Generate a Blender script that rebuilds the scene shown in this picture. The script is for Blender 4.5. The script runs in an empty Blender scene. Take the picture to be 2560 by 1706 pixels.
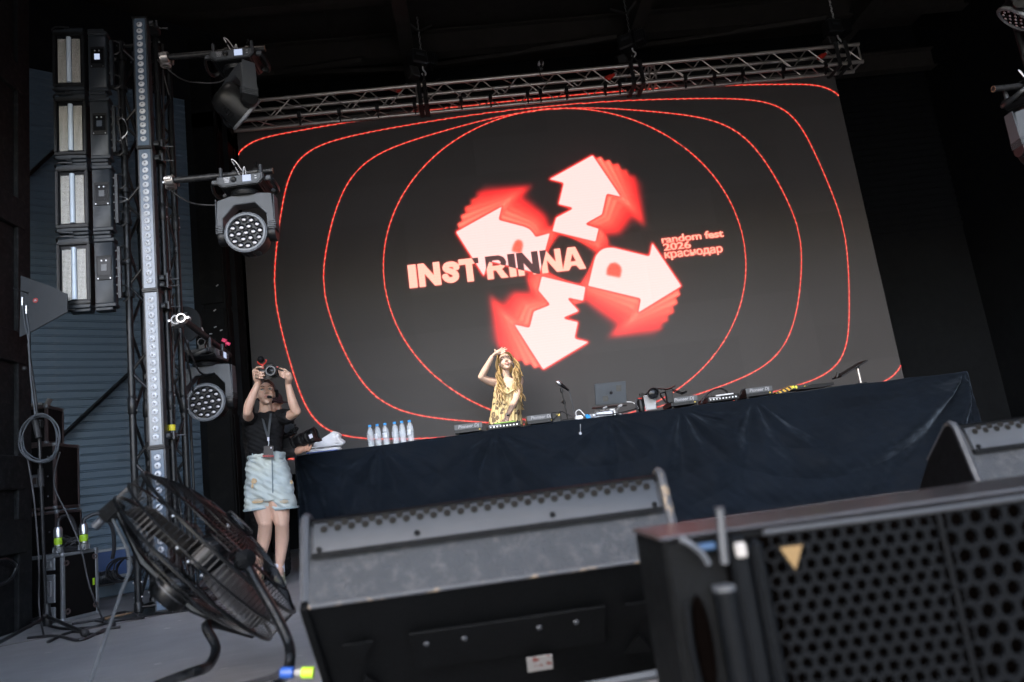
import bpy, bmesh, math, random
import numpy as np
from mathutils import Vector, Matrix, Euler
random.seed(7); rng = np.random.default_rng(5)
R_ = math.radians
scene = bpy.context.scene
col = scene.collection
# ------------------------------------------------------------------ camera
F_PX = 1800.0                      # focal length in photo pixels (photo 2560 x 1706)
PITCH, ROLL, YAW = 0.18314, 0.12992, 0.06795
CAM = Vector((0.0, 0.0, 0.62))
_f = Vector((math.sin(YAW)*math.cos(PITCH), math.cos(YAW)*math.cos(PITCH), math.sin(PITCH)))
_r = Vector((math.cos(YAW), -math.sin(YAW), 0)); _u = _r.cross(_f)
C_R = _r*math.cos(ROLL) - _u*math.sin(ROLL)
C_U = _u*math.cos(ROLL) + _r*math.sin(ROLL)
C_F = _f
cd = bpy.data.cameras.new('Camera'); cam = bpy.data.objects.new('Camera', cd); col.objects.link(cam)
Mc = Matrix((C_R, C_U, -C_F)).transposed().to_4x4(); Mc.translation = CAM
cam.matrix_world = Mc
cd.sensor_width = 36; cd.lens = F_PX/2560*36; cd.clip_start = .05; cd.clip_end = 3000
cd.dof.use_dof = True; cd.dof.focus_distance = 7.7; cd.dof.aperture_fstop = 2.0
scene.camera = cam
# ------------------------------------------------------------------ world, sun, exposure
EXPO = 3.45
SUN_EL, SUN_AZ = R_(52), R_(30)    # azimuth measured from straight in front of the stage towards its left
world = bpy.data.worlds.new('World'); scene.world = world; world.use_nodes = True
nt = world.node_tree; nt.nodes.clear()
sky = nt.nodes.new('ShaderNodeTexSky'); sky.sky_type = 'NISHITA'; sky.sun_disc = False
sky.sun_elevation = SUN_EL; sky.sun_rotation = math.pi + SUN_AZ; sky.air_density = 1.0; sky.dust_density = 4.0; sky.ozone_density = 1.0
bg = nt.nodes.new('ShaderNodeBackground'); bg.inputs[1].default_value = 0.15
wo = nt.nodes.new('ShaderNodeOutputWorld')
nt.links.new(sky.outputs[0], bg.inputs[0]); nt.links.new(bg.outputs[0], wo.inputs[0])
SUNV = Vector((-math.sin(SUN_AZ)*math.cos(SUN_EL), -math.cos(SUN_AZ)*math.cos(SUN_EL), math.sin(SUN_EL)))
sl = bpy.data.lights.new('Sun', 'SUN'); sl.energy = 2.4; sl.angle = R_(.5); sl.color = (1, .95, .87)
so = bpy.data.objects.new('Sun', sl); col.objects.link(so)
so.rotation_euler = SUNV.to_track_quat('Z', 'Y').to_euler(); so.location = (-6, -12, 20)
vs = scene.view_settings
vs.view_transform = 'Standard'; vs.look = 'None'; vs.gamma = 1; vs.exposure = EXPO; vs.use_curve_mapping = False
scene.render.engine = 'CYCLES'
scene.cycles.use_denoising = True; scene.cycles.max_bounces = 6; scene.cycles.diffuse_bounces = 4
scene.cycles.transparent_max_bounces = 12; scene.cycles.sample_clamp_indirect = 6
# ------------------------------------------------------------------ photo pixel -> place
def ray(x, y): return C_F + C_R*((x-1280)/F_PX) - C_U*((y-853)/F_PX)
def at(x, y, Y):
    d = ray(x, y); return CAM + d*(Y/d.y)
def fl(x, y, z=0.0):
    d = ray(x, y); return CAM + d*((z-CAM.z)/d.z)
# ------------------------------------------------------------------ helpers
def lin(c): return c/12.92 if c <= .04045 else ((c+.055)/1.055)**2.4
def srgb(r, g, b): return (lin(r/255), lin(g/255), lin(b/255))
MATS = {}
def mat(name, colr, rough=.5, metal=0., var=.25, scale=6., bump=0., bscale=80., spec=.5, sheen=0., coat=0., emit=None, estr=0., trans=0., ior=1.45, alpha=1., dust=0.):
    """procedural principled material: noise-varied base colour and roughness, fine bump, optional dust"""
    m = bpy.data.materials.new(name); m.use_nodes = True; MATS[name] = m
    t = m.node_tree; b = t.nodes['Principled BSDF']
    b.inputs['Metallic'].default_value = metal; b.inputs['IOR'].default_value = ior
    b.inputs['Specular IOR Level'].default_value = spec
    b.inputs['Sheen Weight'].default_value = sheen
    b.inputs['Coat Weight'].default_value = coat
    b.inputs['Transmission Weight'].default_value = trans; b.inputs['Alpha'].default_value = alpha
    tc = t.nodes.new('ShaderNodeTexCoord')
    n = t.nodes.new('ShaderNodeTexNoise'); n.inputs['Scale'].default_value = scale; n.inputs['Detail'].default_value = 6
    t.links.new(tc.outputs['Object'], n.inputs['Vector'])
    mx = t.nodes.new('ShaderNodeMix'); mx.data_type = 'RGBA'
    c0 = [max(0, c*(1-var)) for c in colr]; c1 = [min(1, c*(1+var)) for c in colr]
    mx.inputs[6].default_value = (*c0, 1); mx.inputs[7].default_value = (*c1, 1)
    t.links.new(n.outputs['Fac'], mx.inputs[0])
    src = mx.outputs[2]
    if dust > 0:
        n3 = t.nodes.new('ShaderNodeTexNoise'); n3.inputs['Scale'].default_value = scale*3; n3.inputs['Detail'].default_value = 9; n3.inputs['Roughness'].default_value = .7
        t.links.new(tc.outputs['Object'], n3.inputs['Vector'])
        rp = t.nodes.new('ShaderNodeMapRange'); rp.inputs[1].default_value = .5; rp.inputs[2].default_value = .75; rp.inputs[3].default_value = 0; rp.inputs[4].default_value = dust
        t.links.new(n3.outputs['Fac'], rp.inputs[0])
        m2 = t.nodes.new('ShaderNodeMix'); m2.data_type = 'RGBA'; m2.inputs[7].default_value = (.22, .21, .2, 1)
        t.links.new(rp.outputs[0], m2.inputs[0]); t.links.new(src, m2.inputs[6]); src = m2.outputs[2]
    t.links.new(src, b.inputs['Base Color'])
    mr = t.nodes.new('ShaderNodeMapRange'); mr.inputs[3].default_value = max(.02, rough*.75); mr.inputs[4].default_value = min(1, rough*1.25)
    n2 = t.nodes.new('ShaderNodeTexNoise'); n2.inputs['Scale'].default_value = scale*4; n2.inputs['Detail'].default_value = 4
    t.links.new(tc.outputs['Object'], n2.inputs['Vector']); t.links.new(n2.outputs['Fac'], mr.inputs[0]); t.links.new(mr.outputs[0], b.inputs['Roughness'])
    if bump > 0:
        nb = t.nodes.new('ShaderNodeTexNoise'); nb.inputs['Scale'].default_value = bscale; nb.inputs['Detail'].default_value = 5
        bp = t.nodes.new('ShaderNodeBump'); bp.inputs['Strength'].default_value = bump; bp.inputs['Distance'].default_value = .01
        t.links.new(tc.outputs['Object'], nb.inputs['Vector']); t.links.new(nb.outputs['Fac'], bp.inputs['Height']); t.links.new(bp.outputs[0], b.inputs['Normal'])
    if emit is not None:
        b.inputs['Emission Color'].default_value = (*emit, 1); b.inputs['Emission Strength'].default_value = estr
    return m
def glow(name, colr_display, base=(.02, .02, .02)):
    """a self-lit display: colour given as it should look on the picture at the scene's exposure"""
    c = [lin(v/255)/2**EXPO for v in colr_display]
    return mat(name, base, .3, emit=c, estr=1.0)
class MB:
    def __init__(s): s.v = []; s.f = []
    def raw(s, v, f, M=None):
        o = len(s.v)
        s.v += [tuple(M @ Vector(p)) if M is not None else tuple(p) for p in v]
        s.f += [tuple(i+o for i in q) for q in f]; return s
    def box(s, c, d, M=None):
        x, y, z = c; a, b, h = d[0]/2, d[1]/2, d[2]/2
        v = [(x+i*a, y+j*b, z+k*h) for k in (-1, 1) for j in (-1, 1) for i in (-1, 1)]
        return s.raw(v, [(0, 2, 3, 1), (4, 5, 7, 6), (0, 1, 5, 4), (2, 6, 7, 3), (0, 4, 6, 2), (1, 3, 7, 5)], M)
    def prism(s, poly, z0, z1, M=None):
        n = len(poly); v = [(x, y, z0) for x, y in poly] + [(x, y, z1) for x, y in poly]
        f = [tuple(range(n))[::-1], tuple(range(n, 2*n))] + [(i, (i+1) % n, n+(i+1) % n, n+i) for i in range(n)]
        return s.raw(v, f, M)
    def lathe(s, prof, n=24, M=None, a0=0, a1=2*math.pi):
        """profile of (radius, z), turned about z"""
        full = abs(a1-a0-2*math.pi) < 1e-6; m = n if full else n+1
        v = []; k = len(prof)
        for i in range(m):
            a = a0+(a1-a0)*i/n
            v += [(r*math.cos(a), r*math.sin(a), z) for r, z in prof]
        f = []
        for i in range(n):
            j = (i+1) % m
            for q in range(k-1): f.append((i*k+q, j*k+q, j*k+q+1, i*k+q+1))
        return s.raw(v, f, M)
    def tube(s, pts, r, n=8, closed=False, M=None, flat=1.0):
        P = [Vector(p) for p in pts]; N = len(P)
        rr = r if isinstance(r, (list, tuple)) else [r]*N
        v = []; up = None
        for i in range(N):
            if closed: t = (P[(i+1) % N]-P[i-1])
            else: t = P[min(i+1, N-1)]-P[max(i-1, 0)]
            if t.length < 1e-9: t = Vector((0, 0, 1))
            t.normalize()
            if up is None:
                up = Vector((0, 0, 1)) if abs(t.z) < .9 else Vector((1, 0, 0))
            b = t.cross(up)
            if b.length < 1e-6: b = t.orthogonal()
            b.normalize(); up = b.cross(t).normalized()
            for q in range(n):
                a = 2*math.pi*q/n
                v.append(P[i]+b*(math.cos(a)*rr[i])+up*(math.sin(a)*rr[i]*flat))
        f = []
        for i in range(N if closed else N-1):
            j = (i+1) % N
            for q in range(n): f.append((i*n+q, i*n+(q+1) % n, j*n+(q+1) % n, j*n+q))
        if not closed:
            f.append(tuple(range(n))[::-1]); f.append(tuple((N-1)*n+q for q in range(n)))
        return s.raw(v, f, M)
    def cyl(s, p0, p1, r, n=12, r2=None): return s.tube([p0, p1], [r, r if r2 is None else r2], n)
    def ball(s, c, r, n=12, sc=(1, 1, 1), M=None):
        prof = [(max(1e-4, r*math.sin(math.pi*i/(n//2+2))), -r*math.cos(math.pi*i/(n//2+2))) for i in range(n//2+3)]
        T = Matrix.Translation(c) @ Matrix.Diagonal((*sc, 1))
        return s.lathe(prof, n, T if M is None else M @ T)
    def build(s, name, m, parent=None, smooth=35, bev=0, world=False, weld=False, seg=1):
        me = bpy.data.meshes.new(name)
        v = s.v
        if world and parent is not None: v = [tuple(Vector(p)-WLOC[parent.name]) for p in v]
        me.from_pydata(v, [], s.f)
        if bev or weld:
            b = bmesh.new(); b.from_mesh(me)
            if weld: bmesh.ops.remove_doubles(b, verts=b.verts, dist=1e-5)
            if bev:
                ed = [e for e in b.edges if len(e.link_faces) == 2 and e.calc_face_angle(0) > .6]
                bmesh.ops.bevel(b, geom=ed, offset=bev, segments=seg, affect='EDGES', clamp_overlap=True)
            b.to_mesh(me); b.free()
        bm_ = bmesh.new(); bm_.from_mesh(me); bmesh.ops.recalc_face_normals(bm_, faces=bm_.faces); bm_.to_mesh(me); bm_.free()
        if smooth:
            me.shade_smooth(); me.set_sharp_from_angle(angle=R_(smooth))
        if m is not None: me.materials.append(m if not isinstance(m, str) else MATS[m])
        o = bpy.data.objects.new(name, me); col.objects.link(o)
        if parent is not None: o.parent = parent
        return o
WLOC = {}
def tag(o, label=None, cat=None, group=None, kind=None):
    if label: o['label'] = label
    if cat: o['category'] = cat
    if group: o['group'] = group
    if kind: o['kind'] = kind
    return o
def thing(name, label, cat, loc=(0, 0, 0), rot=(0, 0, 0), group=None):
    o = bpy.data.objects.new(name, None); col.objects.link(o); o.empty_display_size = .1
    o.location = loc; o.rotation_euler = rot; WLOC[o.name] = Vector(loc)
    return tag(o, label, cat, group)
def share(o, parent, loc=(0, 0, 0), rot=(0, 0, 0), name=None):
    """another piece sharing o's mesh"""
    c = bpy.data.objects.new(name or o.name.split('.')[0], o.data); col.objects.link(c)
    c.parent = parent; c.location = loc; c.rotation_euler = rot; return c
def copy_tree(o, parent=None):
    c = o.copy(); col.objects.link(c); c.parent = parent
    if parent is None: WLOC[c.name] = Vector(c.location)
    for ch in o.children: copy_tree(ch, c)
    return c
def frame(o, zdir, xhint=(1, 0, 0)):
    """matrix with origin o, local z along zdir"""
    z = Vector(zdir).normalized(); x = Vector(xhint); x = (x-z*x.dot(z))
    if x.length < 1e-6: x = z.orthogonal()
    x.normalize(); y = z.cross(x)
    M = Matrix((x, y, z)).transposed().to_4x4(); M.translation = Vector(o); return M
def catmull(P, k=8, closed=False):
    P = [Vector(p) for p in P]; out = []; n = len(P)
    for i in range(n if closed else n-1):
        if closed: a, b, c, d = P[i-1], P[i], P[(i+1) % n], P[(i+2) % n]
        else: a, b, c, d = P[max(i-1, 0)], P[i], P[i+1], P[min(i+2, n-1)]
        for j in range(k):
            t = j/k
            out.append(.5*((2*b)+(c-a)*t+(2*a-5*b+4*c-d)*t*t+(3*b-a-3*c+d)*t**3))
    if not closed: out.append(P[-1])
    return out
def text_mesh(body, size=1.0, offset=0.0, spacing=1.0, extrude=0.0, align='LEFT', shear=0.0):
    """(verts, faces) of a line of lettering from the built-in font"""
    cu = bpy.data.curves.new('t', 'FONT'); cu.body = body; cu.size = size; cu.offset = offset; cu.space_character = spacing
    cu.extrude = extrude; cu.align_x = align; cu.resolution_u = 4; cu.shear = shear
    o = bpy.data.objects.new('t', cu); col.objects.link(o)
    dg = bpy.context.evaluated_depsgraph_get(); me = o.evaluated_get(dg).to_mesh()
    v = [tuple(p.co) for p in me.vertices]; f = [tuple(p.vertices) for p in me.polygons]
    o.evaluated_get(dg).to_mesh_clear(); bpy.data.objects.remove(o); bpy.data.curves.remove(cu)
    return v, f
# ------------------------------------------------------------------ materials
mat('black_paint', (.006, .0063, .007), .5, spec=.25, var=.4, scale=5, bump=.08, bscale=120, dust=.06)
mat('black_metal', (.007, .0078, .009), .38, .0, spec=.4, var=.4, scale=9, bump=.05, bscale=200, dust=.08)
mat('grey_plastic', (.03, .033, .038), .42, var=.2, scale=10, bump=.06, bscale=500)
mat('dark_plastic', (.006, .0065, .0075), .45, spec=.3, var=.3, scale=14, bump=.06, bscale=500)
mat('rubber', (.012, .012, .013), .65, var=.3, scale=30)
mat('cable', (.014, .014, .016), .5, var=.3, scale=20)
mat('grey_cable', (.045, .052, .06), .5, var=.2)
mat('steel', (.45, .46, .48), .3, .9, var=.2, scale=30)
mat('white_metal', (.5, .5, .52), .35, .4, var=.15, scale=30)
mat('aluminium', (.46, .43, .41), .35, .75, var=.25, scale=7, bump=.03, bscale=60, dust=.1)
mat('shutter_paint', (.056, .09, .126), .5, var=.16, scale=2.2, bump=.04, bscale=40, dust=.15)
mat('shutter_lip', (.2, .24, .28), .42, var=.15, scale=3)
mat('wall_black', (.003, .0038, .0052), .75, spec=.2, var=.5, scale=2, bump=.05, bscale=20)
mat('roof_dark', (.014, .012, .0115), .8, var=.4, scale=2)
mat('wall_panel', (.0035, .0037, .0042), .6, spec=.15, var=.35, scale=3, bump=.06, bscale=60, dust=.04)
mat('ground_asphalt', (.1, .098, .092), .9, var=.2, scale=2)
# ================================================================== the setting
def stage_floor_mat():
    m = mat('stage_deck', (.16, .16, .165), .55, var=.2, scale=1.3, bump=.12, bscale=45, dust=.25)
    t = m.node_tree; b = t.nodes['Principled BSDF']
    # long scuffs across the boards
    tc = t.nodes['Texture Coordinate']; mp = t.nodes.new('ShaderNodeMapping'); mp.inputs['Scale'].default_value = (2.2, 26, 1); mp.inputs['Rotation'].default_value = (0, 0, .12)
    n = t.nodes.new('ShaderNodeTexNoise'); n.inputs['Scale'].default_value = 1.6; n.inputs['Detail'].default_value = 7
    t.links.new(tc.outputs['Object'], mp.inputs[0]); t.links.new(mp.outputs[0], n.inputs['Vector'])
    r = t.nodes.new('ShaderNodeMapRange'); r.inputs[1].default_value = .52; r.inputs[2].default_value = .72; r.inputs[3].default_value = 0; r.inputs[4].default_value = .55
    t.links.new(n.outputs['Fac'], r.inputs[0])
    old = b.inputs['Base Color'].links[0].from_socket
    mx = t.nodes.new('ShaderNodeMix'); mx.data_type = 'RGBA'; mx.inputs[7].default_value = (.22, .217, .214, 1)
    t.links.new(r.outputs[0], mx.inputs[0]); t.links.new(old, mx.inputs[6]); t.links.new(mx.outputs[2], b.inputs['Base Color'])
stage_floor_mat()
mb = MB(); mb.box((0, -150, -1.6), (900, 900, .2)); tag(mb.build('ground', 'ground_asphalt'), kind='structure')
mb = MB(); mb.box((0, 6.05, -.7), (16, 10.1, 1.4)); tag(mb.build('stage_floor', 'stage_deck'), kind='structure')
# ---- the hall: back wall, roof with purlins, side walls, angled roller shutter
hall = thing('stage_building', 'dark stage hall with black back wall, roof beams and a grey roller shutter', 'building', (0, 10.6, 0))
def hp(mb, name, m, parent=None, **k): return mb.build(name, m, parent or hall, world=(parent is None), **k)
mb = MB(); mb.box((0, 10.7, 2.9), (16.4, .2, 8.6)); hp(mb, 'back_wall', 'wall_black')
# horizontal sheet ribs on the back wall
rib = None
for i in range(30):
    z = 3.6+i*.11
    if rib is None:
        mb = MB(); mb.prism([(-8.1, 0), (8.1, 0), (8.1, .07), (-8.1, .07)], 0, .02, Matrix.Rotation(math.pi/2, 4, 'X'))
        rib = mb.build('wall_sheet', 'wall_black', hall); rib.location = (0, -.004, z)
    else: share(rib, hall, (0, -.004, z))
# roof with an added opening and tinted pane shaping a sunbeam onto the performer
_t = (7.2-1.55)/SUNV.z; _g = Vector((.42, 7.92, 0))+SUNV*_t
gx0, gx1, gy0, gy1 = _g.x-.42, _g.x+.42, _g.y-.45, _g.y+.4
for nm, x0, x1, y0, y1 in (('a', -8.2, gx0, 2.2, 10.6), ('b', gx1, 8.2, 2.2, 10.6), ('c', gx0, gx1, 2.2, gy0), ('d', gx0, gx1, gy1, 10.6)):
    mb = MB(); mb.box(((x0+x1)/2, (y0+y1)/2, 7.2), (x1-x0-.002, y1-y0-.002, .08)); hp(mb, 'roof_sheet', 'roof_dark')
m = bpy.data.materials.new('added_sun_tint'); m.use_nodes = True; MATS['added_sun_tint'] = m
t = m.node_tree; t.nodes.remove(t.nodes['Principled BSDF']); tr = t.nodes.new('ShaderNodeBsdfTransparent'); tr.inputs[0].default_value = (.65, .64, .625, 1)
t.links.new(tr.outputs[0], t.nodes['Material Output'].inputs[0])
mb = MB(); mb.box(((gx0+gx1)/2, (gy0+gy1)/2, 7.2), (gx1-gx0-.004, gy1-gy0-.004, .01)); hp(mb, 'added_sun_pane', 'added_sun_tint')
# added unseen: translucent sheet for soft top light, black panel shading the upper shutter
m = bpy.data.materials.new('added_canopy_diffuser'); m.use_nodes = True; MATS['added_canopy_diffuser'] = m
t = m.node_tree; t.nodes.remove(t.nodes['Principled BSDF']); df = t.nodes.new('ShaderNodeBsdfDiffuse'); df.inputs[0].default_value = (.5, .52, .55, 1)
tl = t.nodes.new('ShaderNodeBsdfTranslucent'); tl.inputs[0].default_value = (.62, .68, .76, 1); ms = t.nodes.new('ShaderNodeMixShader'); ms.inputs[0].default_value = .6
t.links.new(df.outputs[0], ms.inputs[1]); t.links.new(tl.outputs[0], ms.inputs[2]); t.links.new(ms.outputs[0], t.nodes['Material Output'].inputs[0])
mb = MB(); mb.box((0, -1.3, 7.13), (16.4, 7.3, .01)); hp(mb, 'added_light_canopy', 'added_canopy_diffuser')
mb = MB(); mb.box((0, 3.4, 5.55), (16.2, .03, 3.2)); hp(mb, 'added_shade_panel', 'roof_dark')
for y, z, h_ in ((10.2, 6.3, .3), (9.3, 6.75, .34), (8.2, 6.85, .3), (6.6, 6.85, .3), (3, 6.85, .3), (0, 6.85, .3), (-3, 6.85, .3)):
    mb = MB()
    for dz, w_ in ((h_/2, .16), (-h_/2, .16)): mb.box((0, y, z+dz), (16, w_, .025))
    mb.box((0, y, z), (16, .02, h_-.03)); hp(mb, 'roof_beam', 'roof_dark')
for x in (-4.2, -.3, 2.9, 6.3):
    mb = MB(); mb.box((x, 3, 6.55), (.18, 14.2, .22)); hp(mb, 'rafter', 'roof_dark')
for x in (-8.15, 8.15):
    mb = MB(); mb.box((x, 3.2, 2.9), (.1, 14.8, 8.6)); hp(mb, 'side_wall', 'wall_black')
# diagonal bracing under the roof
for x0, x1 in ((-4.2, -.9), (-.3, 2.6), (-.3, -3.4), (2.9, 5.6)):
    mb = MB(); mb.tube([(x0, 10.1, 6.9), (x1, 8.9, 6.35)], .05, 6); hp(mb, 'roof_brace', 'roof_dark')
# roller shutter on the angled wall
SD = Vector((math.sin(R_(55)), math.cos(R_(55)), 0)); SN = Vector((SD.y, -SD.x, 0))
S0 = Vector((-3.68, 7.39, 0))
shutter = thing('roller_shutter', None, None, (0, 0, 0)); shutter.parent = hall
shutter.location = S0-Vector((0, 10.6, 0)); shutter.rotation_euler = (0, 0, math.atan2(SD.y, SD.x))
pitch = .0795; L0, L1 = -2.4, .93
prof = [(0, 0), (.004, .004), (.006, .010), (.006, pitch-.016), (.013, pitch-.010), (.013, pitch-.004), (.002, pitch)]
mb = MB(); n = len(prof)
v = [(L0, -y, z) for y, z in prof]+[(L1, -y, z) for y, z in prof]
mb.raw(v, [(i, i+1, n+i+1, n+i) for i in range(n-1)])
slat = mb.build('slat', 'shutter_paint', shutter, smooth=0); slat.location = (0, 0, .16)
for i in range(1, 66): share(slat, shutter, (0, random.uniform(-.002, .002), .16+i*pitch))
mb = MB(); mb.box((-.54, -.01, .08), (3.7, .05, .16)); mb.build('bottom_rail', 'shutter_paint', shutter, bev=.008)
mb = MB(); mb.box((-.54, .04, 3.2), (3.9, .02, 6.4)); mb.build('backing', 'wall_black', shutter)
# steel strap running diagonally over the shutter
mb = MB()
for p0, p1 in (((150, 1095), (322, 935)), ((40, 470), (148, 370))):
    a, b = ray(*p0), ray(*p1)
    def on(d):
        k = (S0-CAM).dot(SN)/d.dot(SN); return CAM+d*k+SN*.05
    A, B = on(a), on(b); 
    mb = MB(); mb.tube([A, B], [.055, .055], 4, flat=.35); hp(mb, 'cross_strap', 'black_paint')
# ledge of low concrete kerb under the shutter
mb = MB(); M = Matrix.Translation(S0) @ Matrix.Rotation(math.atan2(SD.y, SD.x), 4, 'Z')
mb.box((-.5, -.16, .06), (3.6, .24, .12), M); hp(mb, 'sill', 'shutter_paint', bev=.01)
# dark panel walls between shutter and screen
mb = MB(); mb.box((-2.785, 8.36, 2.7), (.37, .7, 5.4)); hp(mb, 'column', 'wall_panel', bev=.006)
for z in (.55, 1.75, 2.95, 4.15, 5.1):
    mb = MB(); mb.box((-2.785, 8.0, z+.55), (.33, .012, 1.14)); hp(mb, 'cladding_panel', 'wall_panel', bev=.003)
    mb = MB(); mb.box((-2.594, 8.35, z+.55), (.012, .6, 1.14)); hp(mb, 'cladding_panel', 'wall_panel', bev=.003)
for i in range(9):
    mb = MB(); mb.box((-2.585, 8.6, .8+i*.52), (.016, .07, .22)); hp(mb, 'latch', 'wall_panel', bev=.003)
for x, y in ((543, 714), (537, 776), (538, 818), (553, 826), (527, 835)):
    p = at(x, y, 7.985); mb = MB(); mb.box((0, 0, 0), (.03, .004, .012), Matrix.Translation(p) @ Matrix.Rotation(-.6+x % 3*.3, 4, 'Y')); hp(mb, 'tape_scrap', 'white_metal')
# black clad wing wall at the left edge of the picture
mat('wing_cladding', (.0055, .0062, .007), .62, spec=.2, var=.7, scale=7, bump=.25, bscale=14, dust=.1)
wing = thing('wing_wall', 'tall black clad wall with scuffed boards at the left edge of the stage', 'wall', (-3.6, 4.6, 0))
mb = MB(); mb.box((-3.62, 4.3, 3.45), (.62, 2.5, 6.9)); mb.build('cladding', 'wing_cladding', wing, world=True, bev=.01)
mb = MB(); mb.box((-3.305, 5.49, 3.4), (.05, .16, 6.8)); mb.build('edge_board', 'wing_cladding', wing, world=True, bev=.006)
for y in (225, 556, 885, 1190, 1345):
    z = at(57+y*.012, y, 5.56).z
    mb = MB(); mb.box((-3.298, 4.25, z+.02), (.05, 2.5, .24)); mb.build('cross_board', 'wing_cladding', wing, world=True, bev=.006)
hk = MB(); h0 = at(20, 1435, 5.1); hk.tube(catmull([(-3.27, 5.12, h0.z+.09), (-3.24, 5.22, h0.z+.09), (-3.23, 5.3, h0.z+.03), (-3.24, 5.24, h0.z-.05), (-3.27, 5.14, h0.z-.07)], 5), .012, 8)
hk.build('hook_handle', 'black_metal', wing, world=True)
# ================================================================== LED screen (8 x 4.5 m of 1 x 0.5 m cabinets)
SX0, SY, SZT = -2.575, 8.742, 5.465
SCX, SCZ = SX0+4, SZT-2.25
NXs, NYs = 960, 540                                    # picture elements of the screen content
sw = 2                                                 # oversampling
gx = (np.arange(NXs*sw)+.5)/(NXs*sw)*8-4
gy = (np.arange(NYs*sw)+.5)/(NYs*sw)*4.5-2.25
GX, GY = np.meshgrid(gx.astype(np.float32), gy.astype(np.float32))
def down(a): return a.reshape(NYs, sw, NXs, sw).mean((1, 3))
def fill(poly, rot=0.0):
    P = np.array(poly, float); c, s_ = math.cos(rot), math.sin(rot)
    P = P @ np.array([[c, s_], [-s_, c]])
    out = np.zeros(GX.shape, bool)
    i0, i1 = np.searchsorted(gy, [P[:, 1].min(), P[:, 1].max()]); j0, j1 = np.searchsorted(gx, [P[:, 0].min(), P[:, 0].max()])
    X, Y = GX[i0:i1, j0:j1], GY[i0:i1, j0:j1]; o = np.zeros(X.shape, bool)
    for k in range(len(P)):
        (x0, y0), (x1, y1) = P[k-1], P[k]
        if y0 == y1: continue
        o ^= ((y0 > Y) != (y1 > Y)) & (X < (x1-x0)*(Y-y0)/(y1-y0)+x0)
    out[i0:i1, j0:j1] = o
    return out
def blur(a, px):
    if px < 1: return a
    a = a.astype(np.float32)
    for ax in (0, 1):
        for _ in range(3):
            c = np.cumsum(np.pad(a, [(px+1, px) if ax == d else (0, 0) for d in (0, 1)], mode='edge'), axis=ax)
            n_ = 2*px+1
            a = (np.take(c, range(n_, c.shape[ax]), ax)-np.take(c, range(0, c.shape[ax]-n_), ax))/n_
    return a
def text_fill(body, u0, u1, v0, vtop, offset, spacing, ref='I'):
    v, f = text_mesh(body, 1.0, offset, spacing)
    V = np.array(v)[:, :2]; Vr = np.array(text_mesh(ref, 1.0, offset, 1.0)[0])[:, 1]
    sx = (u1-u0)/(V[:, 0].max()-V[:, 0].min()); sy = (vtop-v0)/(Vr.max()-Vr.min())
    V = np.stack([(V[:, 0]-V[:, 0].min())*sx+u0, (V[:, 1]-Vr.min())*sy+v0], 1)
    out = np.zeros(GX.shape, bool)
    for q in f:
        for k in range(1, len(q)-1):
            a, b, c = V[q[0]], V[q[k]], V[q[k+1]]
            lo, hi = np.minimum(np.minimum(a, b), c), np.maximum(np.maximum(a, b), c)
            i0, i1 = np.searchsorted(gy, [lo[1], hi[1]]); j0, j1 = np.searchsorted(gx, [lo[0], hi[0]])
            if i0 >= i1 or j0 >= j1: continue
            X, Y = GX[i0:i1, j0:j1], GY[i0:i1, j0:j1]
            e = lambda p, r: (r[0]-p[0])*(Y-p[1])-(r[1]-p[1])*(X-p[0])
            A, B, C_ = e(a, b), e(b, c), e(c, a)
            out[i0:i1, j0:j1] |= ((A >= 0) & (B >= 0) & (C_ >= 0)) | ((A <= 0) & (B <= 0) & (C_ <= 0))
    return out
ARROWS = [
 [(.544, 1.376), (.836, .736), (.648, .805), (.546, .534), (.316, .435), (.48, .36), (.406, .174), (-.144, .384), (-.066, .572), (.168, .667), (-.013, .735), (.096, 1.019), (-.097, 1.093)],
 [(-1.367, .521), (-.714, .81), (-.783, .622), (-.476, .498), (-.41, .455), (-.372, .40), (-.349, .347), (-.149, .38), (-.228, .189), (-.363, -.165), (-.564, -.088), (-.765, -.006), (-.98, .075), (-1.0, .046), (-1.071, -.127)],
 [(.206, -.385), (.285, -.186), (.335, -.06), (.37, .01), (.424, .062), (.475, .09), (.533, .1), (.6, .095), (.653, .08), (1.054, -.074), (1.124, .114), (1.414, -.526), (.78, -.816), (.848, -.626)],
 [(-.353, -.175), (.198, -.384), (.135, -.579), (-.055, -.51), (.071, -.695), (-.143, -.756), (.036, -.822), (-.037, -1.024), (.144, -1.094), (-.496, -1.381), (-.791, -.744), (-.594, -.816), (-.516, -.618), (-.304, -.561), (-.426, -.365)]]
HOLES = [[(-.676, .185), (-.66, .235), (-.646, .265), (-.613, .31), (-.577, .324), (-.543, .304), (-.53, .27), (-.535, .235), (-.568, .143)],
         [(.477, -.262), (.49, -.2), (.508, -.165), (.544, -.125), (.602, -.117), (.648, -.148), (.672, -.19), (.673, -.22), (.64, -.317)]]
acc = np.zeros((NYs, NXs, 3), np.float32)              # display colours 0..1 (sRGB)
def over(rgb, a):
    global acc
    a = np.clip(a, 0, 1)[..., None]; acc = acc*(1-a)+np.array(rgb, np.float32)/255*a
base = np.zeros((NYs*sw, NXs*sw), bool)
for P in ARROWS: base |= fill(P)
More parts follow.
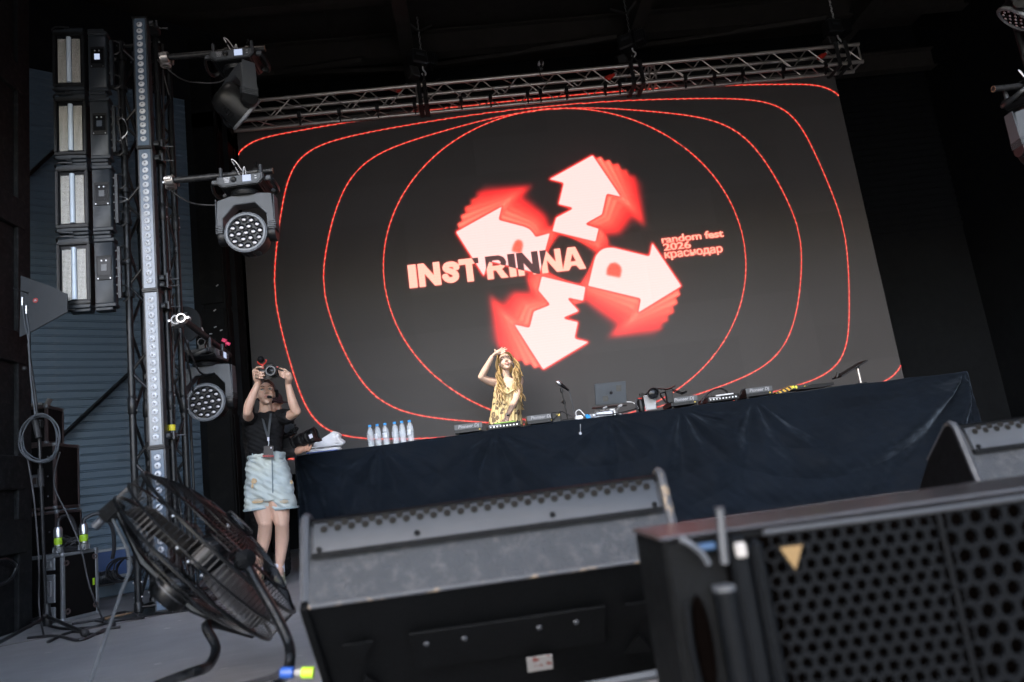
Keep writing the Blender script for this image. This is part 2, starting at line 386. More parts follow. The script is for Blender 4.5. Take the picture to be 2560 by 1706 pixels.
# red bloom, then the fanned trailing copies, far to near
over((255, 50, 48), np.clip(blur(down(base), 34)*.16, 0, 1))
steps = [(-.50, (150, 40, 46), 4, .5), (-.42, (255, 48, 48), 3, .8), (-.33, (255, 74, 62), 2, .95), (-.24, (255, 108, 86), 2, 1), (-.155, (255, 138, 110), 1, 1), (-.075, (255, 148, 120), 1, 1)]
for rot, c_, b_, a_ in steps:
    m_ = np.zeros_like(base)
    for P in ARROWS: m_ |= fill(P, rot)
    if rot > -.33: over((255, 52, 48), blur(down(m_), 2)*1.25)
    over(c_, blur(down(m_), b_)*a_)
A_ = down(base)
over((255, 60, 52), np.clip(blur(A_, 2)*1.5, 0, 1))
hol = fill(HOLES[0]) | fill(HOLES[1])
ein = blur(A_, 1); edge = np.clip((A_-.2)*2, 0, 1)*np.clip((ein-.62)*3.2, 0, 1)
over((255, 231, 225), edge)
hd = down(hol); grad = np.clip((down(GY)+.35)/.7, 0, 1)
over((226, 70, 56), blur(hd, 1)); over((255, 150, 118), np.where(down(GX) < 0, .45, .3)*hd)
def glyph(ch, u0, u1, v0, v1):
    """one heavy sans capital filled into a box"""
    st = .27*(v1-v0)/1.0; h_ = v1-v0; w_ = u1-u0; o = np.zeros(GX.shape, bool)
    P = lambda pts: fill([(u0+x*w_, v0+y*h_) for x, y in pts]); t_ = st/w_
    if ch == 'I': return P([(0, 0), (1, 0), (1, 1), (0, 1)])
    if ch == 'N': return P([(0, 0), (t_*.98, 0), (t_*.98, .55), (1-t_*.98, 0), (1, 0), (1, 1), (1-t_*.98, 1), (1-t_*.98, .45), (t_*.98, 1), (0, 1)])
    if ch == 'T': return P([(.5-t_/2, 0), (.5+t_/2, 0), (.5+t_/2, .76), (1, .76), (1, 1), (0, 1), (0, .76), (.5-t_/2, .76)])
    if ch == 'A': return P([(0, 0), (t_*1.02, 0), (.5-t_*.34, .2), (.5+t_*.34, .2), (1-t_*1.02, 0), (1, 0), (.5+t_*.62, 1), (.5-t_*.62, 1)]) & ~P([(.39, .38), (.61, .38), (.5, .72)])
    if ch == 'R':
        o = P([(0, 0), (t_, 0), (t_, 1), (0, 1)]); th = np.linspace(-math.pi/2, math.pi/2, 14)
        o |= P([(0, 1), (.55, 1)]+[(.55+.43*math.cos(a), .68+.32*math.sin(a)) for a in th[::-1]]+[(.55, .36), (0, .36)]) & ~P([(t_, .8), (.55, .8)]+[(.55+.16*math.cos(a), .68+.12*math.sin(a)) for a in th[::-1]]+[(.55, .56), (t_, .56)])
        return o | P([(.42, .4), (.72, .42), (1.02, 0), (1.02-t_*1.12, 0)])
    if ch == 'S':
        pts = [(.93, .74), (.86, .86), (.68, .945), (.48, .955), (.27, .91), (.17, .78), (.24, .66), (.45, .57), (.68, .47), (.82, .34), (.8, .17), (.62, .06), (.42, .05), (.2, .12), (.08, .28)]
        q = [Vector((u0+(.14+.72*x)*w_, v0+(.13+.74*y)*h_, 0)) for x, y in pts]
        for p in catmull(q, 6):
            o |= ((GX-p.x)**2+((GY-p.y)*1.12)**2) < (st*.5)**2
        return o
T1 = np.zeros(GX.shape, bool)
for ch, a0, a1 in (('I', -2.01, -1.905), ('N', -1.885, -1.61), ('S', -1.6, -1.355), ('T', -1.37, -1.115), ('R', -1.03, -.765), ('I', -.745, -.655), ('N', -.635, -.36), ('N', -.335, -.065), ('A', -.075, .232)): T1 |= glyph(ch, a0, a1, -.155, .15)
inv = T1 & fill(ARROWS[1]); pos = T1 & ~fill(ARROWS[1])
over((255, 70, 60), np.clip(blur(down(pos), 2)*.9, 0, 1)*(1-down(fill(ARROWS[1]))))
over((255, 214, 190), down(pos)); over((62, 44, 48), down(inv))
for body, u0, u1, v0, v1, ref in (('random fest', 1.25, 2.07, .065, .165, 'd'), ('2026', 1.255, 1.62, -.035, .062, '2'), ('краснодар', 1.255, 2.02, -.14, -.052, 'а')):
    T2 = text_fill(body, u0, u1, v0, v1, .03, .95, ref)
    over((255, 60, 50), np.clip(blur(down(T2), 2)*1.3, 0, 1)); over((255, 196, 168), down(T2))
# nested outline curves
QUAD = [[(0, 2.238), (.8, 2.234), (1.6, 2.216), (2.67, 2.155), (3.4, 2.092), (3.75, 2.055), (3.93, 2.005), (4.0, 1.955), (4.1, 1.7), (4.25, .9), (4.3, 0)],
        [(0, 2.114), (.8, 2.102), (1.458, 2.066), (2.1, 2.015), (2.637, 1.955), (2.95, 1.89), (3.13, 1.83), (3.26, 1.735), (3.35, 1.6), (3.43, 1.37), (3.53, .95), (3.615, .5), (3.66, .15), (3.672, 0)],
        [(0, 2.075), (.5, 2.045), (.86, 2.0), (1.6, 1.86), (2.1, 1.735), (2.38, 1.61), (2.56, 1.47), (2.68, 1.3), (2.8, 1.07), (2.95, .65), (3.05, .22), (3.08, 0)], None]
for q_ in QUAD:
    if q_ is None:
        u_ = np.linspace(0, 2*np.pi, 2400); X = np.cos(u_)*2.325; Y = np.sin(u_)*2.085
    else:
        ring_ = q_[:-1]+[(x, -y) for x, y in q_[::-1]][:-1]+[(-x, -y) for x, y in q_][:-1]+[(-x, y) for x, y in q_[::-1]][:-1]
        c_ = catmull([(x, y, 0) for x, y in ring_], 24, True); c_.append(c_[0]); X = np.array([p.x for p in c_]); Y = np.array([p.y for p in c_])
    # even spacing along the curve
    d_ = np.r_[0, np.cumsum(np.hypot(np.diff(X), np.diff(Y)))]; s_ = np.arange(0, d_[-1], .003); X = np.interp(s_, d_, X); Y = np.interp(s_, d_, Y)
    for _ in range(3):
        kk = 70; X = np.convolve(np.r_[X[-kk:], X, X[:kk]], np.ones(2*kk+1)/(2*kk+1), 'valid'); Y = np.convolve(np.r_[Y[-kk:], Y, Y[:kk]], np.ones(2*kk+1)/(2*kk+1), 'valid')
    L = np.zeros((NYs, NXs), np.float32); Lc = np.zeros_like(L)
    j = ((X+4)/8*NXs).astype(int); i = ((Y+2.25)/4.5*NYs).astype(int); ok = (i >= 0) & (i < NYs) & (j >= 0) & (j < NXs); L[i[ok], j[ok]] = 1
    dash = np.sin(s_*2*np.pi/.085) > -.1
    j = ((X+4)/8*NXs).astype(int); i = ((Y+2.25)/4.5*NYs).astype(int); ok = (i >= 0) & (i < NYs) & (j >= 0) & (j < NXs) & dash
    Lc[i[ok], j[ok]] = 1
    over((255, 30, 34), np.clip(blur(L, 2)*.12, 0, 1)); over((255, 44, 40), np.maximum(L, np.clip(blur(L, 1)*.65, 0, 1))); over((255, 150, 118), np.maximum(Lc*.85, blur(Lc, 1)*.6))
# to scene light
lin_a = np.where(acc <= .04045, acc/12.92, ((acc+.055)/1.055)**2.4)/2**EXPO
lin_a[..., 0] *= 1.7                                  # the red diodes burn past white in the photograph and tint the gear around
m = bpy.data.materials.new('led_face'); m.use_nodes = True; MATS['led_face'] = m
t = m.node_tree; b = t.nodes['Principled BSDF']
b.inputs['Base Color'].default_value = (.062, .057, .057, 1); b.inputs['Roughness'].default_value = .6; b.inputs['Specular IOR Level'].default_value = .25
oi = t.nodes.new('ShaderNodeObjectInfo'); nz = t.nodes.new('ShaderNodeTexNoise'); nz.inputs['Scale'].default_value = 140; nz.inputs['Detail'].default_value = 2
tcn = t.nodes.new('ShaderNodeTexCoord'); t.links.new(tcn.outputs['Object'], nz.inputs['Vector'])
mm = t.nodes.new('ShaderNodeMapRange'); mm.inputs[3].default_value = .93; mm.inputs[4].default_value = 1.07; t.links.new(oi.outputs['Random'], mm.inputs[0])
m3 = t.nodes.new('ShaderNodeMapRange'); m3.inputs[1].default_value = .3; m3.inputs[2].default_value = .7; m3.inputs[3].default_value = .75; m3.inputs[4].default_value = 1.25; t.links.new(nz.outputs['Fac'], m3.inputs[0])
mu = t.nodes.new('ShaderNodeMath'); mu.operation = 'MULTIPLY'; t.links.new(mm.outputs[0], mu.inputs[0]); t.links.new(m3.outputs[0], mu.inputs[1])
bc = t.nodes.new('ShaderNodeVectorMath'); bc.operation = 'SCALE'; bc.inputs[0].default_value = (.062, .058, .058); t.links.new(mu.outputs[0], bc.inputs['Scale']); t.links.new(bc.outputs[0], b.inputs['Base Color'])
an = t.nodes.new('ShaderNodeAttribute'); an.attribute_name = 'picture'
tc = t.nodes.new('ShaderNodeTexCoord'); wv = t.nodes.new('ShaderNodeTexWave'); wv.bands_direction = 'Z'; wv.inputs['Scale'].default_value = 9; wv.inputs['Distortion'].default_value = .6; wv.inputs['Detail'].default_value = 2
mr = t.nodes.new('ShaderNodeMapRange'); mr.inputs[3].default_value = .96; mr.inputs[4].default_value = 1.03
vm = t.nodes.new('ShaderNodeVectorMath'); vm.operation = 'SCALE'
t.links.new(tc.outputs['Object'], wv.inputs['Vector']); t.links.new(wv.outputs['Fac'], mr.inputs[0]); t.links.new(an.outputs['Color'], vm.inputs[0]); t.links.new(mr.outputs[0], vm.inputs['Scale'])
t.links.new(vm.outputs[0], b.inputs['Emission Color']); b.inputs['Emission Strength'].default_value = 1.0
m.cycles.emission_sampling = 'NONE'
screen = thing('led_screen', 'large LED video wall with red outline curves, pink arrows and INSTRINNA lettering', 'screen', (SCX, SY, SZT-4.5))
cx, cz = NXs//8, NYs//9
def led_panel(ci, ri):
    W, H = cx+1, cz+1
    xs = np.linspace(SX0+ci, SX0+ci+1, W); zs = np.linspace(SZT-4.5+ri*.5, SZT-4.5+(ri+1)*.5, H)
    XX, ZZ = np.meshgrid(xs, zs); dy = 0.0
    co = np.stack([XX-SCX, np.full_like(XX, dy), ZZ-(SZT-4.5)], -1).reshape(-1, 3)
    idx = np.arange(W*H).reshape(H, W)
    q = np.stack([idx[:-1, :-1], idx[:-1, 1:], idx[1:, 1:], idx[1:, :-1]], -1).reshape(-1, 4)
    me = bpy.data.meshes.new('led_cabinet'); me.vertices.add(len(co)); me.vertices.foreach_set('co', co.ravel().astype(np.float32))
    me.loops.add(q.size); me.polygons.add(len(q)); me.loops.foreach_set('vertex_index', q.ravel().astype(np.int32))
    me.polygons.foreach_set('loop_start', np.arange(0, q.size, 4, dtype=np.int32)); me.update(calc_edges=True)
    at_ = me.color_attributes.new('picture', 'FLOAT_COLOR', 'POINT')
    ii = np.clip(np.arange(H)+ri*cz, 0, NYs-1); jj = np.clip(np.arange(W)+ci*cx, 0, NXs-1)
    rgba = np.ones((H, W, 4), np.float32); rgba[..., :3] = lin_a[np.ix_(ii, jj)]
    at_.data.foreach_set('color', rgba.ravel()); me.materials.append(m)
    o = bpy.data.objects.new('led_cabinet', me); col.objects.link(o); o.parent = screen
for ci in range(8):
    for ri in range(9): led_panel(ci, ri)
mb = MB(); mb.box((SCX, SY+.06, SZT-2.25), (7.99, .1, 4.49)); mb.build('rear_frame', 'black_paint', screen, world=True)
for i in range(8):                                     # black bumper bars along the top edge
    mb = MB(); mb.box((SX0+i+.5, SY+.03, SZT+.07), (.985, .07, .12)); mb.build('hanging_bar', 'black_paint', screen, world=True, bev=.004)
# ================================================================== aluminium truss over the screen
TY = 8.46
truss = thing('box_truss', 'long silver aluminium box truss hanging above the video wall', 'truss', (SCX, TY, 5.4))
zb, zt = at(1300, 236, TY).z, at(1300, 190, TY).z
tx0, tx1 = at(486, 300, TY).x, at(2152, 130, TY).x
for y in (TY, TY+.24):
    for z in (zb, zt):
        mb = MB(); mb.cyl((tx0, y, z), (tx1, y, z), .025, 12); mb.build('chord', 'aluminium', truss, world=True)
nb = 18; per = (tx1-tx0)/nb
br = {}
for i in range(nb):
    x = tx0+i*per
    for k, (A, B) in enumerate((((x, TY, zb), (x+per/2, TY, zt)), ((x+per/2, TY, zt), (x+per, TY, zb)),
                 ((x, TY+.24, zt), (x+per/2, TY+.24, zb)), ((x+per/2, TY+.24, zb), (x+per, TY+.24, zt)),
                 ((x, TY, zt), (x+per/2, TY+.24, zt)), ((x+per/2, TY, zb), (x+per, TY+.24, zb)))):
        if k not in br:
            mb = MB(); mb.cyl((0, 0, 0), tuple(Vector(B)-Vector(A)), .0085, 6); br[k] = mb.build('brace', 'aluminium', truss)
            br[k].location = Vector(A)-WLOC[truss.name]
        else: share(br[k], truss, Vector(A)-WLOC[truss.name])
for x in (tx0+.02, tx1-.02, at(1040, 220, TY).x, at(1065, 220, TY).x, at(1620, 170, TY).x, at(1636, 170, TY).x):
    mb = MB()
    for y in (TY, TY+.24): mb.cyl((x, y, zb), (x, y, zt), .012, 8)
    mb.cyl((x, TY, zb), (x, TY+.24, zb), .012, 8); mb.cyl((x, TY, zt), (x, TY+.24, zt), .012, 8); mb.build('end_frame', 'aluminium', truss, world=True)
for px in (505, 545, 748, 848, 943, 1036, 1152, 1225, 1318, 1350, 1415, 1512, 1548, 1712, 1784, 1855, 1956, 2062):   # clamps that carry the screen
    p = at(px, 300-(px-600)*.0935, TY)
    mb = MB(); mb.box((0, .0, 0), (.045, .07, .075)); mb.box((0, .02, -.07), (.02, .03, .09)); mb.lathe([(.034, -.02), (.034, .02)], 10, Matrix.Rotation(math.pi/2, 4, 'Y'))
    c = mb.build('hanging_clamp', 'black_metal', truss); c.location = Vector((p.x, TY, zb-.005))-WLOC[truss.name]
for px in (500, 533, 1052, 1066, 1583, 1606, 2096, 2120):  # black fabric slings round the truss
    x = at(px, 300-(px-600)*.0935, TY).x
    mb = MB(); w = .03
    pr = [(TY-.04, zb-.04), (TY+.28, zb-.04), (TY+.28, zt+.04), (TY-.04, zt+.04)]
    for (a, b) in zip(pr, pr[1:]+pr[:1]): mb.tube([(x, *a), (x, *b)], [w, w], 4, flat=.9 if a[0] == b[0] else .25)
    mb.build('sling', 'rubber', truss, world=True)
# chain hoists
def hoist(px, py, label, tilt):
    p = at(px, py, TY+.12)
    h_ = thing('chain_hoist', label, 'hoist', (p.x, TY+.12, p.z), (0, 0, tilt), 'chain hoists carrying the truss')
    mb = MB(); mb.box((-.06, 0, 0), (.22, .17, .2)); mb.box((.12, 0, .01), (.16, .15, .17)); mb.build('motor_body', 'black_metal', h_, bev=.02)
    for i in range(5):
        mb = MB(); mb.box((.07+i*.026, 0, .01), (.008, .17, .19)); mb.build('cooling_fin', 'black_metal', h_)
    mb = MB(); mb.prism([(-.22, -.16), (-.1, -.16), (-.08, -.3), (-.2, -.28)], -.07, .07, Matrix.Rotation(math.pi/2, 4, 'X')); mb.build('chain_bag', 'rubber', h_, bev=.01)
    mb = MB(); top = 6.72-p.z
    for i in range(int((top-.1)/.045)):
        M = frame((0, 0, .11+i*.045), (0, 1, 0) if i % 2 else (1, 0, 0))
        mb.tube([Vector((.011*math.cos(a), .011*math.sin(a)*2.2, 0)) for a in np.linspace(0, 2*math.pi, 9)[:-1]], .0035, 4, True, M)
    mb.build('chain', 'steel', h_)
    mb = MB(); mb.tube(catmull([(0, 0, -.08), (0, 0, -.14), (.025, 0, -.17), (.03, 0, -.2), (0, 0, -.225), (-.028, 0, -.2)], 5), .011, 8); mb.build('hook', 'white_metal', h_)
    mb = MB(); mb.tube([(0, 0, -.2), (.05, .1, zb-p.z+.28), (.05, .12, zt-p.z)], .012, 6); mb.tube([(0, 0, -.2), (-.05, -.1, zb-p.z+.28), (-.05, -.12, zt-p.z)], .012, 6); mb.build('lifting_strap', 'rubber', h_)
    mb = MB(); mb.box((-.06, -.088, .02), (.11, .004, .035)); mb.build('type_plate', 'grey_plastic', h_)
    mb = MB(); mb.tube([(-.2, 0, top-.1), (0, 0, .62*top)], .016, 6); mb.tube([(.2, 0, top-.1), (0, 0, .62*top)], .016, 6); mb.build('bridle', 'rubber', h_)
hoist(505, 196, 'black chain hoist at the left end of the silver truss', .3)
hoist(1055, 150, 'black chain hoist on the truss above INSTRINNA lettering, second from the left', .5)
hoist(1578, 104, 'black chain hoist on the truss above the upper pink arrow, third from the left', -.5)
hoist(2090, 72, 'black chain hoist at the right end of the silver truss', .2)
# red power plugs lying in the truss
mat('red_plug', (.45, .03, .02), .4, var=.1)
for px, py, lab in ((548, 268, 'red power plug in the truss near its left end'), (1003, 221, 'red power plug in the truss left of the second hoist'), (1526, 192, 'red power plug in the truss left of the third hoist'), (2056, 140, 'red power plug in the truss near its right end')):
    p = at(px, py, TY+.1); k = thing('power_plug', lab, 'plug', p, (0, R_(62), R_(14)), 'red plugs lying in the truss')
    mb = MB(); mb.lathe([(.0, -.075), (.03, -.075), (.034, -.06), (.034, .01), (.024, .03), (.024, .06), (.0, .06)], 14); mb.build('plug_body', 'red_plug', k)
    mb = MB(); mb.lathe([(.0, .058), (.026, .06), (.028, .085), (.018, .105), (0, .105)], 14); mb.build('cable_gland', 'white_metal', k)
    mb = MB(); mb.tube(catmull([(0, 0, .1), (.01, 0, .2), (.08, .06, .34), (.06, .1, .6)], 5), .009, 6); mb.build('cable_tail', 'cable', k)
p = at(1353, 168, TY-.03); k = thing('stage_camera', 'small white box camera clipped on top of the truss', 'camera', p, (0, 0, .1))
mb = MB(); mb.box((0, 0, .045), (.07, .09, .055)); mb.build('housing', 'white_metal', k, bev=.012, seg=2)
mb = MB(); mb.lathe([(0, -.06), (.02, -.06), (.022, 0), (.024, .02)], 14, frame((0, -.02, .035), (0, 1, -.5))); mb.build('lens', 'dark_plastic', k)
mb = MB(); mb.lathe([(.03, -.018), (.03, .018)], 12, frame((0, .03, -.0), (1, 0, 0))); mb.box((0, .01, .015), (.03, .03, .04)); mb.build('clamp', 'black_metal', k)
mb = MB(); mb.tube(catmull([(-.01, .03, .03), (-.05, -.02, -.02), (-.03, -.03, -.14), (0, -.02, -.22)], 6), .006, 6); mb.build('lead', 'cable', k)

# ================================================================== lighting tower on the left
TXL, TXR, TYF, TYB, TH = -2.475, -2.2, 5.42, 5.66, 4.46
def make_tower():
    t_ = thing('truss_tower', 'black square truss tower carrying strobes and LED bars at stage left', 'truss tower', (TXL, TYF, 0))
    for x in (TXL, TXR):
        for y in (TYF, TYB):
            mb = MB(); mb.cyl((x, y, .01), (x, y, TH), .025, 14)
            for z in (1.48, 2.96): mb.lathe([(.024, -.07), (.031, -.06), (.031, .06), (.024, .07)], 14, Matrix.Translation((x, y, z)))
            mb.lathe([(.025, 0), (.031, .005), (.031, .06), (.025, .07)], 14, Matrix.Translation((x, y, .02)))
            mb.build('chord', 'black_metal', t_, world=True)
            mb = MB()
            for z in (.12, .22, 1.44, 1.52, 2.92, 3.0, 4.43): mb.cyl((x-.034, y, z), (x+.034, y, z), .007, 8)
            mb.build('pin', 'steel', t_, world=True)
    n = 13; hz = (TH-.12)/n; pro = {}
    for i in range(n):
        z = .06+i*hz
        F = [((TXL, TYF), (TXR, TYF)), ((TXR, TYF), (TXR, TYB)), ((TXR, TYB), (TXL, TYB)), ((TXL, TYB), (TXL, TYF))]
        for k, (a, b) in enumerate(F):
            key = (k, i % 2); A = Vector((*(a if i % 2 else b), z)); B = Vector((*(b if i % 2 else a), z+hz))
            if key not in pro:
                mb = MB(); mb.cyl((0, 0, 0), tuple(B-A), .011, 8); pro[key] = mb.build('brace', 'black_metal', t_); pro[key].location = A-WLOC[t_.name]
            else: share(pro[key], t_, A-WLOC[t_.name])
    for z in (.05, TH-.04):
        mb = MB()
        for a, b in (((TXL, TYF), (TXR, TYF)), ((TXR, TYF), (TXR, TYB)), ((TXR, TYB), (TXL, TYB)), ((TXL, TYB), (TXL, TYF))): mb.cyl((*a, z), (*b, z), .012, 8)
        mb.build('end_frame', 'black_metal', t_, world=True)
    mb = MB(); mb.box(((TXL+TXR)/2, (TYF+TYB)/2, .006), (.6, .6, .012)); mb.build('base_plate', 'black_metal', t_, world=True)
    return t_
tower = make_tower()
# ---- strobe panels
def dots_mat():
    m = bpy.data.materials.new('strobe_pixels'); m.use_nodes = True; MATS['strobe_pixels'] = m
    t = m.node_tree; b = t.nodes['Principled BSDF']; tc = t.nodes.new('ShaderNodeTexCoord')
    mp = t.nodes.new('ShaderNodeMapping'); mp.inputs['Scale'].default_value = (125, 125, 125)
    vo = t.nodes.new('ShaderNodeVectorMath'); vo.operation = 'FRACTION'; t.links.new(tc.outputs['Object'], mp.inputs[0]); t.links.new(mp.outputs[0], vo.inputs[0])
    sp = t.nodes.new('ShaderNodeSeparateXYZ'); t.links.new(vo.outputs[0], sp.inputs[0])
    def band(o, w):
        a = t.nodes.new('ShaderNodeMath'); a.operation = 'SUBTRACT'; a.inputs[1].default_value = .5; t.links.new(o, a.inputs[0])
        c = t.nodes.new('ShaderNodeMath'); c.operation = 'ABSOLUTE'; t.links.new(a.outputs[0], c.inputs[0])
        l = t.nodes.new('ShaderNodeMath'); l.operation = 'LESS_THAN'; l.inputs[1].default_value = w; t.links.new(c.outputs[0], l.inputs[0]); return l.outputs[0]
    mu = t.nodes.new('ShaderNodeMath'); mu.operation = 'MULTIPLY'; t.links.new(band(sp.outputs[0], .27), mu.inputs[0]); t.links.new(band(sp.outputs[2], .3), mu.inputs[1])
    mx = t.nodes.new('ShaderNodeMix'); mx.data_type = 'RGBA'; mx.inputs[6].default_value = (.02, .02, .02, 1); mx.inputs[7].default_value = (.75, .73, .66, 1)
    t.links.new(mu.outputs[0], mx.inputs[0]); t.links.new(mx.outputs[2], b.inputs['Base Color']); b.inputs['Roughness'].default_value = .3
dots_mat()
mat('strobe_body', (.013, .017, .022), .45, var=.15, scale=6, bump=.05, bscale=300)
mat('strobe_tube', (.45, .52, .6), .12, var=.2, scale=8)
mat('display_glass', (.006, .0065, .0075), .2, var=.1, spec=.15)
glow('display_blue', (196, 210, 240)); glow('display_dim', (38, 46, 56))
def make_strobe():
    H = .5
    s = thing('strobe_light', None, 'strobe light', (0, 0, 0), group='strobe panels stacked on the tower')
    mb = MB(); mb.box((-.085, .06, 0), (.2, .08, H-.11)); mb.build('lamp_housing', 'dark_plastic', s, bev=.006)
    mb = MB(); mb.prism([(.035, .03), (.155, .03), (.165, .05), (.165, .1), (.035, .1)], -H/2+.05, H/2-.05); mb.build('side_housing', 'strobe_body', s, bev=.004)
    bz = MB(); w = .018; fw, fh = .195, .385; X = -.085
    for c, d in (((X, 0, fh/2), (fw+w, .035, w)), ((X, 0, -fh/2), (fw+w, .035, w)), ((X+fw/2, 0, 0), (w, .035, fh-w)), ((X-fw/2, 0, 0), (w, .035, fh-w))): bz.box(c, d)
    bz.build('bezel', 'black_metal', s, bev=.005, seg=2)
    mb = MB(); mb.box((X, .012, 0), (fw-.014, .01, fh-.014)); mb.build('face_plate', 'display_glass', s)
    for x in (-.047, .047):
        mb = MB(); mb.box((X+x, .0035, -.008), (.056, .006, .325)); mb.build('pixel_panel', 'strobe_pixels', s)
    mb = MB(); mb.cyl((X, .002, -.168), (X, .002, .165), .0165, 12)
    for z in (-.06, .055): mb.lathe([(.0165, -.004), (.0185, 0), (.0165, .004)], 12, Matrix.Translation((X, .002, z)))
    mb.build('flash_tube', 'strobe_tube', s)
    for sg in (-1, 1):   # end bumpers, left over the lamp and right over the side housing
        mb = MB(); mb.prism([(-.19, .0), (-.1, -.005), (.015, .0), (.015, .1), (-.19, .1)], sg*(H/2-.05), sg*(H/2-.024)); mb.build('end_bumper', 'strobe_body', s, bev=.004)
        mb = MB(); mb.prism([(-.12, .012), (.012, .012), (.012, .09), (-.13, .09)], sg*(H/2-.024), sg*(H/2-.004)); mb.build('end_cap', 'strobe_body', s, bev=.004)
        mb = MB(); mb.prism([(.037, .02), (.172, .02), (.172, .105), (.037, .105)], sg*(H/2-.05), sg*(H/2-.026)); mb.build('end_bumper', 'strobe_body', s, bev=.004)
        mb = MB(); mb.prism([(.037, .026), (.15, .026), (.15, .1), (.037, .1)], sg*(H/2-.026), sg*(H/2-.004)); mb.build('end_cap', 'strobe_body', s, bev=.004)
        mb = MB(); mb.tube(catmull([(-.185, .08, sg*(H/2-.045)), (-.195, .0, sg*(H/2-.03)), (-.16, -.02, sg*(H/2-.016)), (-.08, -.01, sg*(H/2-.014))], 5), .006, 6); mb.build('end_handle', 'black_metal', s)
    cp = MB(); cp.box((.1, .028, .03), (.1, .006, .16)); c = cp.build('control_panel', 'dark_plastic', s, bev=.002)
    mb = MB(); mb.box((.1, .0245, .035), (.082, .004, .11)); mb.build('panel_glass', 'display_glass', c)
    for x in (.085, .115):
        mb = MB(); mb.cyl((x, .0235, .075), (x, .02, .075), .005, 8); mb.build('button', 'white_metal', c)
    for x in (.06, .14):
        mb = MB(); mb.cyl((x, .026, -.04), (x, .023, -.04), .004, 8); mb.build('screw', 'steel', c)
    mb = MB(); mb.box((.19, .06, 0), (.022, .03, .34)); r_ = mb.build('mounting_rail', 'strobe_body', s, bev=.002)
    for i in range(6):
        mb = MB(); mb.cyl((.176, .05, -.14+i*.056), (.176, .04, -.14+i*.056), .005, 8); mb.build('rail_screw', 'grey_plastic', r_)
    for z in (-.13, .13):
        mb = MB(); mb.tube([(.2, .08, z+.05), (.215, .08, z+.05), (.24, .08, z+.03), (.24, .08, z-.03), (.215, .08, z-.05), (.2, .08, z-.05)], .006, 6); mb.build('mounting_bracket', 'black_metal', s)
    return s
sb = [at(205, y, 5.18).z for y in (66, 232, 404, 587, 780)]
strobe0 = make_strobe()
slabs = ['topmost black strobe panel on the tower, its small side display lit', 'second strobe panel from the top of the tower, above the wire loop', 'third strobe panel from the top of the tower', 'lowest strobe panel on the tower, beside the dark antenna paddle']
strobes = [strobe0]+[copy_tree(strobe0) for _ in range(3)]
for i, s in enumerate(strobes):
    s.location = (-2.665+.004*i, 5.18, (sb[i]+sb[i+1])/2); s.rotation_euler = (0, 0, R_(7)); s['label'] = slabs[i]; s.scale = (1.04, 1, (sb[i]-sb[i+1])/.497)
    mb = MB(); mb.box((.1, .0215, .03), (.036, .003, .042)); mb.build('display', 'display_blue' if i == 0 else 'display_dim', s)
# half couplers holding the strobes on the tower
for i in range(4):
    for dz in (.13, -.13):
        z = (sb[i]+sb[i+1])/2+dz
        k = thing('pipe_clamp', ('upper' if dz > 0 else 'lower')+' wing-nut clamp behind the '+['topmost', 'second', 'third', 'lowest'][i]+' strobe panel', 'clamp', (TXL, TYF, z), group='clamps on the tower')
        mb = MB(); mb.lathe([(.027, -.02), (.038, -.02), (.038, .02), (.027, .02)], 14); mb.tube([(-.035, 0, 0), (-.075, -.02, .01), (-.1, -.02, .0)], [.02, .017, .014], 6); mb.build('coupler', 'black_metal', k)
        mb = MB(); mb.tube([(-.06, -.03, .045), (-.085, -.045, .01)], [.009, .006], 6); mb.tube([(-.085, -.045, .01), (-.11, -.04, .045)], [.006, .009], 6); mb.cyl((-.085, -.02, .01), (-.085, -.05, .01), .006, 8); mb.build('wing_nut', 'white_metal', k)
# ---- LED bars
mat('bar_face', (.085, .115, .155), .25, var=.45, scale=2.5, coat=.2)
mat('bar_face_dark', (.05, .055, .065), .3, var=.3, scale=3, coat=.4)
mat('lens_white', (.5, .52, .56), .22, var=.12, scale=40, coat=.4)
mat('lens_core', (.12, .13, .15), .3, var=.2)
bz_ = [at(x, y, 5.28).z for x, y in ((348, 46), (362, 372), (376, 728), (398, 1119), (415, 1530))]
def make_bar(H):
    b_ = thing('led_bar', None, 'LED bar', (0, 0, 0), group='LED bars stacked on the tower front')
    mb = MB(); mb.prism([(-.054, .004), (.054, .004), (.054, .075), (.04, .1), (-.04, .1), (-.054, .075)], .006, H-.006); mb.build('housing', 'grey_plastic', b_, bev=.003)
    for z in (.003, H-.003):
        mb = MB(); mb.box((0, .05, z), (.116, .115, .012)); mb.build('end_plate', 'black_metal', b_, bev=.002)
    mb = MB(); mb.box((0, .002, H/2), (.082, .006, H-.03)); mb.build('face_panel', 'bar_face', b_)
    ln = None
    for i in range(18):
        z = .04+(H-.08)*(i+.5)/18
        if ln is None:
            mb = MB(); mb.lathe([(.022, 0), (.023, -.003), (.018, -.009), (.009, -.012), (.007, -.008), (.0, -.008)], 16, frame((0, 0, 0), (0, 1, 0)))
            ln = mb.build('lens', 'lens_white', b_); ln.location = (0, -.001, z)
            mb = MB(); mb.lathe([(.0, -.0115), (.0065, -.0115), (.0065, -.006)], 10, frame((0, 0, 0), (0, 1, 0))); lc = mb.build('lens_core', 'lens_core', ln)
        else:
            l2 = share(ln, b_, (0, -.001, z)); share(lc, l2)
    return b_
bar0 = make_bar(1.13)
bl = ['topmost LED bar on the tower, rising above the strobes', 'second LED bar from the top of the tower', 'third LED bar from the top of the tower', 'lowest LED bar of the tower, standing on the floor behind the fan']
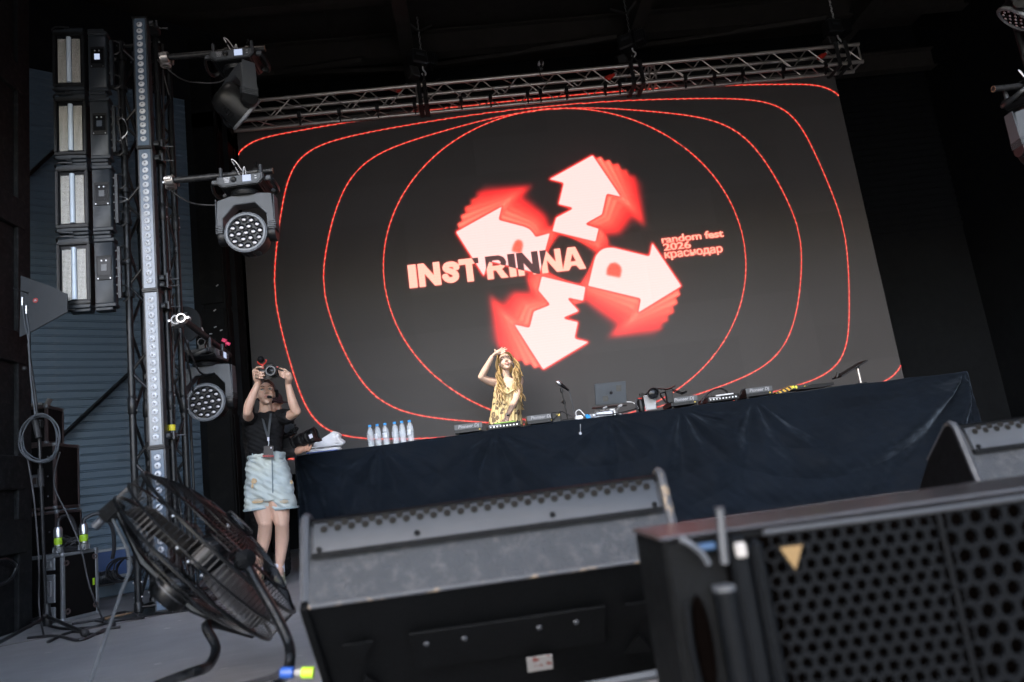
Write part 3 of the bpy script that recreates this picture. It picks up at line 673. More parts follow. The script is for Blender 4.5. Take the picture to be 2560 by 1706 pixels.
for i in range(4):
    b_ = bar0 if i == 0 else copy_tree(bar0)
    b_.location = (-2.255+.005*i, 5.26, bz_[i+1]+.003); b_['label'] = bl[i]; b_.rotation_euler = (0, 0, R_(4))
    b_.scale = (1, 1, (bz_[i]-bz_[i+1]-.006)/1.13)
for i, (px, py) in enumerate(((388, 75), (398, 370), (400, 405), (425, 700), (440, 715), (420, 770), (440, 1090))):
    z = at(px, py, 5.4).z
    k = thing('bar_bracket', ['top black bracket holding the topmost LED bar', 'black bracket where the first and second LED bars meet', 'black bracket just under the first LED bar joint', 'black bracket above the joint of the second and third LED bars', 'second black bracket near the middle of the tower', 'black bracket just above the diagonal pipe clamp', 'black bracket by the yellow tape on the tower'][i], 'bracket', (TXR, TYF, z), group='brackets holding the LED bars')
    mb = MB(); mb.lathe([(.027, -.022), (.04, -.022), (.04, .022), (.027, .022)], 14); mb.prism([(-.09, -.13), (.03, -.1), (.05, -.02), (.02, .03), (-.03, .0)], -.02, .02); mb.build('plate', 'black_metal', k, bev=.003)
    mb = MB(); mb.cyl((.02, -.04, .0), (.11, -.02, .0), .006, 8); mb.cyl((.05, -.09, -.03), (.05, -.09, .03), .009, 8); mb.build('bolt', 'grey_plastic', k)
# loose leads running down the tower
for i, (pts, lab) in enumerate(((((332, 130), (342, 330), (355, 540), (366, 800), (380, 1100), (392, 1400)), 'dark cable running down the tower behind the LED bars'),
                 (((405, 110), (410, 380), (420, 640), (432, 900), (440, 1150), (470, 1440)), 'dark cable running down the right side of the tower'),
                 (((398, 150), (400, 260), (406, 420), (414, 600), (424, 800)), 'thin dark cable beside the upper right chord of the tower'))):
    P = [at(x+random.uniform(-3, 3), y, 5.5) for x, y in pts]
    mb = MB(); mb.tube(catmull(P, 8), .009, 6); tag(mb.build('cable', 'cable'), lab, 'cable', 'cables on the tower')
P = [at(x, y, 5.36) for x, y in ((292, 355), (270, 310), (285, 293), (310, 300), (318, 330), (300, 352), (312, 340), (318, 365))]
mb = MB(); mb.tube(catmull(P, 8), .0035, 6); tag(mb.build('safety_wire', 'steel'), 'bright steel safety wire looped round the left tower tube', 'wire')
P = [at(x, y, 5.36) for x, y in ((276, 500), (300, 503), (318, 498), (300, 492), (278, 496), (290, 508), (316, 502))]
mb = MB(); mb.tube(catmull(P, 8), .004, 6); tag(mb.build('safety_wire', 'steel'), 'flat loop of steel wire beside the third strobe panel', 'wire')

# ================================================================== booms and moving heads
mat('pipe_black', (.009, .0095, .011), .42, .0, spec=.4, var=.4, scale=12, dust=.15)
mat('rust', (.12, .06, .035), .8, var=.4, scale=40)
mat('head_grey', (.054, .06, .068), .5, var=.12, scale=9, bump=.05, bscale=400)
mat('ring_grey', (.13, .14, .155), .45, var=.1)
mat('head_black', (.006, .0065, .0075), .4, spec=.35, var=.25, scale=12)
mat('lens_glass', (.008, .009, .011), .12, var=.2, spec=.25)
mat('lens_pearl', (.52, .5, .53), .12, .35, var=.4, scale=60)
def boom(A, B, name, label, clampA=True):
    A, B = Vector(A), Vector(B)
    t_ = thing(name, label, 'pipe', A, group='short booms on the towers')
    d = (B-A).normalized()
    mb = MB(); mb.cyl((0, 0, 0), tuple(B-A), .0245, 14); mb.build('pipe', 'pipe_black', t_)
    mb = MB(); mb.lathe([(.017, 0), (.024, .0), (.0245, -.004)], 14, frame(B-A+d*.001, d)); mb.lathe([(0, -.02), (.017, -.02)], 14, frame(B-A, d)); mb.build('cut_end', 'rust', t_)
    if clampA:
        M = frame((0, 0, 0), d, (0, 0, 1)); mb = MB()
        mb.lathe([(.026, -.03), (.036, -.03), (.036, .03), (.026, .03)], 14, M); mb.box((.0, .042, 0), (.02, .03, .05), M)
        mb.cyl(M @ Vector((.0, .06, -.0)), M @ Vector((.0, .02, 0)), .01, 8); mb.build('coupler', 'aluminium', t_, bev=.002)
    return t_
def hex_pts():
    out = [(0, 0)]
    for i in range(6): a = R_(60*i+5); out.append((.053*math.cos(a), .053*math.sin(a)))
    for i in range(12): a = R_(30*i+5); r = .104; out.append((r*math.cos(a), r*math.sin(a)))
    return out
def make_head(label, pan=0, tilt=0, base_rot=0, rings=False):
    t_ = thing('moving_head', label, 'moving head light', (0, 0, 0), group='moving head lights on the booms')
    Mb = Matrix.Rotation(base_rot, 4, 'Z')
    outl = [(-.175, -.07), (-.16, -.075), (.16, -.065), (.175, -.06), (.175, -.11), (.14, -.15), (-.13, -.16), (-.175, -.125)]
    XZ = Matrix.Rotation(math.pi/2, 4, 'X')       # prism polygon in x,z ; extrudes along -y
    base = MB(); base.prism(outl, -.13, .13, Mb @ XZ); base = base.build('base', 'dark_plastic', t_, bev=.01, seg=2)
    mb = MB(); mb.prism([(x*.96, z*.93-.007) for x, z in outl], .128, .134, Mb @ XZ); mb.build('front_rim', 'grey_plastic', base, bev=.002)
    mb = MB(); mb.prism([(x*.88, z*.78-.023) for x, z in outl], .13, .138, Mb @ XZ); mb.build('front_panel', 'head_grey', base, bev=.002)
    mb = MB(); mb.box((.052, -.1395, -.103), (.062, .003, .05), Mb); mb.build('display', 'display_blue', base)
    mb = MB(); mb.lathe([(0, 0), (.012, 0), (.02, -.004), (.022, -.003), (.022, .006)], 18, Mb @ frame((-.045, -.141, -.106), (0, 1, 0))); mb.build('knob', 'dark_plastic', base)
    for i in range(4):
        mb = MB(); mb.box((-.095, -.139, -.088-i*.011), (.045-.004*i, .0012, .003), Mb); mb.build('print_line', 'white_metal', base)
    for x in (.118, ):
        for z in (-.09, -.11): mb = MB(); mb.box((x, -.139, z), (.014, .0012, .004), Mb); mb.build('indicator', 'white_metal', base)
    for x in (-.15, .145):
        for y in (-.09, .09):
            mb = MB(); mb.lathe([(0, .012), (.013, .01), (.016, -.06), (.018, -.075), (0, -.075)], 12, Mb @ Matrix.Translation((x, y, .005))); mb.build('foot_peg', 'grey_plastic', base)
    for sx in (-1, 1):
        mb = MB(); mb.tube(catmull([(sx*.17, -.09, -.1), (sx*.215, -.085, -.1), (sx*.235, -.02, -.125), (sx*.235, .05, -.14), (sx*.21, .1, -.13), (sx*.17, .1, -.11)], 5), .012, 8, M=Mb, flat=1.6); mb.build('handle', 'black_metal', base)
        mb = MB(); mb.box((sx*.198, -.088, -.095), (.04, .03, .03), Mb); mb.build('handle_mount', 'head_grey', base, bev=.004)
    for x in (-.07, .09):
        mb = MB(); mb.lathe([(.026, -.016), (.036, -.016), (.036, .016), (.026, .016)], 12, Mb @ frame((x, 0, 0), (1, 0, 0))); mb.box((x, 0, -.05), (.03, .05, .05), Mb); mb.tube([(x, -.02, .045), (x+.02, -.05, .06)], .007, 6, M=Mb); mb.build('omega_clamp', 'black_metal', base)
    # pan cap and yoke
    Mp = Matrix.Rotation(pan, 4, 'Z')
    mb = MB(); mb.lathe([(.0, -.155), (.1, -.155), (.11, -.175), (.1, -.2), (0, -.2)], 24); mb.build('pan_hub', 'head_black', t_)
    yo = [(-.205, -.225), (-.1, -.195), (.12, -.19), (.205, -.2), (.213, -.36), (.213, -.5), (.155, -.5), (.155, -.36), (.075, -.265), (-.075, -.272), (-.168, -.37), (-.168, -.5), (-.213, -.5), (-.213, -.35)]
    mb = MB(); mb.prism(yo, -.055, .055, Mp @ XZ); yoke = mb.build('yoke', 'head_grey', t_, bev=.006)
    for sx in (-1, 1):
        mb = MB()
        for i in range(5): mb.box((sx*.195, 0, -.425-.014*i), (.052, .122, .006), Mp)
        mb.build('vent_ribs', 'head_grey', yoke)
        mb = MB(); mb.lathe([(0, -.028), (.06, -.028), (.064, -.02), (.064, .02), (.06, .028), (0, .028)], 24, Mp @ frame((sx*.185, 0, -.505), (1, 0, 0))); mb.build('arm_end', 'head_black', yoke)
        mb = MB(); mb.lathe([(.024, -.03), (.024, .03)], 12, Mp @ frame((sx*.162, 0, -.5), (1, 0, 0))); mb.build('tilt_axle', 'steel', yoke)
        # outer side cover of the arm
        mb = MB(); mb.prism([(-.05, -.21), (.05, -.205), (.058, -.44), (-.058, -.44)], -.004, .004, Mp @ Matrix.Translation((sx*.216, 0, 0)) @ Matrix(((0, 0, 1, 0), (1, 0, 0, 0), (0, 1, 0, 0), (0, 0, 0, 1)))); mb.build('arm_cover', 'head_grey', yoke, bev=.003)
    # head drum; local z = beam direction
    Mh = Mp @ Matrix.Translation((0, 0, -.5)) @ Matrix.Rotation(tilt, 4, 'X') @ frame((0, .03, 0), (0, -1, 0), (1, 0, 0))
    mb = MB(); mb.lathe([(.0, -.17), (.06, -.168), (.1, -.155), (.128, -.12), (.14, -.06), (.145, .02), (.15, .07), (.15, .088)], 36, Mh); drum = mb.build('head_drum', 'head_black', t_)
    for k_ in range(5):
      for a in (R_(70), R_(-70), R_(110), R_(-110)):
        mb = MB(); mb.lathe([(.1385+.0035*(k_*.6), -.07+k_*.022-.004), (.1445+.003*(k_*.6), -.07+k_*.022), (.1385+.0035*(k_*.6), -.07+k_*.022+.004)], 5, Mh, a-.17, a+.17); mb.build('cooling_rib', 'head_black', drum)
    mb = MB(); mb.lathe([(.15, .08), (.156, .082), (.158, .1), (.153, .104), (.148, .098), (.147, .106), (.133, .107), (.131, .095), (.13, .088)], 40, Mh); mb.build('front_ring', 'ring_grey', drum)
    mb = MB(); mb.lathe([(0, .086), (.131, .086)], 36, Mh); mb.build('lens_plate', 'head_black', drum)
    for (x, y) in hex_pts():
        mb = MB(); M = Mh @ Matrix.Translation((x, y, .088))
        mb.lathe([(.0245, 0), (.0255, .008), (.0235, .009)], 6, M); mb.lathe([(.0, .011), (.008, .0105), (.015, .0085), (.021, .004), (.0225, 0)], 12, M @ Matrix.Scale(1, 4))
        o_ = mb.build('lens_cell', 'lens_glass', drum)
        mb = MB(); mb.ball((0, -.004, .0078), .015, 8, (1.15, .8, .42), M); mb.build('lens_pearl', 'lens_pearl', o_)
    mb = MB(); mb.tube(catmull([(-.02, 0, .03), (-.06, -.01, .1), (-.09, -.01, .12), (-.06, -.02, .05), (-.01, -.02, -.07)], 6), .004, 6, M=Mb); mb.tube(catmull([(-.01, -.03, -.07), (.0, -.03, .02), (.012, -.03, .035), (.02, -.03, -.06)], 5), .004, 6, M=Mb); mb.build('safety_wire', 'white_metal', t_)
    return t_
mat('cage_white', (.17, .17, .175), .4, .3, var=.2, scale=30)
PZ1, PZ2, PZ3 = 4.19, 3.147, 2.045
PY = 5.28
boom((-2.08, PY, PZ1), (at(663, 124, PY).x, PY, PZ1), 'boom_pipe', 'upper black pipe reaching right from the tower top')
boom((-2.08, PY, PZ2), (at(683, 430, PY).x, PY, PZ2), 'boom_pipe', 'middle black pipe reaching right from the tower')
boom((-2.02, 5.24, PZ3), (-2.17, 6.7, PZ3), 'boom_pipe', 'lower black pipe running back from the tower, tinted red')
for z in (PZ1, PZ2, PZ3):
    k = thing('swivel_coupler', {PZ1: 'bright swivel coupler at the tower end of the upper pipe', PZ2: 'bright swivel coupler at the tower end of the middle pipe', PZ3: 'bright swivel coupler holding the lower pipe on the tower'}[z], 'coupler', (-2.1, 5.35, z), group='bright couplers on the tower')
    mb = MB(); mb.lathe([(.026, -.03), (.042, -.03), (.042, .03), (.026, .03)], 14); mb.lathe([(.026, -.026), (.038, -.026), (.038, .026), (.026, .026)], 14, frame((.03, -.08, 0), (1, 0, 0) if z != PZ3 else (.1, -1, 0))); mb.box((.01, -.04, 0), (.04, .05, .04)); mb.build('shell', 'cage_white' if z == PZ3 else 'aluminium', k, bev=.003)
    mb = MB(); mb.cyl((.045, .03, -.0), (.07, -.03, 0), .008, 8); mb.cyl((-.05, -.02, .02), (-.05, .03, .02), .008, 8); mb.build('bolt', 'steel', k)
h1 = make_head('moving head on the upper pipe, its black drum turned away and down', R_(128), R_(36)); h1.location = (at(592, 140, PY).x, PY, PZ1)
h2 = make_head('moving head on the middle pipe, its round lens cluster facing the audience', 0, 0); h2.location = (at(612, 440, PY).x, PY, PZ2)
h3 = make_head('lower moving head behind the tower, nearest the woman with the camera', R_(2), 0, R_(90)); h3.location = (at(520, 888, 6.1).x, 6.05, PZ3-.02)
# the mirror tower at stage right is outside the picture, two of its lights reach in
tower2 = copy_tree(tower); tower2.location = (4.92, TYF-.4, 0); tower2['label'] = 'black square truss tower at stage right, just outside the picture'
q5 = at(2483, 223, 4.95)
boom((4.98, 4.95, q5.z), (q5.x, 4.95, q5.z), 'boom_pipe', 'black pipe reaching in from the right edge of the picture', False)
q4z = at(2470, -25, 4.95).z+.3
boom((4.98, 4.95, q4z), (q5.x-.05, 4.95, q4z), 'boom_pipe', 'upper black pipe beyond the top right corner', False)
h5 = make_head('moving head half cut off by the right edge, under the pipe', R_(-6), 0, R_(14)); h5.location = (q5.x+.3, 4.95, q5.z)
h4 = make_head('moving head in the top right corner, its dark drum turned sideways', R_(-127), R_(40), R_(30)); h4.location = (at(2510, -60, 4.95).x+.06, 4.95, q4z-.02)
# small coloured odds and ends on the tower
p = at(565, 857, 6.4); mat('pink_tape', (.75, .04, .13), .5, var=.1)
k = thing('pink_clip', 'bright pink clip on the lower diagonal pipe', 'clip', p)
mb = MB(); mb.box((-.022, 0, .012), (.042, .02, .03), Matrix.Rotation(.5, 4, 'Y')); mb.box((.022, 0, -.002), (.038, .02, .028), Matrix.Rotation(.5, 4, 'Y')); mb.tube([(0, 0, 0), (-.01, .02, -.03)], .006, 6); mb.build('grip', 'pink_tape', k, bev=.004)
mat('yellow_tape', (.65, .55, .03), .5, var=.1)
p = at(421, 1070, 5.39); mb = MB(); mb.lathe([(.0265, -.022), (.0275, -.02), (.0275, .02), (.0265, .022)], 14, Matrix.Translation((TXR, TYF, p.z))); tag(mb.build('tape_band', 'yellow_tape'), 'yellow tape band round a tower tube', 'tape')
# ================================================================== DJ table, drape and gear
TZ, TY0, TY1 = 1.062, 6.9, 7.68
TX0, TX1 = -1.70, 4.945
tab = thing('dj_table', 'long DJ table hidden under a black velvet drape', 'table', ((TX0+TX1)/2, 7.3, 0))
mb = MB(); mb.box(((TX0+TX1)/2, (TY0+TY1)/2+.012, TZ-.022), (TX1-TX0-.04, TY1-TY0-.03, .034)); mb.build('tabletop', 'black_paint', tab, world=True, bev=.004)
for x in np.linspace(TX0+.1, TX1-.1, 7):
    for y in (TY0+.1, TY1-.08):
        mb = MB(); mb.cyl((x, y, .001), (x, y, TZ-.04), .024, 10); mb.build('leg', 'black_metal', tab, world=True)
def velvet():
    m = mat('velvet', (.003, .0052, .009), .78, var=.5, scale=1.6, bump=.5, bscale=13, sheen=.3, spec=.1)
    b = m.node_tree.nodes['Principled BSDF']; b.inputs['Sheen Tint'].default_value = (.55, .68, .85, 1); b.inputs['Sheen Roughness'].default_value = .45
    t = m.node_tree; tc = t.nodes['Texture Coordinate']
    n = t.nodes.new('ShaderNodeTexNoise'); n.inputs['Scale'].default_value = 5; n.inputs['Detail'].default_value = 8; n.inputs['Distortion'].default_value = 1.2
    mp = t.nodes.new('ShaderNodeMapping'); mp.inputs['Scale'].default_value = (.6, 1, 2.4)
    t.links.new(tc.outputs['Object'], mp.inputs[0]); t.links.new(mp.outputs[0], n.inputs['Vector'])
    r = t.nodes.new('ShaderNodeMapRange'); r.inputs[1].default_value = .35; r.inputs[2].default_value = .68; r.inputs[3].default_value = .08; r.inputs[4].default_value = .3
    t.links.new(n.outputs['Fac'], r.inputs[0]); t.links.new(r.outputs[0], b.inputs['Sheen Weight'])
velvet()
NX, NZ = 560, 130
xs = np.linspace(TX0, TX1, NX); ss = np.linspace(0, 1, NZ)
X, S = np.meshgrid(xs, ss); Z = TZ*(1-S)+.004*S
def fan(px, pz, n_, amp, a0, a1, reach, curl=0.0, ph=0.0):
    dx, dz = X-px, pz-Z; r = np.hypot(dx, dz)+1e-4
    th = np.arctan2(dz, dx)+curl*r
    w = np.clip((th-a0)/.18, 0, 1)*np.clip((a1-th)/.18, 0, 1)
    prof_ = (.5-.5*np.cos(2*(n_*.62*th+ph)))**.8
    return amp*w*prof_*np.minimum(r/.12, 1)*np.exp(-(r/reach)**2)*np.minimum(1, r*2+.25)
D = np.zeros_like(X)
D += fan(TX1-.03, TZ, 9, .16, 1.75, 3.02, 2.6, -.12)
D += fan(TX1-.03, TZ, 13, .05, 1.6, 3.0, 1.5, -.1, .8)
D += fan(2.02, TZ, 8, .1, .35, 2.6, .8, .25)
D += fan(2.75, TZ, 7, .09, .9, 2.95, 1.1, .2, .4)
D += fan(1.3, TZ, 6, .08, .3, 2.7, .8, -.2, 1.0)
D += fan(.2, TZ, 7, .09, .4, 2.8, .9, .15, .3)
D += fan(-.9, TZ, 7, .08, .3, 2.7, .8, -.1, .9)
D += fan(TX0+.02, TZ, 8, .08, .25, 1.5, .9, .1)
# long sagging swags between the gathers
for cx_, k_, a_ in ((3.3, .55, .035), (1.2, .4, .03), (-.4, .5, .025)):
    ph = (TZ-Z)+k_*(X-cx_)**2*.5
    D += a_*np.clip(1-np.abs(X-cx_)/1.5, 0, 1)*np.abs(np.sin(ph*11+cx_))*np.clip((TZ-Z)*1.6, 0, 1)
# vertical gathers near the left end and soft crumple
D += .016*np.sin(X*34+np.sin(X*5)*2)*np.clip(1-(X-TX0)/1.3, 0, 1)*np.clip(S*3, 0, 1)
D += .006*np.sin(X*13+Z*9+2*np.sin(Z*5))*np.sin(Z*17-X*7)+.004*np.sin(X*41+Z*23)*np.sin(Z*31+X*11)
D += .05*S**1.5
Ztop = Z+.006*np.sin(X*2.1+.5)*np.exp(-S*30)+.004*np.sin(X*9)*np.exp(-S*25)
rnd = np.clip(S/.02, 0, 1)
Yf = TY0-D*np.clip(S*9, 0.02, 1)+.012*(1-rnd)
# the left end is rounded off at the corner
e = np.clip((X-TX0)/.06, 0, 1); Yf += (1-e)**2*.06; Ztop -= (1-e)**2*.03*np.exp(-S*8)
top = np.stack([xs, np.full(NX, TY1-.02), np.full(NX, TZ+.001)], 1)
V = np.concatenate([top, np.stack([X, Yf, Ztop], -1).reshape(-1, 3)]); H = NZ+1
idx = np.arange(NX*H).reshape(H, NX)
q = np.stack([idx[:-1, :-1], idx[1:, :-1], idx[1:, 1:], idx[:-1, 1:]], -1).reshape(-1, 4)
me = bpy.data.meshes.new('table_drape'); me.from_pydata(V.tolist(), [], q.tolist()); me.shade_smooth(); me.materials.append(MATS['velvet'])
drape = bpy.data.objects.new('table_drape', me); col.objects.link(drape)
sd = drape.modifiers.new('thick', 'SOLIDIFY'); sd.thickness = .004; sd.offset = -1
tag(drape, 'black velvet cloth hanging in folds over the front of the DJ table', 'drape')
# side falls
for x, nm, sg in ((TX0+.0, 'left', -1), (TX1, 'right', 1)):
    mb = MB(); n1 = 30; v = []; 
    for j in range(20):
        for i in range(n1): s_ = j/19; v.append((x+sg*(.012+.03*s_*abs(math.sin(i*.9))), TY0+.07+(TY1-TY0-.09)*i/(n1-1), TZ*(1-s_)+.004))
    mb.raw(v, [(j*n1+i, j*n1+i+1, (j+1)*n1+i+1, (j+1)*n1+i) for j in range(19) for i in range(n1-1)])
    o = mb.build('drape_side', 'velvet', drape, smooth=60)
def tp(px, Y, py=None):
    """a point on the table top seen at photo column px"""
    y = 1142-(px-740)*.132 if py is None else py
    return Vector((at(px, y, Y).x, Y, TZ+.004))
# ---- media players
mat('label_paper', (.2, .19, .18), .7, var=.1)
mat('gear_grey', (.06, .064, .07), .4, var=.12, scale=20, bump=.04, bscale=300)
mat('gear_black', (.006, .006, .007), .4, spec=.3, var=.2, scale=20)
mat('print_white', (.28, .28, .3), .5, var=.05)
glow('led_amber', (250, 215, 60)); glow('led_lime', (175, 240, 60))
def player(px, label, rz=0):
    p = tp(px, 7.02)
    k = thing('media_player', label, 'DJ player', p, (0, 0, rz), 'DJ players on the table'); k.scale = (.88, .88, .84)
    mb = MB(); mb.prism([(0, .02), (.36, .012), (.36, .062), (.13, .085), (.1, .118), (.004, .118)], -.155, .155, Matrix(((0, 0, 1, 0), (1, 0, 0, 0), (0, 1, 0, 0), (0, 0, 0, 1)))); mb.build('body', 'gear_black', k, bev=.004)
    mb = MB(); mb.box((0, -.002, .088), (.31, .008, .062)); mb.build('rear_panel', 'gear_grey', k, bev=.002)
    v, f = text_mesh('Pioneer Dj', .052, .0012, 1.0, .001, 'CENTER', .18)
    mb = MB(); mb.raw([(x, -z-.0068, y+.073) for x, y, z in v], f); mb.build('lettering', 'print_white', k, smooth=0)
    mb = MB(); mb.cyl((0, .24, .07), (0, .245, .086), .1, 28); mb.build('jog_wheel', 'gear_black', k)
    for x in (-.12, -.04, .05, .12):
        mb = MB(); mb.cyl((x, -.001, .04), (x, -.008, .04), .008, 8); mb.build('socket', 'gear_black' if x < .1 else 'led_amber', k)
    for x in (-.13, .13):
        for y in (.04, .32): mb = MB(); mb.cyl((x, y, 0), (x, y, .022), .018, 10); mb.build('foot', 'rubber', k)
    return k
player(1173, 'leftmost media player on the table, left of the blond performer'); player(1354, 'media player just right of the blond performer', .02)
player(1712, 'media player right of the table camera'); player(1900, 'rightmost media player, left of the striped strip')
def mixer(px, label, lime):
    p = tp(px, 7.06); k = thing('mixer', label, 'DJ mixer', p, (0, 0, 0), 'mixers on the table'); k.scale = (.9, .9, .85)
    mb = MB(); mb.prism([(0, .018), (.36, .012), (.36, .07), (.0, .078)], -.18, .18, Matrix(((0, 0, 1, 0), (1, 0, 0, 0), (0, 1, 0, 0), (0, 0, 0, 1)))); mb.build('body', 'gear_black', k, bev=.004)
    for i in range(8):
        for j in range(4):
            if i in (3, 4) and j > 1: continue
            mb = MB(); mb.lathe([(0, .018), (.006, .018), (.009, .0), (.0, 0)], 8, Matrix.Translation((-.15+i*.043, .06+j*.07, .076))); mb.build('knob', 'gear_black', k)
    for i in range(9):
        mb = MB(); mb.cyl((-.15+i*.036, .0, .045), (-.15+i*.036, -.006, .045), .009, 8); mb.build('socket', 'steel' if i % 3 else 'white_metal', k)
    mb = MB(); mb.box((-.1, -.002, .062), (.13, .003, .012)); mb.build('rear_print', 'print_white', k)
    if lime: mb = MB(); mb.box((.01, .012, .083), (.23, .02, .008)); mb.build('light_strip', 'led_lime', k)
    else: mb = MB(); mb.box((.02, .02, .085), (.2, .03, .012)); mb.build('rear_rail', 'white_metal', k)
    for x in (-.15, .15):
        for y in (.04, .32): mb = MB(); mb.cyl((x, y, 0), (x, y, .02), .016, 10); mb.build('foot', 'rubber', k)
mixer(1262, 'DJ mixer with lime light strip in front of the blond performer', True); mixer(1810, 'DJ mixer under the black cable loop', False)
# ---- bottles
mat('bottle_pet', (.8, .86, .92), .06, var=.05, alpha=.3, spec=.8)
mat('cap_blue', (.03, .3, .72), .4, var=.08); mat('bottle_label', (.55, .58, .66), .45, var=.5, scale=30)
mat('water', (.6, .68, .75), .05, var=.02, alpha=.14)
def bottle(px, label):
    p = tp(px, 7.13); k = thing('water_bottle', label, 'bottle', p, (0, 0, px*.7), 'water bottles on the table')
    mb = MB(); mb.lathe([(0, .0), (.028, 0), (.033, .006), (.0335, .05), (.031, .056), (.031, .06), (.0335, .066), (.0335, .12), (.0325, .14), (.027, .165), (.016, .186), (.0135, .192), (.0135, .2)], 22); mb.build('bottle_body', 'bottle_pet', k)
    mb = MB(); mb.lathe([(0, .004), (.029, .006), (.0305, .05), (.0285, .058), (.0305, .068), (.0305, .12), (.029, .14), (.024, .16), (0, .16)], 16); mb.build('water', 'water', k)
    mb = MB(); mb.lathe([(0, .213), (.0145, .213), (.0155, .21), (.0155, .193), (.0, .193)], 16); mb.build('cap', 'cap_blue', k)
    mb = MB(); mb.lathe([(.0341, .07), (.0341, .118)], 10, None, -1.9+px % 3*.4, .2+px % 3*.4); mb.build('label_wrap', 'bottle_label', k)
for i, px in enumerate((929, 947.5, 967, 991, 1009, 1028.5)):
    bottle(px, ['leftmost of the six blue-capped water bottles', 'second water bottle from the towels', 'third water bottle from the towels', 'fourth water bottle from the towels, right of the gap in the row', 'fifth water bottle from the towels', 'rightmost of the six blue-capped water bottles'][i])
# ---- towels
mat('terry', (.86, .85, .87), .95, var=.08, scale=30, bump=.6, bscale=260, sheen=.3); mat('towel_edge', (.05, .12, .42), .9, var=.2)
def towel(px, py, w, h, lab, crumple, z0):
    p = tp(px, 7.12); k = thing('towel', lab, 'towel', (p.x, p.y, p.z+z0), (0, 0, .06), 'white towels on the table end')
    n1, n2 = 44, 22; v = []
    for j in range(n2):
        a = 2*math.pi*j/n2
        for i in range(n1):
            u = i/(n1-1); x = (u-.5)*w
            cap = max(.12, 1-abs(2*u-1)**9)
            hh = h*(1+crumple*(math.exp(-((u-.7)/.26)**2)*.75-.3*math.exp(-((u-.1)/.2)**2)))
            zz = hh/2+math.copysign(abs(math.sin(a))**.55, math.sin(a))*hh/2*cap; yy = math.copysign(abs(math.cos(a))**.6, math.cos(a))*.11*cap
            v.append((x+crumple*.02*math.sin(zz*60), yy+.012*math.sin(u*11)*crumple, zz+crumple*.007*math.sin(u*17+a*2)))
    f = [(j*n1+i, j*n1+i+1, ((j+1) % n2)*n1+i+1, ((j+1) % n2)*n1+i) for j in range(n2) for i in range(n1-1)]
    f += [tuple(j*n1 for j in range(n2)), tuple(j*n1+n1-1 for j in range(n2))]
    mb = MB(); mb.raw(v, f); mb.build('folded_cloth', 'terry', k, smooth=50)
    mb = MB(); mb.tube(catmull([(-w*.47, -.105, h*.18), (-w*.2, -.121, h*.16), (w*.1, -.123, h*.15), (w*.42, -.108, h*.16)], 6), h*.06+.002, 6); mb.build('hem', 'towel_edge' if not crumple else 'terry', k)
towel(812, 1135, .33, .042, 'flat folded white towel at the bottom of the towel pile', 0, 0)
towel(822, 1120, .31, .085, 'crumpled white towel on top of the towel pile', 1, .041)
# ---- microphone on its stand
mb0 = tp(1420, 7.05); k = thing('microphone_stand', 'short table microphone stand right of the blond performer', 'mic stand', mb0)
topm = at(1404, 976, 7.05)-mb0
mb = MB(); mb.box((0, 0, .012), (.13, .11, .022)); mb.build('base_plate', 'gear_black', k, bev=.006)
mb = MB(); mb.cyl((0, 0, .02), tuple(topm), .0075, 10); mb.build('pole', 'black_metal', k)
mb = MB(); mb.lathe([(.009, -.02), (.014, -.015), (.014, .015), (.009, .02)], 10, frame(topm*.62, topm)); mb.cyl(tuple(topm*.62), tuple(topm*.62+Vector((-.03, -.01, -.002))), .006, 8); mb.build('clutch', 'gear_black', k)
mb = MB(); mb.box((0, 0, .0), (.028, .03, .05), frame(topm, topm)); mb.build('mic_clip', 'gear_black', k, bev=.006)
h0 = at(1398, 959, 7.03); h1_ = at(1416, 972, 7.06); dd = (h0-h1_).normalized()
k = thing('microphone', 'handheld vocal microphone clipped on the table stand', 'microphone', h1_)
L_ = (h0-h1_).length; M = frame((0, 0, 0), dd)
mb = MB(); mb.lathe([(0, -.03), (.01, -.03), (.012, 0), (.018, L_*.75), (.0185, L_*.9)], 16, M); mb.build('handle', 'gear_black', k)
mb = MB(); mb.lathe([(.0, L_*1.42), (.012, L_*1.38), (.022, L_*1.2), (.0245, L_), (.022, L_*.85), (.0, L_*.85)], 18, M); mb.build('grille_head', 'steel', k)
P = [h1_-dd*.03, h1_+Vector((.03, 0, -.06)), h1_+Vector((.045, 0, -.25)), mb0+Vector((.1, 0, .06)), mb0+Vector((.06, .02, .008))]
mb = MB(); mb.tube([p-h1_ for p in catmull(P, 8)], .005, 6); mb.build('lead', 'grey_cable', k)
# small black box and its leads
p = tp(1392, 7.0); k = thing('wireless_receiver', 'small black box left of the microphone stand', 'receiver', p)
mb = MB(); mb.box((0, 0, .05), (.09, .07, .1)); mb.build('case', 'gear_black', k, bev=.006); mb = MB(); mb.box((.02, -.037, .07), (.03, .003, .02)); mb.build('indicator', 'led_amber', k)
def lead(pts, r, m, label, cat='cable', name='cable', group=None):
    mb = MB(); mb.tube(catmull(pts, 8), r, 6); return tag(mb.build(name, m), label, cat, group)
lead([tp(1375, 6.95)+Vector((0, 0, .01)), tp(1392, 6.95)+Vector((0, 0, .05)), tp(1405, 6.98)+Vector((0, 0, .1)), tp(1425, 7.0)+Vector((0, 0, .06)), tp(1437, 7.0)+Vector((0, 0, .02))], .006, 'cable', 'black lead curving past the microphone stand base')
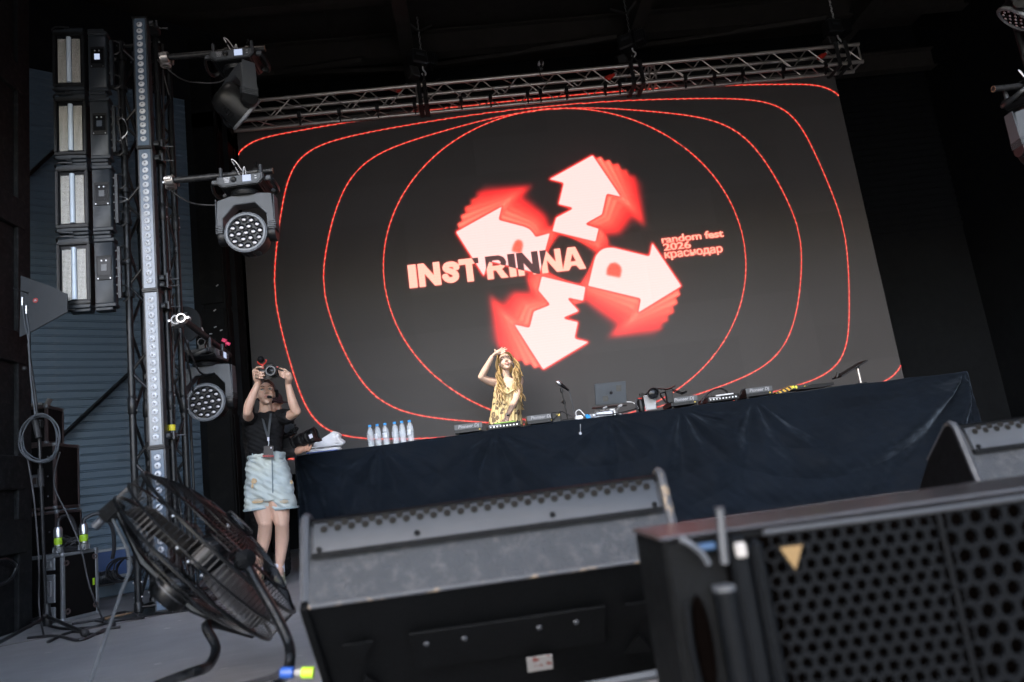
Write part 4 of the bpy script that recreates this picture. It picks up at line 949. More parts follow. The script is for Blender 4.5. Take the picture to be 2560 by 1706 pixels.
# power adapter and scraps
p = tp(1447, 7.0); k = thing('power_adapter', 'white power adapter with looped cord left of the laptop', 'adapter', p, (0, 0, .1))
mat('white_plastic', (.75, .76, .78), .35, var=.05)
mb = MB(); mb.box((0, 0, .02), (.075, .075, .04)); mb.build('brick', 'white_plastic', k, bev=.01, seg=2)
mb = MB(); mb.tube(catmull([(-.02, 0, .03), (-.018, 0, .08), (.02, 0, .095), (.05, 0, .06), (.085, 0, .01)], 6), .0045, 6); mb.build('cord', 'white_plastic', k)
for i, (px, c_) in enumerate(((1471, 'cap_blue'), (1480, 'print_white'), (1488, 'bottle_label'))):
    p = tp(px, 6.97+.01*i); k = thing('crumpled_wrapper', ['crumpled blue and white wrapper nearest the power adapter', 'crumpled white wrapper in the middle by the laptop', 'crumpled pale wrapper nearest the laptop stand'][i], 'wrapper', p, (0, 0, i), 'wrappers on the table')
    mb = MB(); r_ = random.Random(i)
    v = [Vector((math.cos(a)*math.cos(b), math.sin(a)*math.cos(b), math.sin(b)+.6))*.026*r_.uniform(.6, 1.3) for b in (-.6, 0, .7) for a in np.linspace(0, 2*math.pi, 8)[:-1]]
    v = [(x, y, max(.001, z)) for x, y, z in v]+[(0, 0, .035)]
    f = [(j*7+i_, j*7+(i_+1) % 7, (j+1)*7+(i_+1) % 7, (j+1)*7+i_) for j in range(2) for i_ in range(7)]+[(14+i_, 14+(i_+1) % 7, 21) for i_ in range(7)]+[tuple(range(7))]
    mb.raw(v, f); mb.build('foil', c_, k, smooth=0)
p = tp(1511, 6.98); k = thing('power_strip', 'grey power strip with white plugs under the laptop', 'power strip', p, (0, 0, .03))
mb = MB(); mb.box((0, 0, .024), (.16, .06, .045)); mb.build('strip', 'bottle_label', k, bev=.006)
for x in (-.055, .0, .05):
    mb = MB(); mb.tube(catmull([(x, 0, .04), (x, 0, .055), (x-.02, .01, .062), (x-.03, .03, .05), (x-.035, .05, .02)], 5), .0042, 6); mb.build('plug_lead', 'label_paper', k)
# ---- laptop on stand
C4 = [at(1486, 961, 7.06), at(1563.6, 952, 7.06), at(1566.7, 1006, 7.14), at(1489, 1015, 7.14)]
lp = thing('laptop', 'open dark grey laptop on a silver stand, lid turned to the audience', 'laptop', (C4[3]+C4[2])/2)
o = (C4[3]+C4[2])/2; ux = (C4[2]-C4[3]).normalized(); uz = ((C4[0]+C4[1])/2-o); hh = uz.length; uz.normalize(); ux = (ux-uz*ux.dot(uz)).normalized(); uy = uz.cross(ux)
ML = Matrix((ux, uy, uz)).transposed().to_4x4(); wl = (C4[2]-C4[3]).length
mat('laptop_alu', (.13, .145, .16), .38, .6, var=.08, scale=12); mat('sticker', (.075, .075, .07), .55, var=.15)
mb = MB(); mb.box((0, 0, hh/2), (wl, .008, hh), ML); lid = mb.build('lid', 'laptop_alu', lp, bev=.004, seg=2)
for (x, z, w_, h_, r_) in ((.085, .155, .052, .062, .05), (-.055, .062, .056, .055, -.08)):
    mb = MB(); mb.box((0, 0, 0), (w_, .001, h_), ML @ Matrix.Translation((x, -.0047, z)) @ Matrix.Rotation(r_, 4, 'Y')); mb.build('sticker', 'sticker', lid)
mb = MB(); XZ_ = ML @ Matrix.Translation((.005, -.0042, hh*.52)) @ Matrix.Rotation(math.pi/2, 4, 'X')
mb.prism([(.016*math.cos(a)*(1-.12*math.exp(-((a-math.pi/2)/.35)**2)), .017*math.sin(a)*(1-.2*math.exp(-((a-math.pi/2)/.3)**2))) for a in np.linspace(0, 2*math.pi, 25)[:-1]], 0, .0012, XZ_)
mb.prism([(.001, .019), (.008, .03), (.003, .028), (-.001, .022)], 0, .0012, XZ_); mb.build('logo', 'gear_black', lid)
mb = MB(); mb.box((0, .115, -.03), (wl, .24, .014), ML @ Matrix.Rotation(-.25, 4, 'X')); mb.build('keyboard_base', 'gear_black', lp, bev=.004)
st = thing('laptop_stand', 'silver folding stand under the laptop', 'laptop stand', tp(1530, 7.1))
b0 = WLOC[st.name]; zt_ = (o.z-b0.z)-.05
for x in (-.075, .075):
    mb = MB(); mb.tube([(x, -.06, .006), (x, .0, .012), (x*.7, .04, zt_*.5), (x, -.02, zt_)], .009, 6); mb.build('stand_leg', 'white_metal', st)
    mb = MB(); mb.tube([(x-.015, -.07, zt_+.005), (x+.02, -.06, zt_+.02), (x+.03, -.0, zt_+.02)], .011, 8); mb.build('stand_hook', 'white_metal', st)
mb = MB()
for x in (-.02, .02): mb.box((x, -.05, zt_*.45), (.014, .01, zt_*.8))
mb.box((0, -.05, zt_*.82), (.054, .01, .014)); mb.build('front_bracket', 'white_plastic', st)
mb = MB(); mb.box((0, .02, .006), (.2, .14, .01)); mb.build('base_frame', 'gear_black', st, bev=.003)
# white leads right of the laptop, long thin black tube
lead([at(1567, 1005, 7.1), at(1580, 1006, 7.08), at(1590, 1012, 7.06), at(1597, 1022, 7.04)], .004, 'white_plastic', 'white lead hanging from the laptop right side')
lead([tp(1490, 6.94)+Vector((0, 0, .02)), tp(1540, 6.94)+Vector((0, 0, .012)), tp(1585, 6.95)+Vector((0, 0, .03)), tp(1598, 6.97)+Vector((0, 0, .05))], .006, 'gear_black', 'thin black rod lying in front of the laptop', 'rod', 'rod')
# ---- camera standing on the table
cb = tp(1618, 7.0); c0 = at(1632, 984, 6.95)
k = thing('table_camera', 'large-lens camera in a pale cage standing on the table', 'camera', cb, (0, 0, .12)); lc = c0-cb
mat('cage_grey', (.4, .41, .43), .4, var=.1)
mb = MB(); mb.box((lc.x-.01, .04, .085), (.12, .02, .15)); mb.build('cage_plate', 'cage_grey', k, bev=.008)
mb = MB(); mb.box((lc.x-.01, .085, .1), (.135, .07, .1)); mb.box((lc.x, .08, .165), (.06, .06, .04)); mb.build('body', 'gear_black', k, bev=.01, seg=2)
ML2 = frame((lc.x, lc.y+.05, lc.z), (-.12, -1, -.05))
mb = MB(); mb.lathe([(.035, -.03), (.04, 0), (.05, .03), (.056, .08), (.059, .1), (.057, .104), (.05, .102), (.046, .09)], 30, ML2); ln_ = mb.build('lens_barrel', 'gear_black', k)
mb = MB(); mb.lathe([(0, .092), (.025, .09), (.046, .082)], 24, ML2); mb.build('front_glass', 'lens_glass', ln_)
mb = MB(); mb.lathe([(0, .0), (.03, .005), (.034, .03), (.03, .1), (.026, .12), (0, .125)], 16, Matrix.Translation((lc.x-.105, .06, .0)) @ Matrix.Diagonal((1, 1.1, 1, 1))); mb.build('grip', 'gear_black', k)
mb = MB(); mb.tube(catmull([(lc.x-.15, .05, .0), (lc.x-.16, .04, .08), (lc.x-.14, .04, .13), (lc.x-.1, .05, .125)], 6), .007, 6, flat=2); mb.build('strap', 'cable', k)
mb = MB(); mb.box((lc.x-.113, .05, .135), (.05, .03, .012)); mb.build('red_button', 'red_plug', k, bev=.004)
for x in (-.09, -.06): mb = MB(); mb.cyl((lc.x+x, .06, .155), (lc.x+x, .06, .185), .011, 10); mb.build('dial', 'gear_black', k)
for i in range(3): mb = MB(); mb.lathe([(.006, 0), (.008, .002), (.006, .004)], 10, frame((lc.x+.045, .029, .055-i*.014), (0, -1, 0))); mb.build('cage_hole', 'gear_black', k)
# small gimbal mount right of it
gb = tp(1688, 7.02); k = thing('gimbal_mount', 'black folded gimbal with tilted plates right of the table camera', 'gimbal', gb)
def wp(x, y, Y=7.02): return at(x, y, Y)-gb
mb = MB(); a_, b_, c_, d_ = wp(1662, 979), wp(1680, 975), wp(1684, 1007), wp(1668, 1008)
mb.raw([tuple(p+Vector((0, dy, 0))) for dy in (-.025, .025) for p in (a_, b_, c_, d_)], [(0, 1, 2, 3), (7, 6, 5, 4), (0, 4, 5, 1), (1, 5, 6, 2), (2, 6, 7, 3), (3, 7, 4, 0)]); mb.build('battery_body', 'gear_black', k, bev=.004)
for p, q_, w_ in (((1645, 972), (1665, 974), .02), ((1662, 975), (1680, 970), .024), ((1672, 973), (1687, 965), .018)):
    mb = MB(); mb.tube([wp(*p), wp(*q_)], [w_, w_], 4, flat=.35); mb.build('plate', 'gear_black', k)
for p, q_ in (((1680, 974), (1712, 984)), ((1679, 977), (1706, 986))):
    mb = MB(); mb.tube([wp(*p), wp(*q_)], .006, 6); mb.build('arm', 'gear_black', k)
mb = MB(); mb.tube([wp(1705, 985), wp(1716, 979)], [.017, .014], 6, flat=.7); mb.build('handle_end', 'gear_black', k)
mb = MB(); mb.tube([wp(1648, 984), wp(1660, 1000), wp(1666, 1008)], .009, 6); mb.tube([wp(1640, 986), wp(1664, 981)], .007, 6); mb.build('support_arm', 'gear_black', k)
# ---- cable loops over the right mixer
lead([tp(1752, 7.02)+Vector((0, 0, .01)), at(1770, 984, 7.05), at(1795, 972, 7.07), at(1815, 978, 7.08), at(1825, 996, 7.1)], .009, 'cable', 'thick black cable arching over the right mixer')
lead([at(1850, 990, 7.04), at(1853, 977, 7.05), at(1866, 974, 7.06), at(1880, 982, 7.07), at(1884, 990, 7.08)], .008, 'cable', 'smaller black cable loop left of the rightmost player')
# ---- striped strip, yellow sheet and black board near the table's right end
def stripes():
    m = mat('hazard_stripe', (.6, .33, .03), .5, var=.1); t = m.node_tree; b = t.nodes['Principled BSDF']
    tc = t.nodes['Texture Coordinate']; w = t.nodes.new('ShaderNodeTexWave'); w.bands_direction = 'DIAGONAL'; w.inputs['Scale'].default_value = 12
    t.links.new(tc.outputs['Object'], w.inputs['Vector']); gt = t.nodes.new('ShaderNodeMath'); gt.operation = 'GREATER_THAN'; gt.inputs[1].default_value = .5; t.links.new(w.outputs['Fac'], gt.inputs[0])
    mx = t.nodes.new('ShaderNodeMix'); mx.data_type = 'RGBA'; mx.inputs[6].default_value = (.55, .32, .03, 1); mx.inputs[7].default_value = (.02, .008, .008, 1); t.links.new(gt.outputs[0], mx.inputs[0]); t.links.new(mx.outputs[2], b.inputs['Base Color'])
    m = mat('yellow_print', (.65, .6, .05), .5, var=.1); t = m.node_tree; b = t.nodes['Principled BSDF']; tc = t.nodes['Texture Coordinate']
    n = t.nodes.new('ShaderNodeTexVoronoi'); n.inputs['Scale'].default_value = 34; t.links.new(tc.outputs['Object'], n.inputs['Vector']); gt = t.nodes.new('ShaderNodeMath'); gt.operation = 'GREATER_THAN'; gt.inputs[1].default_value = .42; t.links.new(n.outputs['Distance'], gt.inputs[0])
    mx = t.nodes.new('ShaderNodeMix'); mx.data_type = 'RGBA'; mx.inputs[6].default_value = (.65, .6, .05, 1); mx.inputs[7].default_value = (.02, .02, .02, 1); t.links.new(gt.outputs[0], mx.inputs[0]); t.links.new(mx.outputs[2], b.inputs['Base Color'])
stripes()
def slab(pts, Y, depth, name, label, cat, m):
    P = [at(x, y, Y) for x, y in pts]; o = P[0]; k = thing(name, label, cat, o); n = len(P)
    mb = MB(); mb.raw([tuple(p-o+Vector((0, dy, 0))) for dy in (0, depth) for p in P], [tuple(range(n)), tuple(range(2*n-1, n-1, -1))]+[(i, (i+1) % n, n+(i+1) % n, n+i) for i in range(n)]); mb.build('sheet', m, k)
    return k
slab([(1939, 983), (1978, 964), (1980, 975), (1944, 985)], 7.0, .12, 'striped_board', 'small board with orange and black stripes by the rightmost player', 'board', 'hazard_stripe')
slab([(1979, 964), (2023, 961), (2000, 972), (1980, 974)], 7.01, .1, 'yellow_sheet', 'yellow printed sheet beside the striped board', 'sheet', 'yellow_print')
slab([(1986, 974), (2030, 961), (2084, 956), (2086, 963), (2040, 970)], 6.98, .25, 'black_board', 'flat black board lying at the right end of the table', 'board', 'gear_black')
# ---- tablet holder at the right end
tb = Vector((at(2151, 953, 7.0).x, 7.0, TZ+.004)); k = thing('tablet_holder', 'black tilted tablet holder on a short pole at the table right end', 'tablet holder', tb)
hp_ = at(2143, 918, 7.0)-tb
mb = MB(); mb.cyl((0, 0, 0), tuple(hp_), .013, 10); mb.build('pole', 'aluminium', k)
mb = MB(); mb.ball(tuple(hp_), .022, 10); mb.build('ball_joint', 'gear_black', k)
A, B = at(2092, 945, 7.0)-tb, at(2157, 905, 7.0)-tb
mb = MB(); mb.box((0, 0, 0), (.19, .014, (B-A).length), frame((A+B)/2, B-A, (0, 1, 0))); mb.build('tray', 'gear_black', k)
mb = MB(); mb.tube([A, A+Vector((.02, -.01, .05))], .014, 6); mb.build('lip', 'gear_black', k)
mb = MB(); mb.lathe([(0, 0), (.06, 0), (.06, .012), (0, .016)], 16); mb.build('foot', 'gear_black', k)
# pin with a cord on the drape
k = thing('drape_pin', 'pale cord with a small grey ball pinned to the drape below the power adapter', 'pin', at(1451, 1061, 6.87))
e_ = at(1451, 1084, 6.85)-WLOC[k.name]
mb = MB(); mb.cyl((0, 0, 0), tuple(e_), .004, 6); mb.build('cord', 'print_white', k); mb = MB(); mb.ball(tuple(e_), .014, 10); mb.build('ball', 'bottle_label', k)
# low riser the performer stands on
rs = thing('riser', 'low black platform behind the DJ table', 'platform', (1.2, 8.15, 0)); mb = MB(); mb.box((1.2, 8.2, .13), (5.4, .86, .26)); mb.build('deck', 'black_paint', rs, world=True, bev=.01)
mat('foam_brown', (.001, .0007, .0006), .9, spec=0., var=.4, scale=30)
mat('tag_blue', (.008, .03, .07), .5, var=.2)
mat('grille_black', (.0022, .0027, .0034), .5, .0, spec=.06, var=.25, scale=20)
# ================================================================== stage monitors, front fill, fan
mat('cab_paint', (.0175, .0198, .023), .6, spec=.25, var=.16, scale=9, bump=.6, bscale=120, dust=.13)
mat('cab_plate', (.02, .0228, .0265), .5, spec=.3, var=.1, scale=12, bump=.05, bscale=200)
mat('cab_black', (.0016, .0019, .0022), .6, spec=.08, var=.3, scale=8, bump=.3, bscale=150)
def worn():
    m = mat('worn_edge', (.022, .024, .028), .6, var=.2, scale=10); t = m.node_tree; b = t.nodes['Principled BSDF']; tc = t.nodes['Texture Coordinate']
    n = t.nodes.new('ShaderNodeTexNoise'); n.inputs['Scale'].default_value = 24; n.inputs['Detail'].default_value = 6; t.links.new(tc.outputs['Object'], n.inputs['Vector'])
    r = t.nodes.new('ShaderNodeMapRange'); r.inputs[1].default_value = .57; r.inputs[2].default_value = .66; t.links.new(n.outputs['Fac'], r.inputs[0])
    old = b.inputs['Base Color'].links[0].from_socket; mx = t.nodes.new('ShaderNodeMix'); mx.data_type = 'RGBA'; mx.inputs[7].default_value = (.12, .09, .06, 1)
    t.links.new(r.outputs[0], mx.inputs[0]); t.links.new(old, mx.inputs[6]); t.links.new(mx.outputs[2], b.inputs['Base Color'])
worn()
YZ = Matrix(((0, 0, 1, 0), (1, 0, 0, 0), (0, 1, 0, 0), (0, 0, 0, 1)))     # polygon (y, z), extruded along x
def wedge(label, loc, rz):
    w = thing('stage_monitor', label, 'stage monitor', loc, (0, 0, rz), 'wedge stage monitors at the stage edge')
    W = .99; x0, x1 = -W/2, W/2
    side = [(-.09, .362), (-.07, .375), (-.012, .56), (.0, .575), (.018, .58), (.04, .572), (.2, .46), (.36, .3), (.47, .13), (.5, .03), (.49, .006), (.24, .006), (.2, .02), (-.085, .35)]
    for x in (x0, x1-.022):
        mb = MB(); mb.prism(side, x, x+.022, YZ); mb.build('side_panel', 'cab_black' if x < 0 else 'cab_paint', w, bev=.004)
        mb = MB(); mb.tube([(x+.011, y-.001, z) for y, z in side[1:7]], .0125, 6); mb.build('worn_rim', 'worn_edge', w)
    # grey rear upper board
    mb = MB(); mb.prism([(-.085, .364), (-.002, .558), (.012, .556), (-.06, .37)], x0+.022, x1-.022, YZ); mb.build('rear_board', 'cab_paint', w)
    mb = MB(); mb.tube([(x0+.022, -.084, .363), (x1-.022, -.084, .363)], .006, 6); mb.build('board_edge', 'worn_edge', w)
    # plate of the grille folded over the top, a dark strip painting the shadow line under it
    mb = MB(); mb.prism([(-.035, .486), (-.006, .56), (-.016, .56), (-.047, .486)], x0+.034, x1-.034, YZ); pl = mb.build('grille_plate', 'cab_plate', w, bev=.003)
    mb = MB(); mb.prism([(-.045, .475), (-.038, .489), (-.046, .489), (-.052, .475)], x0+.03, x1-.03, YZ); mb.build('painted_shadow_strip', 'cab_black', w)
    # top grille strip over to the performer side
    mb = MB(); mb.prism([(-.006, .558), (.0, .568), (.02, .572), (.42, .22), (.41, .2), (.0, .55)], x0+.024, x1-.024, YZ); mb.build('front_grille', 'cab_black', w)
    nrm = Vector((0, -.93, .37)); hole = None
    for r_ in range(2):
        for i in range(25-r_):
            x = x0+.062+(i+.5*r_)*.0362; z = .545 if r_ == 0 else .5575; y = -.047+(z-.486)*.419
            if hole is None:
                mb = MB(); mb.lathe([(0, 0), (.0098, 0), (.0098, .0012), (.0, .0012)], 10, frame((0, 0, 0), nrm)); hole = mb.build('grille_hole', 'hole_dark', pl)
                hole.location = (x, y-.001, z)
            else: share(hole, pl, (x, y-.001, z))
    for x in (x0+.05, -.19, .17, x1-.05):
        mb = MB(); mb.lathe([(0, .0), (.004, .0), (.005, .002), (.0075, .002), (.008, 0)], 12, frame((x, -.0415 if abs(x) < .3 else -.0445, .505 if abs(x) < .3 else .496), nrm)); mb.build('screw', 'cab_black', pl)
    for x in (x0+.045, x1-.045):
        mb = MB(); mb.box((x, -.0135, .551), (.024, .008, .006)); mb.build('slot', 'cab_black', pl)
    # undercut back, its shade put into the darker colour, with handle recess and corner gussets
    mb = MB(); mb.prism([(-.082, .36), (-.06, .366), (.25, .02), (.23, .01)], x0+.022, x1-.022, YZ); mb.build('rear_panel', 'cab_black', w)
    nb_ = Vector((0, -.745, -.667))
    Mr = frame((0, .06, .185), nb_, (1, 0, 0))
    mb = MB(); mb.box((.02, .02, .004), (.52, .15, .008), Mr); rp_ = mb.build('connector_plate', 'cab_black', w, bev=.002)
    for x in (-.2, -.1, .1, .2): mb = MB(); mb.lathe([(0, .012), (.007, .012), (.009, .006)], 8, Mr @ Matrix.Translation((x, .05, 0))); mb.build('plate_screw', 'grey_plastic', rp_)
    for x in (x0+.12, x1-.12):
        for d in (-.09, .05):
            mb = MB(); mb.prism([(-.04, -.035), (.04, -.035), (0, .045)] if d < 0 else [(-.04, .035), (.04, .035), (0, -.045)], .0, .006, Mr @ Matrix.Translation((x, d, 0))); mb.build('rubber_foot', 'cab_black', w)
    return w
mat('hole_dark', (.004, .0036, .0028), .7, spec=.1, var=.4, scale=40)
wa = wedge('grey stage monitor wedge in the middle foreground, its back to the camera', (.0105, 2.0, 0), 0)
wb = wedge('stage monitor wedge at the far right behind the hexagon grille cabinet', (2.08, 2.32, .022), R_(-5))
p = at(1347, 1643, 1.99)
mat('label_paper', (.2, .19, .18), .7, var=.1)
def sticker_mat():
    m = mat('label_print', (.55, .53, .5), .7, var=.1); t = m.node_tree; b = t.nodes['Principled BSDF']; tc = t.nodes['Texture Coordinate']
    n = t.nodes.new('ShaderNodeTexNoise'); n.inputs['Scale'].default_value = 55; t.links.new(tc.outputs['Object'], n.inputs['Vector'])
    r = t.nodes.new('ShaderNodeMath'); r.operation = 'GREATER_THAN'; r.inputs[1].default_value = .58; t.links.new(n.outputs['Fac'], r.inputs[0])
    mx = t.nodes.new('ShaderNodeMix'); mx.data_type = 'RGBA'; mx.inputs[6].default_value = (.16, .155, .15, 1); mx.inputs[7].default_value = (.1, .02, .015, 1); t.links.new(r.outputs[0], mx.inputs[0]); t.links.new(mx.outputs[2], b.inputs['Base Color'])
sticker_mat()
d = ray(1347, 1643); nb_ = Vector((0, -.745, -.667)); pc = Vector((.0105, 2.05, .185)); tt = (pc-CAM).dot(nb_)/d.dot(nb_); hit = CAM+d*tt
mb = MB(); mb.box((0, 0, .0195), (.07, .062, .002), frame(hit-Vector((.0105, 2.0, 0)), nb_, (1, 0, 0))); mb.build('paper_label', 'label_print', wa)
# ---- front fill loudspeaker with hexagon grille
FX0, FZ, FY = .29, .482, 1.23
ff = thing('front_fill_speaker', 'large black line array loudspeaker with hexagon grille at the lower right', 'loudspeaker', (.95, 1.35, 0))
def fp(mb, name, m, parent=None, **k): return mb.build(name, m, parent or ff, world=(parent is None), **k)
mb = MB(); mb.box((FX0+.66, FY+.115, FZ/2+.001), (1.32, .22, FZ-.004)); fp(mb, 'cabinet', 'cab_black', bev=.008)
mat('top_board', (.02, .019, .02), .22, var=.15, scale=10)
mb = MB(); mb.box((FX0+.66, FY+.115, FZ+.001), (1.33, .228, .008)); fp(mb, 'top_board', 'top_board', bev=.004)
mb = MB(); mb.box((FX0+.118, FY-.012, FZ/2), (.03, .03, FZ-.01)); fp(mb, 'rigging_rail', 'grille_black', bev=.006)
mb = MB(); mb.cyl((FX0+.088, FY-.006, .01), (FX0+.088, FY-.006, FZ-.09), .02, 12); fp(mb, 'rigging_tube', 'grille_black')
mb = MB(); mb.lathe([(0, .0), (.021, 0), (.021, .008), (0, .01)], 12, Matrix.Translation((FX0+.088, FY-.006, FZ-.09))); fp(mb, 'tube_cap', 'grey_plastic')
mb = MB(); mb.tube(catmull([at(1812, 1410, FY-.02), at(1806, 1350, FY-.02), at(1802, 1300, FY-.02), at(1798, 1268, FY-.02)], 5), [.0075]*15+[.0095], 8); fp(mb, 'rigging_pin', 'grey_plastic')
mb = MB(); mb.tube(catmull([at(1700, 1347, FY-.015), at(1728, 1362, FY-.02), at(1755, 1385, FY-.02), at(1772, 1412, FY-.02)], 5), .0055, 6); fp(mb, 'retaining_wire', 'grey_plastic')
mb = MB(); mb.box((FX0+.118, FY-.03, FZ-.028), (.018, .012, .024)); fp(mb, 'latch', 'label_paper', bev=.003)
mb = MB(); mb.box((FX0+.07, FY-.008, FZ-.018), (.03, .012, .012)); fp(mb, 'blue_tag', 'tag_blue', bev=.003)
mb = MB(); mb.box((FX0+.147, FY-.018, FZ/2), (.022, .03, FZ-.03)); fp(mb, 'front_frame', 'grille_black', bev=.008)
# side handle slot
mb = MB(); mb.lathe([(0, .0), (.022, .0), (.03, .006), (.03, .0)], 20, Matrix.Translation((FX0+.04, FY-.001, FZ-.17)) @ Matrix.Diagonal((.5, 1, 2.6, 1)) @ frame((0, 0, 0), (0, -1, 0))); fp(mb, 'handle_slot', 'foam_brown')
mb = MB(); mb.tube(catmull([(FX0+.022, FY-.006, FZ-.1), (FX0+.018, FY-.008, FZ-.17), (FX0+.024, FY-.006, FZ-.24)], 5), .004, 6); fp(mb, 'handle_edge', 'grille_black')
def honeycomb(x0, x1, z0, z1, pitch, hole_r, y0, y1):
    """perforated sheet between two edges, tessellated by hexagons"""
    mb = MB(); rr = pitch/math.sqrt(3); row = pitch*math.sqrt(3)/2; j = 0; z = z0
    while z < z1:
        x = x0+(pitch/2 if j % 2 else 0)
        while x < x1:
            f_ = lambda X_: y0+(y1-y0)*(X_-x0)/(x1-x0)
            v = []
            for R_o, dy in ((rr, 0), (hole_r, 0), (hole_r*.92, .006)):
                for k in range(6):
                    a = math.pi/6+k*math.pi/3; X_ = x+R_o*math.cos(a); v.append((X_, f_(X_)+dy, z+R_o*math.sin(a)))
            mb.raw(v, [(a*6+k, a*6+(k+1) % 6, (a+1)*6+(k+1) % 6, (a+1)*6+k) for a in range(2) for k in range(6)])
            x += pitch
        z += row; j += 1
    return mb
mat('grille_edge', (.014, .016, .019), .5, var=.2)
XC = at(2365, 1400, FY-.045).x
fp(honeycomb(FX0+.168, XC, .015, FZ-.012, .0245, .0098, FY-.03, FY-.045), 'fine_grille', 'grille_black', weld=True, smooth=0)
fp(honeycomb(XC+.018, FX0+1.28, .015, FZ-.018, .034, .014, FY-.045, FY-.02), 'coarse_grille', 'grille_black', weld=True, smooth=0)
mb = MB(); mb.box((FX0+.7, FY+.003, FZ/2), (1.2, .01, FZ-.03)); fp(mb, 'foam', 'foam_brown')
mb = MB(); mb.tube([(FX0+.16, FY-.03, FZ-.006), (XC, FY-.046, FZ-.006), (FX0+1.29, FY-.02, FZ-.006)], .005, 6); fp(mb, 'grille_edge', 'grille_edge')
mb = MB(); mb.tube([(XC+.004, FY-.046, .01), (XC+.004, FY-.046, FZ-.01)], .005, 6); fp(mb, 'grille_seam', 'grille_black')
mat('warn_yellow', (.11, .066, .02), .5, var=.1)
tc_ = at(1980, 1392, FY-.045)
Mw = Matrix.Translation(tc_) @ Matrix.Rotation(math.pi/2, 4, 'X')
mb = MB(); mb.prism([(-.024, .021), (.024, .021), (0, -.028)], 0, .003, Mw); wt = fp(mb, 'warning_plate', 'hole_dark')
mb = MB(); mb.prism([(-.0185, .0165), (.0185, .0165), (0, -.02)], .0031, .0042, Mw); fp(mb, 'warning_triangle', 'warn_yellow')
# ---- floor fan
FC = at(520, 1388, 2.86); vdir = (FC-CAM).normalized()
FA = ((C_R*.70+C_U*.70)*.95+vdir*.34).normalized()          # blows up and to the right, its back to us
FR = .385
fan_ = thing('floor_fan', 'large black drum fan on a bent tube stand, tilted upwards', 'fan', (FC.x, FC.y, 0))
MF = frame(FC, FA, C_U); 
def fpart(mb, name, m, parent=None, **k): return mb.build(name, m, parent or fan_, world=True, **k) if parent is None else mb.build(name, m, parent, **k)
mat('fan_black', (.0025, .003, .0036), .3, .0, var=.3, scale=10, spec=.3)
mat('fan_blade', (.022, .021, .021), .45, .0, spec=.3, var=.2, scale=6)
def ringpts(r, z, n=48): return [MF @ Vector((r*math.cos(a), r*math.sin(a), z)) for a in np.linspace(0, 2*math.pi, n+1)[:-1]]
for z, r, th in ((-.06, FR, .007), (.06, FR, .007), (0, FR+.004, .004)):
    mb = MB(); mb.tube(ringpts(r, z), th, 6, True); fpart(mb, 'rim_ring', 'fan_black')
def cage(sign, name):
    mb = MB()
    for i in range(104):
        a = 2*math.pi*i/104; pts = []
        for k in range(7):
            u = k/6; r = .06+(FR-.06)*u; zz = sign*(.06+.085*(1-u**2.2)); aa = a+.35*(1-u)*sign
            pts.append(MF @ Vector((r*math.cos(aa), r*math.sin(aa), zz)))
        pts.append(MF @ Vector((FR*math.cos(a), FR*math.sin(a), 0)))
        mb.tube(pts, .0017, 4)
    for u in (.25, .5, .75): 
        r = .06+(FR-.06)*u; mb.tube(ringpts(r, sign*(.06+.085*(1-u**2.2))), .003, 5, True)
    mb.tube(ringpts(.06, sign*.145, 24), .006, 6, True)
    o = fpart(mb, name, 'fan_black', smooth=0); o['kind'] = 'stuff'
cage(-1, 'rear_guard'); cage(1, 'front_guard')
mb = MB(); mb.lathe([(0, .165), (.06, .165), (.064, .155), (0, .15)], 24, MF); fpart(mb, 'front_badge', 'fan_black')
for k in range(3):
    mb = MB(); a0 = k*2*math.pi/3+.4; v = []; n1, n2 = 9, 8
    for i in range(n1):
        r = .06+(FR-.095)*i/(n1-1)
        wd = .55*(1-.25*(i/(n1-1)))
        for j in range(n2):
            t_ = (j/(n2-1)-.5)*2; a = a0+t_*wd*(.55+.45*math.sin(math.pi*min(1, .25+i/(n1-1)*.75)))
            v.append(MF @ Vector((r*math.cos(a), r*math.sin(a), .045*t_-.02*(t_**2))))
    mb.raw(v, [(i*n2+j, i*n2+j+1, (i+1)*n2+j+1, (i+1)*n2+j) for i in range(n1-1) for j in range(n2-1)])
    o = fpart(mb, 'blade', 'fan_blade', smooth=60); md = o.modifiers.new('t', 'SOLIDIFY'); md.thickness = .003
mb = MB(); mb.lathe([(0, .06), (.05, .06), (.065, .04), (.065, -.05), (0, -.05)], 24, MF); fpart(mb, 'hub', 'fan_black')
# motor behind the rear guard with its ring handle
mb = MB(); mb.lathe([(.03, -.1), (.066, -.115), (.074, -.13), (.074, -.2), (.066, -.213), (.03, -.218), (0, -.218)], 28, MF); mot = fpart(mb, 'motor', 'fan_black')
mb = MB(); mb.lathe([(.07, -.17), (.0755, -.17), (.0755, -.174), (.07, -.174)], 28, MF); fpart(mb, 'motor_band', 'grey_plastic')
